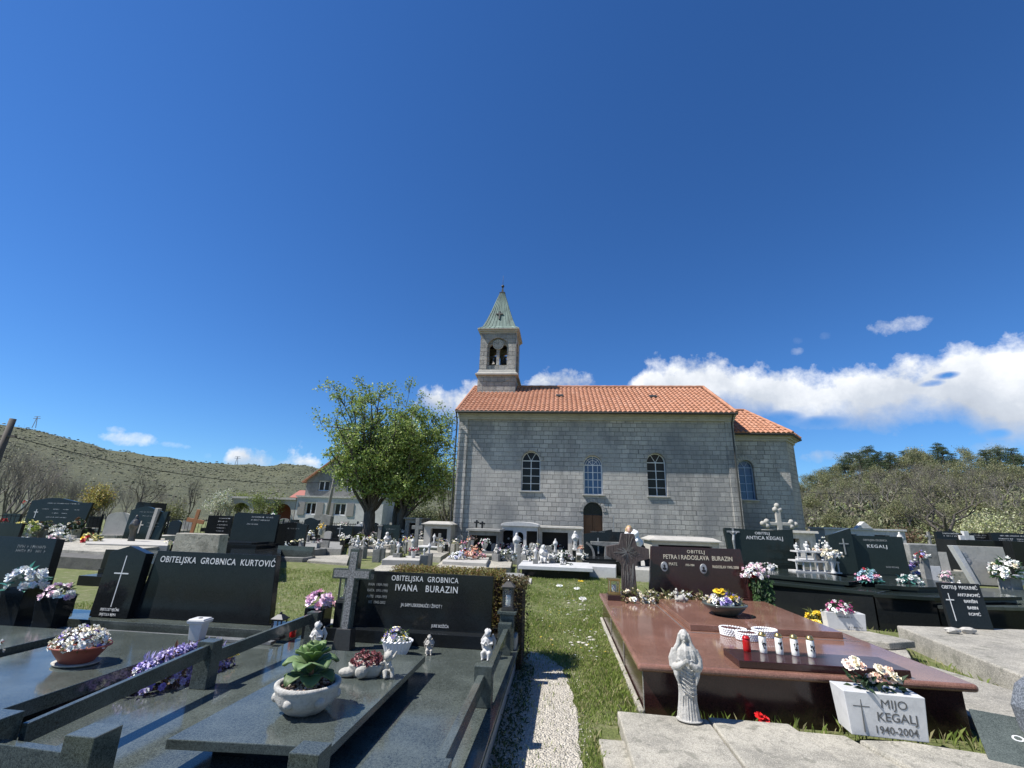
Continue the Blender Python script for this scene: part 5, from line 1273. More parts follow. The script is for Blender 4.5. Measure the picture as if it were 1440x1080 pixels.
# small graves crowding the far rows
random.seed(202)
def small(px, pyf, hpx, wpx, kind, mat, label, group, zf=.3):
    c = G(px, pyf, zf); k = (P(px+10, pyf, c[1])[0]-P(px, pyf, c[1])[0])/10
    t = thing('grave', label, 'grave', (c[0], c[1], 0), U(-.06, .06), group); m = MB(); w_ = wpx*k; m.box(-w_*.6, w_*.6, -U(1.0, 1.7), .12, -.03, zf-.01); m.build('bed', random.choice(('concrete', 'grey_stone', 'black_granite', 'pale_plaster')), t, bevel=.01)
    headstone(t, kind, w_, hpx*k, .11, mat, 0, 0, zf, U(.02, .08)); return t
for px, pyf, hpx, wpx, kd, mt in ((243, 752, 18, 16, 'arch', 'black_granite'), (262, 745, 12, 14, 'flat', 'grey_stone'), (302, 742, 13, 12, 'flat', 'limestone'), (330, 741, 12, 14, 'peak', 'black_granite'), (352, 740, 10, 14, 'flat', 'black_granite'), (398, 742, 12, 13, 'arch', 'grey_stone'), (412, 746, 14, 12, 'flat', 'black_granite'), (436, 758, 13, 15, 'flat', 'green_granite'), (449, 745, 13, 13, 'cut', 'black_granite'), (470, 748, 12, 14, 'arch', 'pale_plaster'), (484, 747, 13, 10, 'flat', 'limestone'), (512, 748, 14, 12, 'flat', 'grey_stone'), (526, 749, 13, 10, 'arch', 'black_granite'), (552, 750, 14, 11, 'flat', 'limestone'), (566, 749, 12, 10, 'arch', 'pale_plaster'), (600, 748, 11, 12, 'flat', 'grey_stone'), (640, 752, 12, 10, 'flat', 'limestone'), (646, 768, 15, 9, 'arch', 'grey_stone'), (455, 770, 9, 14, 'flat', 'grey_stone'), (130, 742, 14, 18, 'flat', 'black_granite'), (12, 741, 16, 26, 'flat', 'black_granite'), (100, 760, 6, 10, 'flat', 'limestone'), (1130, 760, 16, 14, 'flat', 'black_granite'), (1150, 757, 16, 18, 'flat', 'black_granite'), (664, 776, 12, 9, 'flat', 'black_granite'), (695, 778, 13, 9, 'arch', 'grey_stone'), (722, 776, 12, 9, 'flat', 'limestone'), (748, 778, 14, 8, 'arch', 'pale_plaster'), (772, 780, 12, 9, 'flat', 'grey_stone'), (806, 780, 13, 9, 'arch', 'limestone'), (842, 786, 14, 10, 'flat', 'grey_stone'), (545, 756, 12, 9, 'arch', 'grey_stone'), (480, 757, 11, 10, 'flat', 'pale_plaster'), (580, 757, 12, 9, 'flat', 'limestone'), (460, 760, 12, 10, 'arch', 'limestone'), (1290, 762, 14, 14, 'flat', 'grey_stone'), (1305, 765, 13, 12, 'arch', 'pale_plaster')):
    col_ = {'black_granite': 'black', 'green_granite': 'green', 'grey_stone': 'grey', 'limestone': 'pale', 'pale_plaster': 'cream'}[mt]; side = 'left of the church' if px < 660 else 'right of the church'
    small(px, pyf, hpx, wpx, kd, mt, 'small %s headstone in the crowded far rows %s' % (col_, side), 'small %s headstones %s' % (col_, side))
# crosses
def cross_thing(label, px, pyt, pyf, zf, wpx, tpx, mat, dep=.12, arm=.68, name='cross', base=None):
    c = G(px, pyf, zf); Y = c[1]; k = (P(px+10, pyf, Y)[0]-P(px, pyf, Y)[0])/10; h = P(px, pyt, Y)[2]-zf
    m = MB(); cross_boxes(m, wpx*k, h, h*arm, tpx*k, dep, 0, 0, zf)
    if base: m.box(-base, base, -base, base, 0, zf-.001)
    o = m.build(name, mat, None, bevel=.008); o.location = (c[0], Y, 0); return tag(o, label, 'cross')
cross_thing('orange wooden cross with a tilted stance behind the pale concrete block', 267, 716, 752, .5, 25, 5, 'orange_wood', .06, .55, base=.2).rotation_euler = (0, .12, 0)
t = cross_thing('dark metal cross rising above the wooden cross on a little gabled shrine', 278, 695, 716, 1.4, 10, 2.5, 'bronze', .06, .7)
x, y, _ = t.location
t2 = thing('shrine', 'little gabled wooden shrine under the dark metal cross', 'shrine', (x, y, 0)); m = MB(); m.box(-.35, .35, -.15, .25, 0, 1.15); m.build('body', 'brown_wood', t2); m = MB(); m.prism([(-.5, 1.1), (0, 1.5), (.5, 1.1), (.5, 1.02), (0, 1.4), (-.5, 1.02)], -.3, .35, 'y'); m.build('roof', 'grey_wood', t2)
cross_thing('tall weathered concrete cross before the pale tomb right of the trees', 584, 729, 778, .22, 15, 5, 'grey_stone', .14, .74, base=.2)
cross_thing('small plain concrete cross right of the tall weathered one', 617, 750, 775, .18, 9, 3.5, 'grey_stone', .1, .7, base=.12)
t = cross_thing('slim grey stone cross standing in the grass before the white-framed tomb', 729, 765, 806, .0, 8, 4.5, 'grey_stone', .12, .8)
cross_thing('little black iron cross leaning on the grey tomb roof, left one', 670, 731, 742, 1.5, 7, 2, 'dark_metal', .05)
cross_thing('little black iron cross on the grey tomb roof, right one', 678, 733, 743, 1.5, 8, 2.5, 'dark_metal', .05)
cross_thing('thin grey stone cross standing in front of the rough wall', 1309, 748, 768, 1.1, 9, 3, 'grey_stone', .1, base=.15)
cross_thing('bright white stone cross in front of the dark stones, upper right', 1362, 747, 772, 1.14, 20, 7, 'white_marble', .14, .62, base=.2)
m = MB(); m.box(-.03, .03, -.03, .03, 0, 2.0); o = m.build('post', 'grey_metal', None); o.location = (*G(864, 775, .3)[:2], 0); tag(o, 'thin grey upright post left of the carved brown cross', 'post')
# roofed tombs
def mausoleum(label, x, y, w_, h, dep, openings=(), mat='pale_plaster', cap='flat', niche=None, shelf=.38, bed=1.4, bedmat='white_marble', zb=.3):
    t = thing('roofed_tomb', label, 'tomb', (x, y, 0)); a = w_/2
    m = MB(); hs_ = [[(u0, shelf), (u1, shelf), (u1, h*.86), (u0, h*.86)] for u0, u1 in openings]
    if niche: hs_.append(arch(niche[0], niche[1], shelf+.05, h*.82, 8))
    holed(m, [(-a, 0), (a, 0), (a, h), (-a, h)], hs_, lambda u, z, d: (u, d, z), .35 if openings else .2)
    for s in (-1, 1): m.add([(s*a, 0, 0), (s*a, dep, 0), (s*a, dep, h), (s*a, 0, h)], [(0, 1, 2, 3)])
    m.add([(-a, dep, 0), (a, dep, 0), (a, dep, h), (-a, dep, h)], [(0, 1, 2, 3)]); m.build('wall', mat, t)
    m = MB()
    m.box(-a+.02, a-.02, .36, dep-.02, .1, h-.02); m.build('interior', 'interior_shade', t)  # solid black block, painted shade behind the openings
    m = MB()
    if cap == 'flat': m.box(-a-.1, a+.1, -.14, dep+.1, h+.001, h+.09, .02, .02)
    elif cap == 'vault':
        n = 10; m.prism([(-a-.06, h)]+[(a+.06, h)]+[((a+.06)*math.cos(PI*i/n), h+.06+.13*math.sin(PI*i/n)) for i in range(n+1)], -.12, dep+.08, 'y')
    elif cap == 'hip': m.box(-a-.12, a+.12, -.18, dep+.1, h+.001, h+.05); m.box(-a-.08, a+.08, -.14, dep+.06, h+.051, h+.17, .25, .3)
    elif cap == 'peak': m.box(-a-.08, a+.08, -.1, dep+.08, h+.001, h+.10); m.prism([(-.42, h+.101), (.42, h+.101), (.0, h+.48)], -.14, .25, 'y')
    m.build('roof', mat, t, bevel=.01)
    if bed:
        m = MB(); m.box(-a, a, -bed, -.02, -.05, zb-.06); m.build('bed', 'concrete', t, bevel=.01)
        m = MB(); m.box(-a-.03, a+.03, -bed-.04, -.02, zb-.059, zb); m.build('top_slab', bedmat, t, bevel=.01)
    return t
def pxm(label, px0, px1, pyt, pyf, **k):
    x, y, w_, h = sz(px0, px1, pyt, pyf, 0); return mausoleum(label, x, y, w_, h, k.pop('dep', 1.6), **k)
pxm('grey plastered tomb with a dark recessed panel at the left corner of the church', 657, 699, 747, 789, openings=[(-.55, .55)], mat='grey_stone', bed=.9, bedmat='concrete')
pxm('white tomb with a vaulted cap and two dark openings before the church wall', 705, 755, 740, 786, openings=[(-.78, -.3), (.3, .78)], cap='vault', mat='white_plaster', bed=.9, niche=(-.17, .17))
pxm('white tomb with a wide dark opening and an arched statue niche beside it', 758, 818, 743, 786, openings=[(-.85, .35)], niche=(.55, .85), mat='pale_plaster', bed=1.2)
robed('small white madonna in the arched niche of the pale tomb', (P(809, 770, 19.95)[0], 19.95, .55), .75, 'white_plaster', 0, .03)
pxm('low dark tomb with a wide opening directly behind the brown tomb cross', 889, 922, 748, 784, openings=[(-.42, .45)], mat='grey_stone', bed=1.0)
pxm('low tomb with a pale hipped stone roof behind the brown headstone', 918, 1014, 762, 800, cap='hip', mat='limestone', openings=[(-1.05, 1.05)], bed=.6, dep=1.8, shelf=.6)
pxm('flat-roofed stone tomb at the church wall behind the hipped one', 925, 985, 751, 778, cap='flat', mat='grey_stone', openings=[(-.9, .9)], bed=0, shelf=.5)
pxm('open stone shelter tomb with a heavy roof slab right of the tree trunks', 594, 632, 738, 776, openings=[(-.35, .5)], mat='limestone', cap='hip', bed=1.2)
pxm('small stone tomb with a flat cap behind the tall concrete cross', 567, 590, 730, 768, openings=[(-.25, .25)], mat='grey_stone', bed=.4)
pxm('pale tomb with niche and dark opening right of the ANTICA KEGALJ stone', 1106, 1154, 750, 806, openings=[(-.5, .02)], niche=(.2, .42), mat='pale_plaster', bed=1.0, zb=.55, shelf=.6)
pxm('white tomb with a peaked centre and arched niche behind the KEGALJ stone', 1166, 1280, 746, 790, openings=[(-1.25, -.45), (.5, 1.3)], niche=(-.25, .3), cap='peak', mat='white_plaster', bed=.3)
robed('small statue in the peaked niche of the white tomb', (P(1213, 770, 14.6)[0]+.0, 14.35, .75), .6, 'limestone', 0, .03)
pg('black granite headstone with a cross, before the arched wooden church door', 821, 862, 744, 785, .4, 'slopeL', 'black_granite', l=1.6, lines=[(-.5, .5, .88)], cross=(0, .15, .55, 'faint_lettering'), rz=0)
t = pg('low black side stone right of the one before the church door', 858, 880, 748, 783, .4, 'flat', 'black_granite', l=.8, slab=False)
# arched concrete sculpture
c = G(855, 802, 0); t = thing('headstone', 'weathered concrete headstone cut as a cross between two arcs', 'headstone', (c[0], c[1], 0)); m = MB()
k = .0257*c[1]/17.5*1.05; out = []
pts = [(-.34, 0), (-.10, 0), (.42, 0), (.30, .1), (.2, .35), (.16, .75), (.55, .80), (.62, .98), (-.62, .98), (-.62, .85), (-.20, .80), (-.1, .5), (-.2, .2)]
m.prism([(-.30, 0), (.30, 0), (.14, .35), (.10, .82), (.60, .86), (.62, .98), (-.62, .98), (-.60, .86), (-.10, .82), (-.14, .35)], -.13, .13, 'y'); m.build('cross_body', 'grey_stone', t, bevel=.012)
for s in (-1, 1):
    m = MB()
    for i in range(10):
        a0, a1 = -1.1+2.2*i/10, -1.1+2.2*(i+1)/10
        q = lambda a, r_: (s*(-.95+r_*math.cos(a))*1.0 if False else s*(.98-r_*math.cos(a)), .5+r_*math.sin(a)*1.0)
        pl = [q(a0, .44), q(a0, .52), q(a1, .52), q(a1, .44)]
        m.prism(pl, -.11, .11, 'y')
    m.build('arc', 'grey_stone', t)
# flat slabs and kerbs
def flat_px(label, pts, z, mat='concrete', cat='slab', **k): return slab_thing(label, [G(px, py, z)[:2] for px, py in pts], -.03, z, mat, cat, **k)
t = thing('tomb_bed', 'white marble bed with figures and flowers in front of the roofed tombs', 'tomb', (*G(782, 800, .3)[:2], 0)); m = MB(); m.box(-1.02, .98, .1, 1.75, 0, .25); m.build('base', 'black_granite', t); m = MB(); m.box(-1.12, 1.08, -.02, 1.85, .251, .36); m.build('top_slab', 'white_marble', t, bevel=.012)  # black base block stands in for the shaded void under the slab
flat_px('wide concrete kerb slab on the left behind the dark headstone', [(78, 772), (148, 776), (232, 768), (232, 757), (80, 757)], .38, 'old_concrete')
flat_px('narrow pale kerb strip before the framed grey green headstone', [(120, 764), (236, 767), (238, 760), (124, 757)], .43, 'limestone')
flat_px('rough dark stone retaining block under the concrete kerb slab', [(76, 782), (146, 786), (150, 778), (80, 774)], .30, 'rough_dark_stone')
flat_px('polished dark slab left of the pale concrete block', [(150, 790), (232, 793), (245, 775), (180, 772)], .30, 'dark_granite')
flat_px('dark granite bed below the wide headstone with rounded corner', [(320, 795), (392, 798), (396, 770), (326, 768)], .34, 'black_granite')
flat_px('long grey kerb in the middle distance left of the carved cross', [(415, 768), (480, 772), (484, 762), (424, 760)], .30, 'grey_stone')
flat_px('flat concrete slab left of the carved granite cross', [(432, 788), (488, 792), (492, 780), (440, 782)], .08, 'concrete')
flat_px('flat pale slab right above the top of the carved granite cross', [(500, 775), (548, 777), (566, 768), (512, 767)], .18, 'old_concrete')
flat_px('paved stone bed behind the wide dark headstone', [(514, 806), (575, 800), (606, 788), (546, 788)], .16, 'old_concrete')
flat_px('raised pale slab lying on the paved stone bed', [(537, 787), (590, 788), (592, 782), (548, 781)], .32, 'limestone')
flat_px('small stone block slab with dark shaded side under the small plain cross', [(594, 781), (620, 783), (632, 776), (602, 773)], .22, 'concrete')
flat_px('low concrete bed under the pink and orange bouquets', [(610, 799), (682, 801), (690, 788), (624, 786)], .22, 'old_concrete')
flat_px('upper slab with the pink and orange bouquets on it', [(622, 789), (684, 792), (688, 784), (630, 782)], .32, 'limestone')
flat_px('broken pale stone slab right of the bouquets', [(682, 798), (718, 798), (720, 790), (690, 788)], .20, 'old_concrete')
flat_px('thick rectangular stone slab in the grass behind the hedge', [(702, 815), (734, 815), (738, 806), (704, 805)], .12, 'grey_stone')
flat_px('small broken stone lying in the grass right of the rectangular slab', [(736, 818), (747, 819), (748, 813), (735, 812)], .05, 'limestone')
flat_px('pale tomb bed at the left of the arched concrete headstone', [(828, 796), (866, 798), (868, 786), (830, 782)], .34, 'white_marble')
flat_px('pale tomb bed seen behind the carved brown cross', [(885, 800), (916, 802), (916, 788), (886, 786)], .34, 'limestone')
t = slab_thing('white stone box tomb at the right of the tall concrete cross', [G(568, 773, 0)[:2], G(632, 777, 0)[:2], (G(632, 777, 0)[0], G(632, 777, 0)[1]+1.7), (G(568, 773, 0)[0], G(632, 777, 0)[1]+1.7)], 0, .48, 'pale_plaster', 'tomb', 'box_tomb')
t = thing('flower_trough', 'small black stone trough with a white slab on the grass', 'trough', (*G(797, 812, 0)[:2], 0)); m = MB(); m.box(-.22, .22, -.1, .1, 0, .25); m.box(-.3, -.2, -.12, .0, .0, .32); m.build('trough', 'dark_granite', t, bevel=.005); m = MB(); m.box(-.2, .1, -.3, -.18, .0, .09); m.build('white_slab', 'white_marble', t, bevel=.004)
bouquet(t, .05, 0, .26, .2, .1, .14, [((.2, .2, .2), 2), (DG, 1), (W, 1)], 16, .05, 'lump', DG, 26, .1)
# hedge
def hedge(label, x0, x1, y0, y1, h, cols, n, name='hedge', bs=.03):
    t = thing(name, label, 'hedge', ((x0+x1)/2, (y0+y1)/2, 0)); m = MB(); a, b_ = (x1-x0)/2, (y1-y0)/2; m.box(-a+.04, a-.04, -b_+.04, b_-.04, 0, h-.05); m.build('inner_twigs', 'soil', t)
    m = MB()
    for i in range(n):
        f_ = random.random(); x, y, z = U(-a, a), U(-b_, b_), U(0, h)
        if f_ < .5: z = h+U(-.04, .05)
        elif f_ < .8: y = -b_+U(-.03, .03)
        else: x = random.choice((-a, a))+U(-.03, .03)
        leaf(m, (x, y, z), rdir(-.1), (0, 0, 1), bs*U(.6, 1.3), bs*.35, random.choice(cols))
    m.build('foliage', 'leaves', t); return t
hedge('low clipped yellow-green hedge behind the wide dark headstone', -2.15, -.70, 6.10, 6.55, .97, [(.20, .18, .04), (.26, .22, .07), (.13, .13, .03), (.18, .10, .04)], 9000)
hedge('dark shrubby end of the hedge beside the right lantern pillar', -.69, -.40, 5.9, 6.5, .90, [(.07, .07, .03), (.16, .14, .05), (.10, .06, .03)], 2600)
def shrub(label, px, py, rpx, cols, n=900, name='round_shrub', z=0, sq=.8):
    c = G(px, py, z); k = (P(px+10, py, c[1])[0]-P(px, py, c[1])[0])/10; r_ = rpx*k
    t = thing(name, label, 'shrub', (c[0], c[1], z)); m = MB()
    for i in range(n):
        d = rdir(-.3); q = r_*(.75+.3*random.random()); leaf(m, (d.x*q, d.y*q, r_*sq*.8+d.z*q*sq), d+rdir()*.7, (0, 0, 1), .09, .03, random.choice(cols))
    m.build('foliage', 'leaves', t); m = MB(); m.tube([(0, 0, 0), (0, 0, r_)], .03, 5); m.build('stem', 'bark', t)
shrub('round yellow-green clipped shrub at the foot of the big tree', 505, 765, 8, [(.16, .19, .04), (.10, .13, .03)], 900, z=.2)
# ------------------------------------------------------------------ right terrace
def tomb_poly(label, fp, zt, mats=('black_granite', 'dark_granite'), raised=None, loc=None):
    c = (sum(p[0] for p in fp)/len(fp), sum(p[1] for p in fp)/len(fp)); t = thing('family_tomb', label, 'tomb', (c[0], c[1], 0))
    q = [(x-c[0], y-c[1]) for x, y in fp]; m = MB(); m.prism(q, -.05, zt-.061, 'z'); m.build('base', mats[0], t, bevel=.005)
    cx_, cy_ = 0, 0; m = MB(); m.prism([(x+(.05 if x > 0 else -.05), y+(-.06 if y < 0 else .02)) for x, y in q], zt-.06, zt, 'z'); m.build('ledge', mats[1], t, bevel=.006)
    if raised:
        m = MB(); m.prism([(x*raised, y*raised+.15) for x, y in q], zt+.001, zt+.03, 'z'); m.build('slab_support', 'black_granite', t)
        m = MB(); m.prism([(x*(raised+.06), y*(raised+.06)+.15) for x, y in q], zt+.031, zt+.10, 'z'); m.build('raised_slab', mats[1], t, bevel=.006)
    return t, c
t, c = tomb_poly('dark green granite tomb with a concave-topped headstone reading OBITELJ ANTICA KEGALJ', [(3.75, 10.75), (5.50, 9.42), (6.05, 9.9), (6.05, 13.0), (3.95, 13.0)], .62, ('black_granite', 'green_granite'), .74)
m = MB(); m.box(4.0-c[0], 5.75-c[0], 12.35-c[1], 12.7-c[1], .62, .83); m.build('plinth', 'green_granite', t, bevel=.004)
hs = headstone(t, 'dip', 1.62, .80, .12, 'green_granite', 4.90-c[0], 12.5-c[1], .83, .05)
text('OBITELJ', .085, (.08, -.062, .655), hs, 'lettering', sx=1.1, space=1.1); text('ANTICA KEGALJ', .115, (.12, -.062, .535), hs, 'lettering', sx=1.0, space=1.05)
m = MB(); z = .28
m.tube([(-.62, -.075, z), (-.63, -.09, z+.22), (-.61, -.08, z+.34)], [.02, .035, .03], 7); m.ball((-.61, -.09, z+.40), .034, 8, 6); m.tube([(-.61, -.075, z+.33), (-.72, -.07, z+.43)], [.018, .012], 5); m.tube([(-.61, -.075, z+.33), (-.50, -.07, z+.42)], [.018, .012], 5); m.box(-.63, -.59, -.072, -.062, z-.05, z+.5); m.box(-.76, -.46, -.073, -.063, z+.40, z+.44); m.build('crucifix', 'grey_metal', hs)
t, c = tomb_poly('black granite tomb with two slanted dark headstones reading OBITELJSKA GROBNICA KEGALJ', [(5.515, 9.40), (6.40, 9.27), (8.2, 9.9), (8.2, 12.5), (6.07, 12.5), (6.07, 9.92)], .60, ('black_granite', 'green_granite'), .70)
hs = headstone(t, 'flat', 1.20, .80, .12, 'green_granite', 7.24-c[0], 11.98-c[1], .74, .05)
text('OBITELJSKA GROBNICA', .06, (0, -.062, .685), hs, 'faint_lettering', sx=.8); text('KEGALJ', .10, (0.02, -.062, .54), hs, 'lettering', sx=1.15, space=1.2); text('BARE KEGALJ', .045, (.25, -.062, .12), hs, 'faint_lettering')
hs = headstone(t, 'slopeL', .52, 1.0, .14, 'green_granite', 6.42-c[0], 11.85-c[1], .70, .05, name='cross_stone')
m = MB(); cross_boxes(m, .20, .34, .23, .025, .012, .05, -.078, .42); m.build('cross', 'faint_lettering', hs)
m = MB(); m.box(6.1-c[0], 8.0-c[0], 11.85-c[1], 12.2-c[1], .60, .745); m.build('plinth', 'green_granite', t, bevel=.004)
t, c = tomb_poly('black granite tomb at the right border with a leaning pale sheet headstone', [(6.42, 9.26), (10.4, 9.9), (10.4, 12.4), (8.25, 12.4), (8.25, 9.8)], .48, ('black_granite', 'dark_granite'), .0)
x, y, w_, h = sz(1347, 1427, 768, 822, .5); w_ = w_/80
m = MB(); m.prism([(-w_*13, 0), (w_*38, 0), (w_*34, h), (-w_*32, h)], -.05, .05, 'y'); t = thing('headstone', 'pale beige marble sheet headstone with two small oval portraits, right side', 'headstone', (x, y, .49)); m.build('sheet', 'limestone', t, bevel=.005)
m = MB(); m.prism([(-w_*19, 0), (-w_*13, 0), (-w_*32, h), (-w_*40, h)], -.09, .07, 'y'); m.build('side_border', 'white_marble', t, bevel=.004)
for k in (.62, .76):
    m = MB(); m.lathe([(.055, 0), (.055, .006)], (0, 0, 0), 16, .85, 1.1); q = m.build('portrait', 'photo_print', t); q.rotation_euler = (PI/2, 0, 0); q.location = (w_*(-6-22*k), -.052, h*k)
marks(t, [(w_*2, w_*16, h*.42)], -.052, 'engraved')
# leaning plaque MADUNIC
x0 = 5.95; t = thing('plaque', 'black granite plaque with a cross reading OBITELJI MADUNIĆ, leaning on the black terrace', 'plaque', (*G(1365, 884, .26)[:2], .262)); t.rotation_euler = (-.12, 0, 0)
k = P(1390, 884, t.location.y)[0]-P(1338, 884, t.location.y)[0]; hh_ = P(1365, 821, t.location.y)[2]-.262
m = MB(); m.box(-k*.55, k*.58, -.03, .03, 0, hh_*1.0); m.build('plate', 'black_granite', t, bevel=.004)
text('OBITELJI  MADUNIĆ', .072, (.0, -.033, hh_*.86), t, 'lettering', sx=.80)
for i, s_ in enumerate(('ANTUNOVIĆ', 'BARIŠIN', 'BABIN', 'ROMIĆ')): text(s_, .06, (.10, -.033, hh_*(.70-.14*i)), t, 'lettering', sx=.9)
m = MB(); m.box(-k*.38, -k*.36, -.036, -.032, hh_*.15, hh_*.76); m.box(-k*.48, -k*.26, -.037, -.033, hh_*.60, hh_*.625); m.build('cross', 'lettering', t)
for j, (px, lb) in enumerate(((1340, 'small pale stone lying at the left foot of the black plaque'), (1362, 'small grey stone lying at the middle foot of the black plaque'))):
    m = MB(); m.ball((0, 0, .04), (.11, .06, .045), 8, 5, .15); o = m.build('loose_stone', 'limestone', None); o.location = (*G(px, 890, .27)[:2], .262); tag(o, lb, 'stone')
# big trefoil cross
x, y, w_, h = sz(1078, 1123, 710, 775, .6)
t = thing('stone_cross', 'tall pale stone cross with knobbed trefoil arms behind the ANTICA KEGALJ headstone', 'cross', (x, y, 0)); m = MB()
zt = P(1099, 712, y)[2]; za = P(1099, 737, y)[2]; w2 = w_*.5
m.box(-.12, .12, -.08, .08, .3, zt-.15); m.box(-w2+.1, -.09, -.075, .075, za-.08, za+.08); m.box(.09, w2-.1, -.075, .075, za-.08, za+.08)
for cx_, cz_ in ((0, zt-.1), (-w2+.1, za), (w2-.1, za)):
    for k in range(3): a = 2*PI*k/3+(PI/2 if cx_ == 0 else (0 if cx_ > 0 else PI)); m.ball((cx_+.13*math.cos(a), 0, cz_+.13*math.sin(a)), (.125, .12, .125), 10, 7)
m.build('cross_body', 'limestone', t, remesh=.022)
m = MB(); m.box(-.22, .22, -.2, .2, 0, .3); m.build('pedestal', 'grey_stone', t, bevel=.01)
robed('small stone figure standing before the pole of the trefoil cross', (x-.22, y-.35, 1.15), .5, 'limestone', 0, .04)
# wall, back row right
t = slab_thing('rough rubble wall between the dark stones and the KEGALJ tomb', [P(1278, 770, 14.5)[:2], P(1318, 770, 14.5)[:2], (P(1318, 770, 14.5)[0], 14.9), (P(1278, 770, 14.5)[0], 14.9)], 0, 1.35, 'grey_stone', 'wall', 'rubble_wall', .03)
pg('black headstone with curved side and name lines at the upper right', 1320, 1359, 747, 772, 1.12, 'slopeR', 'black_granite', l=1.0, lines=T2, tm='lettering', slab=False)
pg('black headstone right of the white stone cross', 1368, 1396, 750, 772, 1.12, 'flat', 'black_granite', l=1.0, lines=T2, slab=False)
pg('long black headstone with name lines at the right border', 1398, 1462, 750, 774, 1.12, 'flat', 'black_granite', l=1.0, lines=T3, tm='lettering', slab=False)
pg('grey headstone block with dark panel left of the pale sheet headstone', 1296, 1336, 776, 803, .5, 'flat', 'limestone', 'concrete', l=.8, slab=False)
pg('white leaning stone plate with a small notch, front of the pale sheet headstone', 1298, 1326, 796, 820, .5, 'flat', 'white_marble', 'limestone', l=.3, slab=False, kerb=0)
pg('small beige stone book plaque right of the notched white plate', 1326, 1342, 808, 824, .5, 'flat', 'limestone', 'limestone', l=.25, slab=False, kerb=0, wx=1.0)
# white shrine table between the black stones
x, y, w_, h = sz(1114, 1178, 768, 806, .7)
t = thing('shrine_table', 'ornate white shelf with columns and figures between the two dark headstones', 'shelf', (x, y, .72)); m = MB()
for zz, ww in ((0, 1), (.22, .95), (.42, .8)): m.box(-w_*.5*ww, w_*.5*ww, -.18, .18, zz, zz+.03)
for i in range(7): xx = -w_*.45+w_*.9*i/6; m.tube([(xx, -.15, .03), (xx, -.15, .22)], .018, 6); 
for i in range(5): xx = -w_*.38+w_*.76*i/4; m.tube([(xx, -.12, .25), (xx, -.12, .42)], .015, 6)
m.build('shelves', 'white_plaster', t)
for i, lb in enumerate(('leftmost little white figurine on the ornate white shelf', 'second little white figurine on the ornate white shelf', 'third little white figurine on the ornate white shelf', 'rightmost little white figurine on the ornate white shelf')):
    angel(lb, (x-w_*.35+w_*.23*i, y-.05, 1.172), .19+.04*(i % 2), 'white_plaster', U(-.4, .4), .05, name_ if False else True) if False else angel(lb, (x-w_*.35+w_*.23*i, y-.05, 1.172), .19+.04*(i % 2), 'white_plaster', U(-.4, .4), .05)
vase_flowers('cream bouquet in a white urn at the right end of the ornate white shelf', (P(1170, 800, y-.2)[0], y-.25, .72), .20, [CR, W], 'urn', 'white_plaster', .36, .09, 26, .05, h=.16)
# ------------------------------------------------------------------ flowers and figures by survey point
def fl(label, px, py, rpx, pal, z=.35, pot=None, hf=1., n=22, kind='rose', leafcol=DG, nl=26, potmat='white_plaster', ph=0., cat='flowers', bsf=.24, name='flower_bouquet'):
    c = G(px, py, z); k = (P(px+10, py, c[1])[0]-P(px, py, c[1])[0])/10; r_ = rpx*k
    t = thing(name, label, cat, (c[0], c[1], z), U(-.3, .3)); zz = 0
    if pot:
        ph_ = ph*k; m = MB(); pr = r_*.55
        if pot == 'box': m.box(-pr, pr, -pr*.8, pr*.8, 0, ph_)
        elif pot == 'urn': m.lathe([(pr*.7, 0), (pr*.7, ph_*.1), (pr*.35, ph_*.25), (pr*.9, ph_*.7), (pr*1.1, ph_), (pr*.8, ph_*.98)], n=12)
        else: m.lathe([(pr*.65, 0), (pr, ph_), (pr*.85, ph_*.98)], n=14)
        m.build('pot', potmat, t, bevel=.004 if pot == 'box' else 0); zz = ph_*.95
    else:
        m = MB(); q = min(.22, r_*.5); m.box(-q, q, -q*.8, q*.8, -z, .0); m.build('stand', random.choice(('grey_stone', 'concrete', 'black_granite')), t, bevel=.006)
    bouquet(t, 0, 0, zz, r_, r_*.8, r_*hf, pal, n, r_*bsf, kind, leafcol, nl, r_*.45); return t
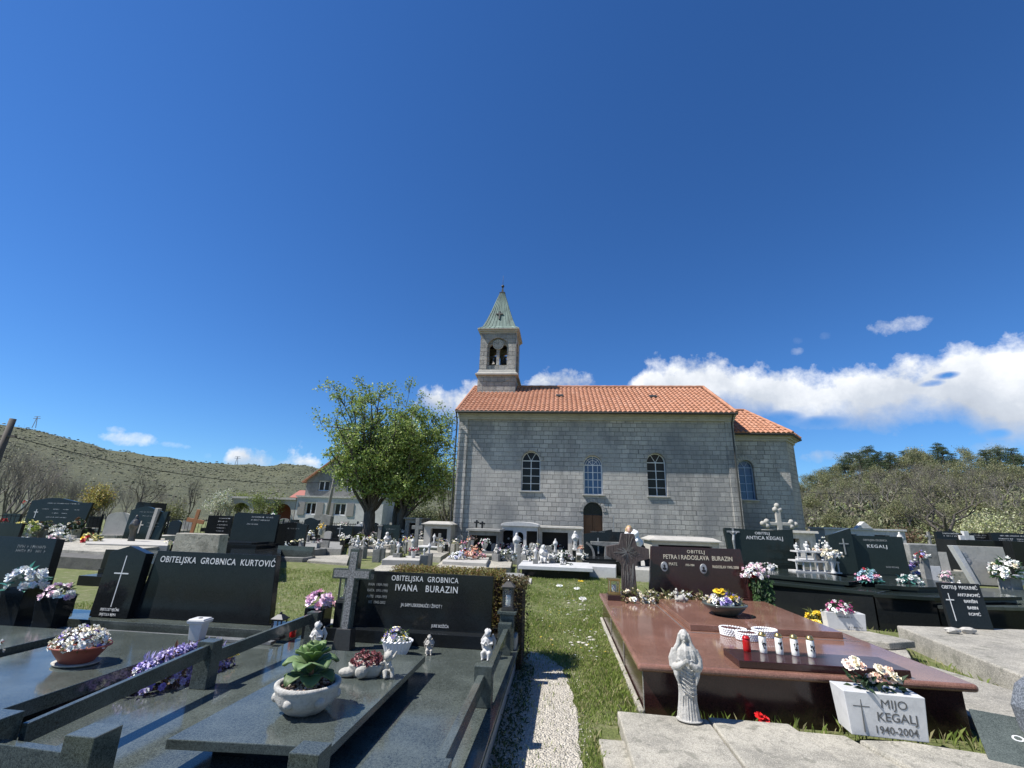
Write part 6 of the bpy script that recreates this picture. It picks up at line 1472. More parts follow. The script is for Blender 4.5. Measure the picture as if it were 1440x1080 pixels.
FL = [
 ('yellow-green chrysanthemum mound at the upper left', 38, 746, 14, [(PY, 3), ((.45, .5, .12), 2)], .45, None, .7),
 ('pale green-white chrysanthemum mound below the yellow-green one', 18, 755, 17, [(PY, 1), (W, 2), ((.5, .55, .3), 2)], .4, None, .6),
 ('small red flowers at the left border above the mounds', 4, 735, 5, [RD], .6, None, 1.),
 ('red artificial flowers with one white bloom beside the wavy black stone', 33, 718, 7, [(RD, 5), (W, 1)], .95, 'tub', .6, 9, ),
 ('white bouquet in front of the wavy black stone, left of the brown dried one', 48, 744, 8, [W], .5, None, .8),
 ('brown and olive dried flower bouquet before the wavy black stone', 64, 744, 10, [(BR, 2), (OL, 2), (CR, 1)], .5, None, .9),
 ('white lily bouquet in the middle before the wavy black stone', 81, 748, 10, [W], .5, None, .8),
 ('dark bouquet with a few cream blooms at the right of the wavy black stone', 106, 745, 11, [(BR, 2), (CR, 1), (DG, 2)], .5, None, 1.2),
 ('white carnations on top of the left border headstone', 35, 762, 9, [W], .95, None, .4),
 ('white and pink carnation mound on the concrete kerb slab', 83, 760, 13, [(W, 3), (LP, 1)], .42, None, .7),
 ('pale yellow bouquet with red centre on the concrete kerb slab', 125, 761, 13, [(PY, 5), (YL, 1), (RD, 1)], .42, None, .55),
 ('bronze and cream flowers leaning on the framed grey green stone', 193, 742, 6, [BR, CR], .6, None, 1.2),
 ('cream rose pair at the foot of the framed grey green stone', 212, 755, 5, [CR, W], .45, None, .8),
 ('white bouquet right of the framed grey green stone', 238, 742, 8, [W], .5, None, .7),
 ('tall bouquet of white tulips with green leaves before the wide dark headstone', 379, 752, 11, [(W, 2), (CR, 1)], .6, 'tub', 1.4, 14, 'rose', (.05, .16, .04), 80),
 ('white and pink tray of flowers on the gabled dark stone', 417, 745, 7, [(W, 3), (LP, 1)], .9, None, .4),
 ('pink flower with a cream centre right of the gabled dark stone', 422, 755, 4, [PK], .5, None, 1.2),
 ('white and yellow bouquet in a dark vase before the long black headstone', 451, 752, 6, [(W, 2), (YL, 2)], .5, 'tub', 1.2),
 ('small red and white flowers with white pebbles on the low grave bed', 405, 768, 9, [(RD, 2), (W, 2), (BR, 2)], .3, None, .45),
 ('yellow-brown dried plant at the end of the long black headstone', 471, 755, 6, [(OL, 2), (YL, 1)], .4, None, 1.1),
 ('white flower group standing behind the long black headstone', 481, 744, 9, [W, W, LP], .7, None, .8),
 ('white azalea pot above the arm of the carved granite cross', 489, 760, 7, [(W, 4), (PK, 1)], .3, None, .8),
 ('grey-white flower cluster above the carved cross top', 497, 765, 7, [W, (.5, .5, .5)], .25, None, 1.),
 ('white flowers in a pot left of the round clipped shrub', 519, 762, 7, [(W, 3), (PY, 1)], .3, None, .8),
 ('white and cream flowers before the dark green headstone', 530, 766, 7, [W, CR], .25, None, .8),
 ('white flowers at the foot of the green side pillar', 546, 768, 7, [W, (.6, .6, .55)], .25, None, 1.2),
 ('white blossoms at the right edge of the dark green headstone', 556, 768, 6, [W, LP], .25, None, 1.),
 ('tall white bouquet left of the tall concrete cross', 564, 757, 8, [W, (.6, .6, .55)], .4, None, 1.4),
 ('white lilies right of the small stone tomb, behind the tall cross', 572, 748, 8, [W], .7, None, .8),
 ('white bouquet on the box tomb left of the stone shelter', 592, 757, 7, [W, (.6, .55, .5)], .5, None, 1.2),
 ('white bouquet inside the open stone shelter', 606, 757, 6, [W], .5, None, 1.3),
 ('white roses before the opening of the stone shelter', 617, 757, 6, [W], .5, None, .9),
 ('pink and white flowers right of the stone shelter', 631, 758, 7, [(W, 3), (RD, 1)], .45, None, 1.2),
 ('dry plant and pink flowers on the raised pale slab', 562, 783, 8, [(OL, 3), (LP, 1)], .33, None, .9),
 ('pink and red flowers in a pot at the foot of the tall concrete cross', 581, 784, 7, [(PK, 2), (W, 1), (RD, 1)], .33, 'tub', .7),
 ('pink gladioli left of the dark tomb panel', 651, 772, 5, [PK, OR], .5, 'tub', 1.2),
 ('tall salmon lilies before the dark tomb panel', 663, 768, 7, [(PE, 2), (OR, 1)], .55, 'tub', 1.3),
 ('white and rose bouquet in a white pot before the dark tomb panel', 681, 775, 8, [(W, 3), (PK, 1)], .5, 'urn', .9),
 ('white artificial lilies at the left front of the bouquet slab', 643, 786, 11, [W, (.7, .7, .78)], .33, None, .8),
 ('orange and peach flower mound on the bouquet slab', 662, 786, 10, [(OR, 2), (PE, 2), (PK, 1)], .33, None, 1.),
 ('magenta and orange mixed bouquet behind the peach mound', 668, 778, 10, [(MG, 1), (OR, 1), (PE, 2), (PK, 1)], .42, None, .9),
 ('rose coloured bouquet at the right end of the bouquet slab', 677, 786, 7, [(PK, 2), (RD, 1), (PE, 2)], .33, None, 1.),
 ('white bouquet with red accent left of the vaulted white tomb', 704, 770, 6, [(W, 3), (RD, 1)], .5, None, 1.2),
 ('pale grey-green bouquet before the vaulted white tomb', 714, 785, 12, [W, (.5, .52, .42), (.6, .6, .6)], .3, None, .9),
 ('round white bouquet in the left opening of the vaulted tomb', 716, 758, 6, [W], .8, None, 1.2),
 ('white flowers at the centre of the vaulted white tomb', 729, 762, 7, [W, (.6, .6, .62)], .7, None, .9),
 ('striped pale bouquet before the vaulted tomb, beside the slim cross', 737, 783, 10, [W, (.5, .53, .56), BL], .35, None, 1.4),
 ('small white urn bouquet before the right opening of the vaulted tomb', 751, 775, 5, [W], .6, 'urn', .8),
 ('small cream bouquet on the left corner of the white marble bed', 748, 788, 7, [CR, W], .38, None, .7),
 ('white rose bouquet in the middle of the white marble bed', 776, 785, 8, [W], .5, None, .7),
 ('white and green bouquet on the right half of the marble bed', 792, 782, 9, [(W, 3), (DG, 1)], .5, None, .8),
 ('dark bouquet with white blooms on the white marble bed', 785, 790, 9, [(DG, 2), (W, 2)], .38, None, .6),
 ('pink and white roses at the right end of the marble bed', 801, 786, 7, [(LP, 2), (W, 2)], .42, None, .9),
 ('small cream bouquet in a stone pot right of the statue niche', 817, 778, 5, [CR, OR], .6, 'tub', .8),
 ('red and white bouquet before the black headstone with the cross', 835, 770, 6, [(RD, 1), (W, 2), (OR, 1)], .6, None, .9),
 ('white roses before the black headstone, left side', 828, 778, 7, [W], .45, None, 1.2),
 ('white carnations right of the stone pot at the marble bed', 823, 785, 6, [W], .4, None, 1.),
 ('small white wildflower cushion at the foot of the arched concrete stone', 842, 801, 8, [W, (.5, .55, .4)], .05, None, .5),
 ('pink white flowers beside the black stone right of the church door', 849, 776, 5, [LP, W], .5, None, 1.),
 ('white and pale pink artificial flowers lying on the dark green tomb', 1078, 799, 17, [(W, 3), (LP, 2)], .74, None, .25),
 ('white flowers left of the dark green tomb headstone', 1062, 800, 6, [W], .74, None, .6),
 ('orange and cream bouquet on the ornate white shelf', 1148, 775, 8, [(PE, 2), (OR, 1), (CR, 2)], 1.15, None, .6),
 ('tall white lily bouquet beside the ornate white shelf', 1161, 768, 8, [W], 1.1, None, 1.5),
 ('blue-green and red-pink bouquet before the KEGALJ headstone', 1222, 817, 16, [(BL, 3), (PK, 2), (W, 2), (RD, 1)], .72, None, .9, 34, 'puff', TEAL, 60),
 ('low white bouquet with teal leaves at the right of the KEGALJ headstone', 1280, 819, 14, [(W, 5)], .72, None, .7, 22, 'rose', TEAL, 60),
 ('white and violet bouquet right of the KEGALJ headstone', 1291, 808, 13, [(W, 2), (LV, 2), ((.35, .2, .4), 1)], .72, None, 1.5, 40),
 ('red and cream flowers above the white and violet bouquet', 1298, 785, 10, [(RD, 1), (CR, 1), (W, 2), (LV, 1)], 1.1, None, .9),
 ('pink white roses on the small beige stone book', 1331, 812, 10, [(LP, 3), (W, 2), (PK, 2)], .72, None, .8),
 ('white figures and flowers before the small beige book plaque', 1333, 827, 6, [W], .5, None, 1.),
 ('white rose bouquet behind the grey block with dark panel', 1319, 768, 7, [W], .9, None, .8),
 ('large bouquet of white lilies with green leaves at the right border', 1418, 812, 22, [(W, 5), (CR, 1)], .72, None, 1.2, 34, 'rose', (.04, .10, .03), 110),
 ('cream and pink flowers in front of the long black border headstone', 1412, 770, 8, [CR, LP], 1.12, None, .7),
 ('peach flowers at the right border above the white lilies', 1436, 770, 5, [PE, RD], 1.12, None, 1.),
 ('white daisies under the slim stone cross at the rubble wall', 1318, 770, 5, [W], 1.1, None, .8),
]
for e in FL:
    e = list(e); fl(e[0], e[1], e[2], e[3], e[4], e[5], e[6], e[7], *(e[8:]), ph=(e[3]*1.2 if e[6] else 0)) if len(e) > 8 else fl(*e, ph=(e[3]*1.2 if e[6] else 0))
t = fl('magenta and white bouquet in the small white marble flower box beside the black terrace', 1182, 872, 20, [(MG, 3), (W, 4), (PK, 1)], .41, None, .75, 60, 'puff', DG, 40, bsf=.16)
x, y, _ = G(1188, 884, .16); t.location = (x-.03, y, .40)
t = thing('marble_flower_box', 'small white marble flower box with faint lettering beside the black terrace', 'flower box', (x, y, .16), -.12); m = MB(); m.box(-.26, .26, -.1, .1, 0, .24, -.015, -.01); m.build('box', 'white_marble', t, bevel=.004); marks(t, [(.02, .2, .03), (-.12, .08, .17)], -.112, 'engraved', hgt=.025)
fl('bright yellow chrysanthemums right of the brown tomb', 1153, 880, 23, [(YL, 5), ((.85, .72, .2), 2)], .12, None, .75, 70, 'puff', (.10, .12, .03), 40, bsf=.15)
x, y, _ = G(1422, 822, .5); t = thing('marble_flower_box', 'white marble flower box with a black cross under the white lilies, right border', 'flower box', (x, y, .5), 0); m = MB(); m.box(-.42, .45, -.12, .12, 0, .22, -.02, -.01); m.build('box', 'white_marble', t, bevel=.004); marks(t, [(-.05, .25, .12), (0, .2, .05)], -.13, 'engraved', hgt=.03); m = MB(); m.box(-.28, -.27, -.128, -.124, .04, .18); m.box(-.31, -.24, -.129, -.125, .12, .13); m.build('cross', 'engraved', t)
votive('dark red grave candle before the white marble box at the right border', (x-.2, y-.3, .50), .10, .04, 'red_plastic', 'red_plastic', False)
random.seed(303)
for i in range(125):
    px = random.choice((U(235, 640), U(400, 640), U(480, 660), U(640, 860), U(660, 830), U(1100, 1160), U(1280, 1440))); py = U(752, 768)+max(0, (px-700))*.015+(8 if 640 < px < 860 else 0); k_ = random.choice(('white', 'white', 'pink', 'cream', 'mixed'))
    fl('small %s bouquet among the crowded graves %s' % (k_, 'left of the church' if px < 650 else 'in front of the church' if px < 900 else 'at the right'), px, py, U(3.5, 6.5), {'white': [W], 'pink': [PK, LP, W], 'cream': [CR, PY], 'mixed': [RD, YL, W, LV]}[k_], U(.35, .6), None, U(.6, 1.3), 10, 'lump', DG, 8)['group'] = 'small %s bouquets %s' % (k_, 'left of the church' if px < 650 else 'in front of the church' if px < 900 else 'at the right')
for i in range(24):
    px = U(440, 860); st_ = random.choice((angel, robed)); py = U(758, 782); c = G(px, py, .45); k = (P(px+10, py, c[1])[0]-P(px, py, c[1])[0])/10
    t = st_('small white figure standing among the flowers before the church', (c[0], c[1], .45), U(9, 15)*k, random.choice(('white_plaster', 'limestone')), U(-.4, .4), .06); t['group'] = 'small white figures before the church'; m = MB(); m.box(-.13, .13, -.12, .12, -.45, 0); m.build('plinth', 'grey_stone', t, bevel=.006)
# figures
def st(label, px, py, hpx, z, f=angel, mat='white_plaster', rz=0):
    c = G(px, py, z); k = (P(px+10, py, c[1])[0]-P(px, py, c[1])[0])/10; t = f(label, (c[0], c[1], z), hpx*k, mat, rz, .045); m = MB(); q = hpx*k*.22; m.box(-q, q, -q, q, -z, .0); m.build('plinth', 'grey_stone', t, bevel=.006); return t
st('white kneeling angel on the left half of the white marble bed', 764, 791, 26, .38)
st('white robed figure at the left of the white marble bed', 753, 786, 16, .5, robed)
st('tall white statue before the wide opening of the niche tomb', 781, 776, 18, .6, robed)
st('white statue in the flowers before the vaulted tomb', 726, 778, 28, .4, robed)
st('round white angel lying at the right of the marble bed', 790, 793, 12, .38)
st('white cross-shaped angel figure at the foot of the big tree', 507, 752, 18, .4)
st('white angel figure before the dark green headstone', 543, 768, 20, .25)
st('white robed figure inside the stone shelter opening', 605, 757, 14, .5, robed)
st('small white figure left of the white marble grave box in the shelter row', 628, 760, 12, .4, robed)
st('grey robed figure beside the black headstone with many names', 293, 751, 24, .5, robed, 'grey_stone')
st('white figure of a woman at the left front of the beige stone book', 1341, 828, 12, .5, robed)
st('white seated figure on the terrace before the pale sheet headstone', 1351, 825, 10, .5)
st('white figure in a tall lantern box right of the peaked white tomb', 1269, 772, 25, .75, robed)
st('dark bronze figure on the dark kerb before the framed grey green stone', 184, 762, 34, .4, robed, 'bronze')
lantern('small brown lantern with a pointed top before the wide dark rounded headstone', (*G(347, 762, .45)[:2], .45), .16, .36, 'bronze')
lantern('tiny grey lantern right of the low grave bed', (*G(441, 765, .25)[:2], .2), .16, .40, 'dark_metal')
for j, (px, py, lb) in enumerate(((389, 772, 'white paper flower lying in the grass near the low dark kerbs'), (441, 778, 'yellowish paper flower lying in the grass by the flat concrete slab'), (787, 825, 'white artificial flower lying on the grass path, left one'), (811, 829, 'white artificial flower lying on the grass path, right one'), (818, 843, 'small scrap of white paper on the grass path'), (432, 768, 'white helmet-shaped flower ball on the grass'), (505, 780, 'white blossom pair beside the carved granite cross'), (817, 818, 'small yellow flower fallen on the grass'))):
    c = G(px, py, .02); t = thing('fallen_flower', lb, 'flower', c); f = MB()
    for i in range(5): bloom(f, (U(-.07, .07), U(-.05, .05), .01), (U(-.3, .3), -.3, 1), .05 if j != 7 else .03, YL if j in (7,) else (CR if j == 1 else W), 'puff')
    f.build('blooms', 'petals', t)
for k, (x, y, lb) in enumerate(((1.05, 9.4, 'weathered wooden peg right of the carved cross'),)): pass
# ------------------------------------------------------------------ person bending over a grave behind the carved cross
c = G(905, 812, 0); hy = c[1]
t = thing('person', 'person with blond hair in a white shirt and black trousers bending among graves', 'person', (c[0], hy, 0), .15)
kx = lambda px, py: (P(px, py, hy)[0]-c[0], P(px, py, hy)[2])
hx, hz = kx(882, 745); sxx, szz = kx(876, 762); m = MB()
m.tube([(-.12, 0, .93), (-.28, -.06, 1.12), (hx+.12, -.12, 1.32)], [.17, .16, .17], 12)
m.tube([(hx+.10, -.12, 1.36), (hx+.03, -.13, hz-.05)], [.06, .055], 8)
m.ball((hx, -.14, hz), (.085, .10, .12), 12, 9); m.ball((hx-.02, -.24, hz-.02), .017, 6, 4)
for s, fx in ((-1, kx(898, 800)[0]), (1, kx(912, 800)[0])):
    m.tube([(-.12+s*.09, 0, .92), (fx*.6+s*.06-.02, -.03, .5), (fx, 0, .08)], [.105, .075, .05], 10); m.ball((fx, -.07, .045), (.05, .13, .045), 8, 5)
for s in (-1, 1):
    a0 = (hx+.10+s*.17, -.12, 1.33); a1 = (hx-.02+s*.22, -.28, 1.10); a2 = (hx-.18+s*.12, -.45, 1.02)
    m.tube([a0, a1, a2], [.055, .045, .032], 8); m.ball((a2[0]-.04, a2[1]-.04, a2[2]), (.045, .04, .02), 8, 5)
    for q in range(4): m.tube([(a2[0]-.06, a2[1]-.06, a2[2]+.012*q-.02), (a2[0]-.12, a2[1]-.10, a2[2]+.014*q-.035)], [.010, .007], 5)
    m.tube([(a2[0]-.04, a2[1]-.03, a2[2]+.01), (a2[0]-.07, a2[1]-.02, a2[2]+.05)], [.011, .008], 5)
m.build('body', 'skin', t, remesh=.014)
m = MB(); m.tube([(-.12, 0, .98), (-.28, -.06, 1.14), (hx+.12, -.12, 1.35), (hx+.08, -.12, 1.40)], [.20, .19, .20, .12], 14)
for s in (-1, 1): m.tube([(hx+.10+s*.15, -.12, 1.34), (hx-.02+s*.22, -.28, 1.10), (hx-.12+s*.16, -.38, 1.05)], [.085, .07, .055], 10)
m.build('shirt', 'white_cloth', t, remesh=.018)
m = MB(); m.tube([(-.16, -.01, 1.02), (-.12, 0, .86)], [.19, .19], 12)
for s, fx in ((-1, kx(898, 800)[0]), (1, kx(912, 800)[0])): m.tube([(-.12+s*.09, 0, .92), (fx*.6+s*.06-.02, -.03, .5), (fx, 0, .10)], [.13, .095, .075], 10)
m.build('trousers', 'black_cloth', t, remesh=.018)
m = MB(); m.ball((hx+.015, -.11, hz+.025), (.105, .115, .125), 12, 8)
for k in range(26): a = U(-2.2, 2.2)+PI/2; m.tube([(hx+.09*math.cos(a), -.11+.1*math.sin(a), hz+.05), (hx+.11*math.cos(a), -.11+.12*math.sin(a), hz-.12-U(0, .05))], [.022, .010], 5)
m.build('hair', 'blond_hair', t, remesh=.014)
# ------------------------------------------------------------------ houses, fence, poles
hx0, hx1 = -26.2, -17.2; hy0 = 45
t = thing('house', 'pale unrendered two-storey house with an orange gabled roof behind the graves', 'house', ((hx0+hx1)/2, hy0, 0)); ox = (hx0+hx1)/2
wl = lambda u, z, d: (u-ox, d, z)
m = MB()
lo = [(-25.2, -24.1), (-22.2, -21.0), (-19.0, -18.3)]
holed(m, [(hx0, 0), (hx1, 0), (hx1, 3.2), (hx0, 3.2)], [[(a, 1.55), (b_, 1.55), (b_, 2.7), (a, 2.7)] for a, b_ in lo], wl, .3)
m.add([(hx0-ox, 0, 0), (hx0-ox, 9, 0), (hx0-ox, 9, 3.2), (hx0-ox, 0, 3.2)], [(0, 1, 2, 3)]); m.add([(hx1-ox, 0, 0), (hx1-ox, 9, 0), (hx1-ox, 9, 3.2), (hx1-ox, 0, 3.2)], [(0, 1, 2, 3)])
m.build('ground_floor_wall', 'house_wall', t)
m = MB(); m.box(hx0-ox-.1, hx1-ox+.1, -.1, 9.1, 3.201, 3.36); m.build('floor_band', 'pale_plaster', t)
m = MB(); ux0, ux1 = -25.9, -19.5
holed(m, [(ux0, 3.36), (ux1, 3.36), (ux1, 4.9), ((ux0+ux1)/2, 7.4), (ux0, 4.9)], [[(-24.6, 3.9), (-23.4, 3.9), (-23.4, 4.9), (-24.6, 4.9)], [(-21.6, 3.9), (-20.6, 3.9), (-20.6, 4.9), (-21.6, 4.9)]], lambda u, z, d: (u-ox, d+.8, z), .2)
for X in (ux0, ux1): m.add([(X-ox, .8, 3.36), (X-ox, 8.8, 3.36), (X-ox, 8.8, 4.9), (X-ox, .8, 4.9)], [(0, 1, 2, 3)])
m.build('upper_wall', 'grey_stone', t)
m = MB(); mx_ = (ux0+ux1)/2
for s, X in ((-1, ux0-.35), (1, ux1+.35)): slope(m, [(X-ox, .4, 4.75), (X-ox, 9.2, 4.75), (mx_-ox, 9.2, 7.55), (mx_-ox, .4, 7.55)], .12)
m.build('roof', 'roof_tile', t)
for a, b_, z0, z1, yy in [(*q, 1.55, 2.7, .15) for q in lo]+[(-24.6, -23.4, 3.9, 4.9, .95), (-21.6, -20.6, 3.9, 4.9, .95)]:
    w_ = MB(); w_.box(a-ox, a-ox+.09, yy, yy+.05, z0, z1); w_.box(b_-ox-.09, b_-ox, yy, yy+.05, z0, z1); w_.box((a+b_)/2-ox-.05, (a+b_)/2-ox+.05, yy, yy+.05, z0, z1); w_.box(a-ox, b_-ox, yy+.001, yy+.049, z1-.08, z1); w_.box(a-ox, b_-ox, yy+.001, yy+.049, z0, z0+.08)
    w_ = w_.build('window', 'white_paint', t); g_ = MB(); g_.box(a-ox, b_-ox, yy+.06, yy+.07, z0, z1); g_.build('pane', 'window_glass', w_)
for a in (-25.95, -24.0, -22.95, -20.85):
    s_ = MB(); s_.box(a-ox, a-ox+.7, -.06, -.005, 1.5, 2.72); s_.build('shutter', 'grey_wood', t)
t = thing('arcade', 'low white terrace building with open arches left of the house', 'building', (-30, 45, 0)); m = MB()
holed(m, [(-3.6, 0), (3.75, 0), (3.75, 2.9), (-3.6, 2.9)], [arch(-3.2, -.9, .05, 2.5), arch(-.5, 1.3, .05, 2.5), arch(1.6, 3.4, .05, 2.5)], lambda u, z, d: (u, d, z), .3); m.build('arched_wall', 'pale_plaster', t)
m = MB(); m.box(-3.8, 3.78, -.2, 3.5, 2.901, 3.1); m.build('roof_slab', 'pale_plaster', t); m = MB(); m.box(.2, 3.6, 2.5, 2.8, 0, 2.89); m.box(-.9, .2, 2.8, 3.0, 0, 2.2); m.build('back_wall', 'terracotta', t)
t = thing('shed', 'small shed with a bright red roof behind the arcade', 'shed', (-31.2, 56, 0)); m = MB(); m.box(-1.3, 1.3, -1.2, 1.2, 0, 3.5); m.build('wall', 'pale_plaster', t); m = MB(); slope(m, [(-1.6, -1.5, 3.45), (1.6, -1.5, 3.45), (1.2, 0, 4.4), (-1.2, 0, 4.4)], .1); slope(m, [(-1.6, 1.5, 3.45), (1.6, 1.5, 3.45), (1.2, .01, 4.4), (-1.2, .01, 4.4)], .1); m.build('roof', 'terracotta', t)
# iron fence
def fence(label, a, b_, h=1.05, n=60, mat='dark_metal'):
    a, b_ = Vector(a), Vector(b_); L_ = (b_-a).length; t = thing('iron_fence', label, 'fence', a, math.atan2(b_.y-a.y, b_.x-a.x)); r_ = MB(); r_.box(0, L_, -.02, .02, .18, .22); r_.box(0, L_, -.02, .02, h-.12, h-.08); r_.build('rails', mat, t)
    p_ = MB()
    for i in range(n+1): x = L_*i/n; p_.box(x-.012, x+.012, -.012, .012, .02, h)
    p_.build('bars', mat, t)
    for i in range(0, 6): x = L_*i/5; q = MB(); q.box(x-.05, x+.05, -.05, .05, 0, h+.12); q.build('fence_post', mat, t)
fence('long black iron fence behind the far left graves', (-36, 21, 0), (-22, 30, 0), 1.1, 90)
fence('black iron fence between the graves and the pale house', (-21.5, 31, 0), (-9, 33, 0), 1.1, 80)
fence('black fence at the right end before the wooded slope', (14.5, 24, 0), (34, 21, 0), 1.1, 90)
# poles and wires
t = thing('utility_pole', 'leaning dark wooden utility pole at the left border', 'utility pole', (-24.9, 18, 0)); m = MB(); m.tube([(0, 0, 0), (.30, 0, 5.35)], [.16, .12], 10); m.build('pole', 'pole_wood', t, smooth=True); m = MB(); m.box(-.35, .75, -.05, .05, 4.5, 4.6); m.build('crossarm', 'pole_wood', t)
t = thing('utility_pole', 'tall slim pale leaning pole in front of the house', 'utility pole', (P(457, 735, 38)[0], 38, 0)); m = MB(); m.tube([(0, 0, 0), (.5, 0, 8.0)], [.17, .06], 10); m.build('pole', 'grey_wood', t, smooth=True)
def wire(label, a, b_, sag, r_=.018):
    a, b_ = Vector(a), Vector(b_); m = MB(); m.tube([a.lerp(b_, i/16)-Vector((0, 0, sag*4*(i/16)*(1-i/16))) for i in range(17)], r_, 4); o = m.build('power_line', 'dark_metal', None); tag(o, label, 'cable')
wire('sagging power line from the left utility pole across the far hill', (-24.4, 18, 4.55), (P(478, 655, 38)[0], 38, P(478, 676, 38)[2]), .9, .022)
wire('sagging black cable in front of the wooded right slope', P(1100, 690, 40), P(1500, 668, 36), .7, .022)
wire('thin lower cable in front of the wooded right slope', P(1090, 724, 38), P(1460, 722, 34), .2, .014)
for px, py, lb in ((48, 600, 'faint lattice pylon on the left hill crest near the utility pole'), (332, 654, 'tiny lattice pylon on the distant hill crest')):
    a, e = azel(px, py); r_ = 500; c = (r_*math.sin(a), r_*math.cos(a), CH+r_*math.tan(e)-1); m = MB()
    for s in (-1, 1): m.tube([(s*1.6, 0, 0), (0, 0, 9)], .22, 4)
    m.box(-3, 3, -.15, .15, 7.2, 7.6); m.box(-2.4, 2.4, -.15, .15, 8.7, 9.0); o = m.build('pylon', 'grey_metal', None); o.location = c; tag(o, lb, 'pylon')
# ------------------------------------------------------------------ trees
LG = [(.27, .36, .08), (.20, .29, .06), (.34, .41, .13), (.16, .23, .055)]
def px_h(px, pyb, pyt, D): b_ = P(px, pyb, D); return b_[0], D, P(px, pyt, D)[2]
x, y, zt = px_h(520, 745, 537, 28)
def round_tree(label, loc, trunk_h, tr, cc, rad, nl, nleaf, ls, cols, seed):
    """short trunk, limbs sweeping up into an uneven rounded crown; cc, rad: crown centre and radii"""
    random.seed(seed); t = thing('leafy_tree', label, 'tree', loc); tm = MB(); tips = []
    tm.tube([(0, 0, -.1), (.05, 0, trunk_h*.5), (.0, 0, trunk_h), (cc[0]*.3, cc[1]*.3, trunk_h+1.2)], [tr*1.35, tr, tr*.95, tr*.5], 10, cap=False)
    cc = Vector(cc)
    for i in range(nl):
        d = rdir(-.75); q = random.random()**.38; tg = cc+Vector((d.x*rad[0], d.y*rad[1], d.z*rad[2]))*q*U(.82, 1.08)
        b0 = Vector((cc.x*.1, cc.y*.1, trunk_h*U(.8, 1.0)+U(0, 1.1)*(tg.z > cc.z))); mid = b0.lerp(tg, .5)+Vector((0, 0, U(-.1, .5)))-Vector((tg.x-b0.x, tg.y-b0.y, 0))*.12
        pts = [b0]
        for k in range(1, 8):
            u = k/7; p = b0*(1-u)**2+mid*2*u*(1-u)+tg*u*u; pts.append(p+rdir()*.09)
        r0 = tr*U(.2, .42); tm.tube(pts, [r0*(1-.86*k/7) for k in range(8)], 6, cap=False)
        for k in range(9):
            j = random.choice((3, 4, 5, 6, 7)); e = pts[j]+(rdir(-.2)+(pts[j]-cc).normalized()*.5).normalized()*U(.5, 1.2)
            m_ = pts[j].lerp(e, .5)+rdir()*.08; tm.tube([pts[j], m_, e], [r0*.3, r0*.2, r0*.07], 4, cap=False); tips += [e, e, m_]
            for w_ in range(3):
                e2 = m_+rdir(-.3)*U(.25, .6); tm.tube([m_, e2], [r0*.12, r0*.04], 3, cap=False); tips.append(e2)
    tm.build('trunk', 'bark', t, smooth=True); m = MB()
    for i in range(nleaf):
        q = random.choice(tips); q = q+rdir()*.34*random.random()**.6; d = (rdir()+Vector((0, 0, -.15))).normalized(); s_ = d.cross(rdir()).normalized(); l = ls*U(.5, 1.25); m.col = vary(random.choice(cols), .25)
        m.add([q, q+d*l*.5+s_*l*.34, q+d*l, q+d*l*.5-s_*l*.34], [(0, 1, 2, 3)])
    m.build('crown', 'leaves', t); return t
round_tree('big spreading tree with fresh green leaves, left and largest trunk of the group', (-11.5, 28, 0), 1.7, .36, (-.6, 0, 6.3), (4.0, 2.8, 3.75), 56, 32000, .15, LG, 12)
round_tree('green leafy tree with a thinner dark trunk, middle of the group of three', (-10.3, 29.3, 0), 1.8, .24, (-.1, .6, 6.6), (2.9, 2.3, 3.5), 28, 15000, .15, LG, 14)
round_tree('green leafy tree leaning right, right trunk of the group of three', (-9.6, 28.3, 0), 1.7, .26, (1.3, 0, 5.2), (2.7, 2.3, 3.1), 32, 18000, .15, LG, 15)
make_tree('sapling', 'thin multi-stemmed tree with pale yellow-green leaves beside the church corner', (-7.6, 33, 0), 5.4, 5, 2600, .14, [(.22, .26, .10), (.18, .22, .08)], .5, .5, .2, .07, leafspread=.4, seed=16, stems=4, bark='grey_bark')
# protos of bare and leafy hill trees
bare = [make_tree('bare_tree', 'bare grey-brown tree among the others on the right slope', (0, 0, 0), 6, 6, 500, .10, [(.22, .2, .12), (.2, .22, .1)], .8, .32, .22, .13, leafspread=.3, seed=30+i, bark='grey_bark', group='bare trees on the right slope', kids=(2, 4)) for i in range(3)]
soft = [make_tree('budding_tree', 'rounded budding tree with thin pale green foliage on the right slope', (0, 0, 0), 6, 5, 5200, .20, [(.20, .21, .09), (.15, .17, .07), (.24, .23, .12)], .85, .2, .16, .12, leafspread=.7, seed=40+i, bark='grey_bark', group='budding trees on the right slope') for i in range(2)]
def pine(label, seed, group):
    random.seed(seed); t = thing('pine_tree', label, 'tree', (0, 0, 0), 0, group); m = MB(); m.tube([(0, 0, -.2), (.1, 0, 3), (.05, .1, 6)], [.2, .15, .05], 8)
    g = MB()
    for k in range(34):
        z = U(2.0, 6.0); a = U(0, 2*PI); L2 = (1.9-(z-2)*.28)*U(.6, 1.1); e = Vector((L2*math.cos(a), L2*math.sin(a), z+U(.0, .4))); m.tube([(0.05, 0, z-.2), e], [.04, .015], 4, cap=False)
        for q in range(130):
            d = rdir(-.3); p = Vector((.05, 0, z)).lerp(e, U(.45, 1.05))+Vector((d.x*.5, d.y*.5, d.z*.22)); v = rdir(0); s = v.cross(rdir()).normalized(); l = U(.12, .26); g.col = vary(random.choice(((.035, .06, .025), (.05, .08, .03), (.07, .10, .04))), .25)
            g.add([p, p+v*l+s*l*.2, p+v*l-s*l*.2], [(0, 1, 2)])
    m.build('trunk', 'bark', t); g.build('crown', 'leaves', t); return t
pines = [pine('dark green pine standing out on the skyline of the right slope', 50+i, 'pines on the right slope') for i in range(2)]
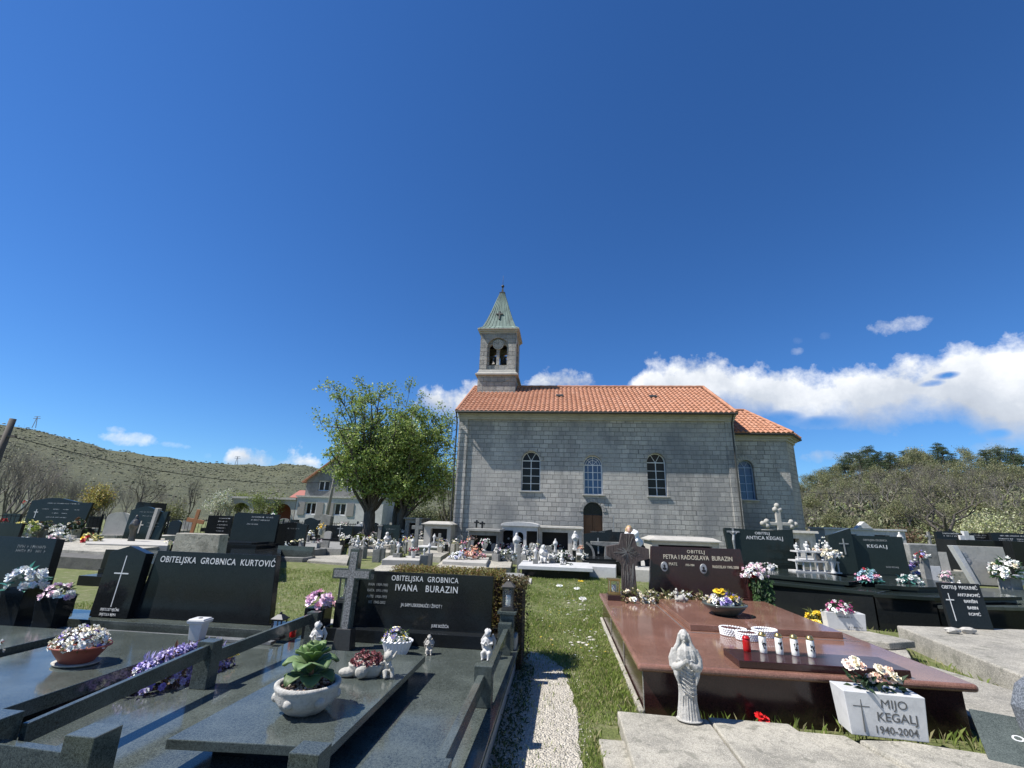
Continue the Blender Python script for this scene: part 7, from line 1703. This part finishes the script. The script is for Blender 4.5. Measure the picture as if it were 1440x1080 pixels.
def on_slope(px, t_):
    a, _ = azel(px, 700); x, y, z = hR(a, t_); return (x, y, z-.3)
def hide(l):
    pass
random.seed(60)
first = set()
def put(protos, i, loc, s, label=None):
    p = protos[i % len(protos)]
    if id(p) not in first:
        first.add(id(p)); p.location = loc; p.scale = (s, s, s); p.rotation_euler = (0, 0, U(0, 6))
        if label: p['label'] = label
        return p
    return dup(p, loc, U(0, 6), label, None, s)
# (px, depth t, scale)
for i, (px, t_, s) in enumerate(((1205, .93, 1.25), (1232, .98, 1.35), (1246, .95, 1.1), (1268, .92, .95), (1284, .97, 1.05), (1334, .96, 1.35), (1352, .94, 1.0), (1400, .95, 1.1), (1440, .9, 1.2), (1256, .8, .8), (1175, .85, .8), (1480, .95, 1.2), (1195, .8, 1.1), (1218, .82, 1.2), (1240, .75, 1.1), (1262, .8, 1.1), (1300, .85, 1.0), (1340, .8, 1.2), (1420, .82, 1.2), (1145, .85, .8), (1230, .65, 1.0), (1440, .8, 1.0))): put(pines, i, on_slope(px, t_), s*.62)
for i, (px, t_, s) in enumerate(((1135, .75, .8), (1160, .8, .9), (1178, .7, .8), (1216, .85, .95), (1300, .82, .95), (1318, .7, .8), (1370, .75, .9), (1415, .7, .9), (1195, .5, .7), (1275, .55, .75), (1345, .5, .7), (1240, .62, .8), (1395, .55, .8), (1440, .6, .8), (1150, .45, .65), (1225, .4, .6), (1310, .4, .62), (1380, .36, .6), (1148, .98, .8), (1185, 1.0, .9), (1222, .99, 1.1), (1308, 1.0, 1.0), (1375, 1.0, 1.0), (1300, .9, 1.1), (1425, 1.0, 1.0), (1128, .9, .7), (1260, 1., .8), (1165, .12, .6), (1215, .08, .55), (1255, .16, .65), (1322, .1, .6), (1368, .18, .7), (1432, .1, .6), (1140, .3, .7), (1290, .22, .7))): put(soft, i, on_slope(px, t_), s*.85)
for i, (px, t_, s) in enumerate(((1145, .35, .85), (1170, .3, .9), (1190, .22, .8), (1208, .3, .9), (1228, .2, .85), (1250, .3, .95), (1272, .15, .8), (1290, .3, 1.0), (1312, .45, 1.0), (1360, .3, 1.0), (1385, .2, .95), (1405, .3, 1.05), (1425, .15, .95), (1447, .3, 1.0), (1130, .15, .7), (1475, .2, 1.0), (1262, .5, .9), (1338, .35, .9), (1156, .15, .75), (1215, .55, .9), (1240, .45, .9), (1186, .5, .85), (1372, .5, .9), (1300, .6, .9), (1330, .62, .9), (1420, .5, .9))): put(bare, i, on_slope(px, t_), s*.72)
make_tree('bare_tree', 'large bare tree with a leaning dark trunk, nearest on the right slope', (P(1342, 752, 30)[0], 30, .0), 5.6, 6, 300, .1, [(.2, .2, .12)], .85, .35, .24, .17, lean=(-.25, 0), leafspread=.3, seed=71, kids=(2, 4))
make_tree('blossoming_bush', 'pale yellow-green bush with tiny blossoms right of the large bare tree', (P(1395, 752, 33)[0], 33, 0), 3.8, 5, 5200, .13, [(.42, .44, .22), (.3, .33, .14), (.55, .55, .35)], .85, .2, .12, .08, leafspread=.6, seed=72, stems=5, bark='grey_bark', cat='bush')
make_tree('bush', 'reddish brown bush at the road behind the peaked white tomb', (P(1275, 752, 31)[0], 31, 0), 2.6, 5, 2500, .12, [(.2, .11, .07), (.16, .12, .06), (.14, .15, .06)], .9, .15, .1, .07, leafspread=.5, seed=73, stems=4, cat='bush')
make_tree('bush', 'olive green bush behind the rubble wall', (P(1300, 752, 27)[0], 27, 0), 1.6, 4, 2600, .12, [(.14, .15, .05), (.10, .11, .04)], .9, .15, .1, .05, leafspread=.4, seed=74, stems=4, cat='bush')
# left side
lb = [make_tree('bare_tree', 'bare grey tree of the thicket behind the left fence', (0, 0, 0), 5, 6, 200, .09, [(.3, .28, .18)], .6, .45, .15, .09, leafspread=.3, seed=80+i, bark='grey_bark', stems=3, group='bare thicket trees behind the left fence', kids=(2, 4)) for i in range(2)]
for i, (px, D, s) in enumerate(((-25, 26, 1.15), (5, 28, 1.15), (25, 31, 1.1), (48, 34, 1.0), (75, 38, .9), (95, 35, .8), (120, 42, .85), (140, 38, .7), (175, 48, .85), (225, 50, .8), (250, 46, .6), (60, 48, 1.0), (150, 55, .9))): put(lb, i, (P(px, 730, D)[0], D, 0), s)
make_tree('bare_tree', 'dark bare fan-shaped tree standing alone before the left hill', (P(198, 718, 44)[0], 44, 0), 5.6, 6, 0, .1, LG, .8, .38, .18, .14, seed=91, kids=(2, 4))
make_tree('bare_tree', 'slim dark bare tree left of the white blossoming tree', (P(268, 710, 44)[0], 44, 0), 4.9, 5, 0, .1, LG, .5, .5, .2, .09, seed=92)
make_tree('blossoming_tree', 'white blossoming fruit tree beside the dark metal cross', (P(303, 722, 44)[0], 44, 0), 4.3, 5, 3600, .14, [(.62, .62, .52), (.5, .52, .4), (.3, .34, .16)], .8, .3, .15, .09, leafspread=.4, seed=93, stems=2)
make_tree('leafy_tree', 'fresh green small tree right of the white blossoming tree', (P(338, 722, 47)[0], 47, 0), 4.6, 5, 4200, .16, [(.20, .24, .06), (.15, .19, .05)], .85, .25, .15, .1, leafspread=.5, seed=94)
make_tree('leafy_tree', 'fresh green small tree in front of the white arcade', (P(372, 722, 44)[0], 44, 0), 4.0, 5, 3200, .15, [(.20, .24, .06), (.15, .19, .05)], .85, .25, .15, .08, leafspread=.5, seed=95)
make_tree('willow_shrub', 'yellow twigged willow shrub leaning right behind the wavy black stone', (P(112, 735, 30)[0], 30, 0), 3.6, 5, 3000, .13, [(.36, .33, .08), (.28, .27, .08), (.42, .3, .08)], .5, .3, .12, .06, leafspread=.35, seed=96, stems=5, lean=(.45, 0), cat='shrub')
make_tree('bush', 'pale green bush behind the fence above the mounds of flowers', (P(75, 735, 36)[0], 36, 0), 3.0, 5, 3600, .13, [(.27, .28, .13), (.2, .22, .09)], .9, .2, .12, .06, leafspread=.5, seed=97, stems=4, cat='bush')
make_tree('bush', 'olive green bush left of the slim dark bare tree', (P(238, 722, 42)[0], 42, 0), 3.0, 5, 3200, .14, [(.18, .19, .07), (.14, .15, .06)], .9, .2, .12, .06, leafspread=.5, seed=98, stems=4, cat='bush')
make_tree('bush', 'dark green bush at the right wall of the house', (P(590, 735, 48)[0], 48, 0), 3.4, 5, 4000, .2, [(.10, .12, .05), (.16, .17, .08)], .9, .2, .12, .06, leafspread=.7, seed=99, stems=4, cat='bush')
make_tree('bush', 'olive bush left of the church corner in the distance', (P(630, 735, 52)[0], 52, 0), 3.6, 5, 4000, .2, [(.16, .17, .08), (.13, .13, .06)], .9, .2, .12, .06, leafspread=.7, seed=100, stems=4, cat='bush')
# road bank on the right
m = MB()
random.seed(3)
x0, x1 = P(1180, 735, 40)[0], P(1338, 735, 36)[0]
m.prism([(x0, 41), (x1, 38), (x1+.5, 41), (x0, 45)], -.1, 1.0, 'z'); o = m.build('road_bank', 'limestone', None, bevel=.3, seg=3); o['kind'] = 'structure'

random.seed(66); m = MB()
for i in range(1500):
    a = U(azel(1090, 700)[0], azel(1640, 700)[0]); t_ = U(.0, 1.0); x, y, z = hR(a, t_); r_ = U(.4, 1.1)
    c = random.choice(((.10, .10, .045), (.08, .09, .035), (.13, .125, .065), (.13, .115, .07), (.17, .165, .09), (.08, .10, .04), (.17, .20, .07)))
    for k in range(34):
        d = rdir(-.1); p = Vector((x+d.x*r_, y+d.y*r_, z+d.z*r_*1.1)); v = (rdir()+Vector((0, 0, .6))).normalized(); q = v.cross(rdir()).normalized(); l = U(.15, .5)
        m.col = vary(c, .3); m.add([p, p+v*l*.5+q*l*.18, p+v*l, p+v*l*.5-q*l*.18], [(0, 1, 2, 3)])
o = m.build('undergrowth', 'petals'); tag(o, 'tangled undergrowth covering the wooded slope on the right', 'undergrowth', kind='stuff')
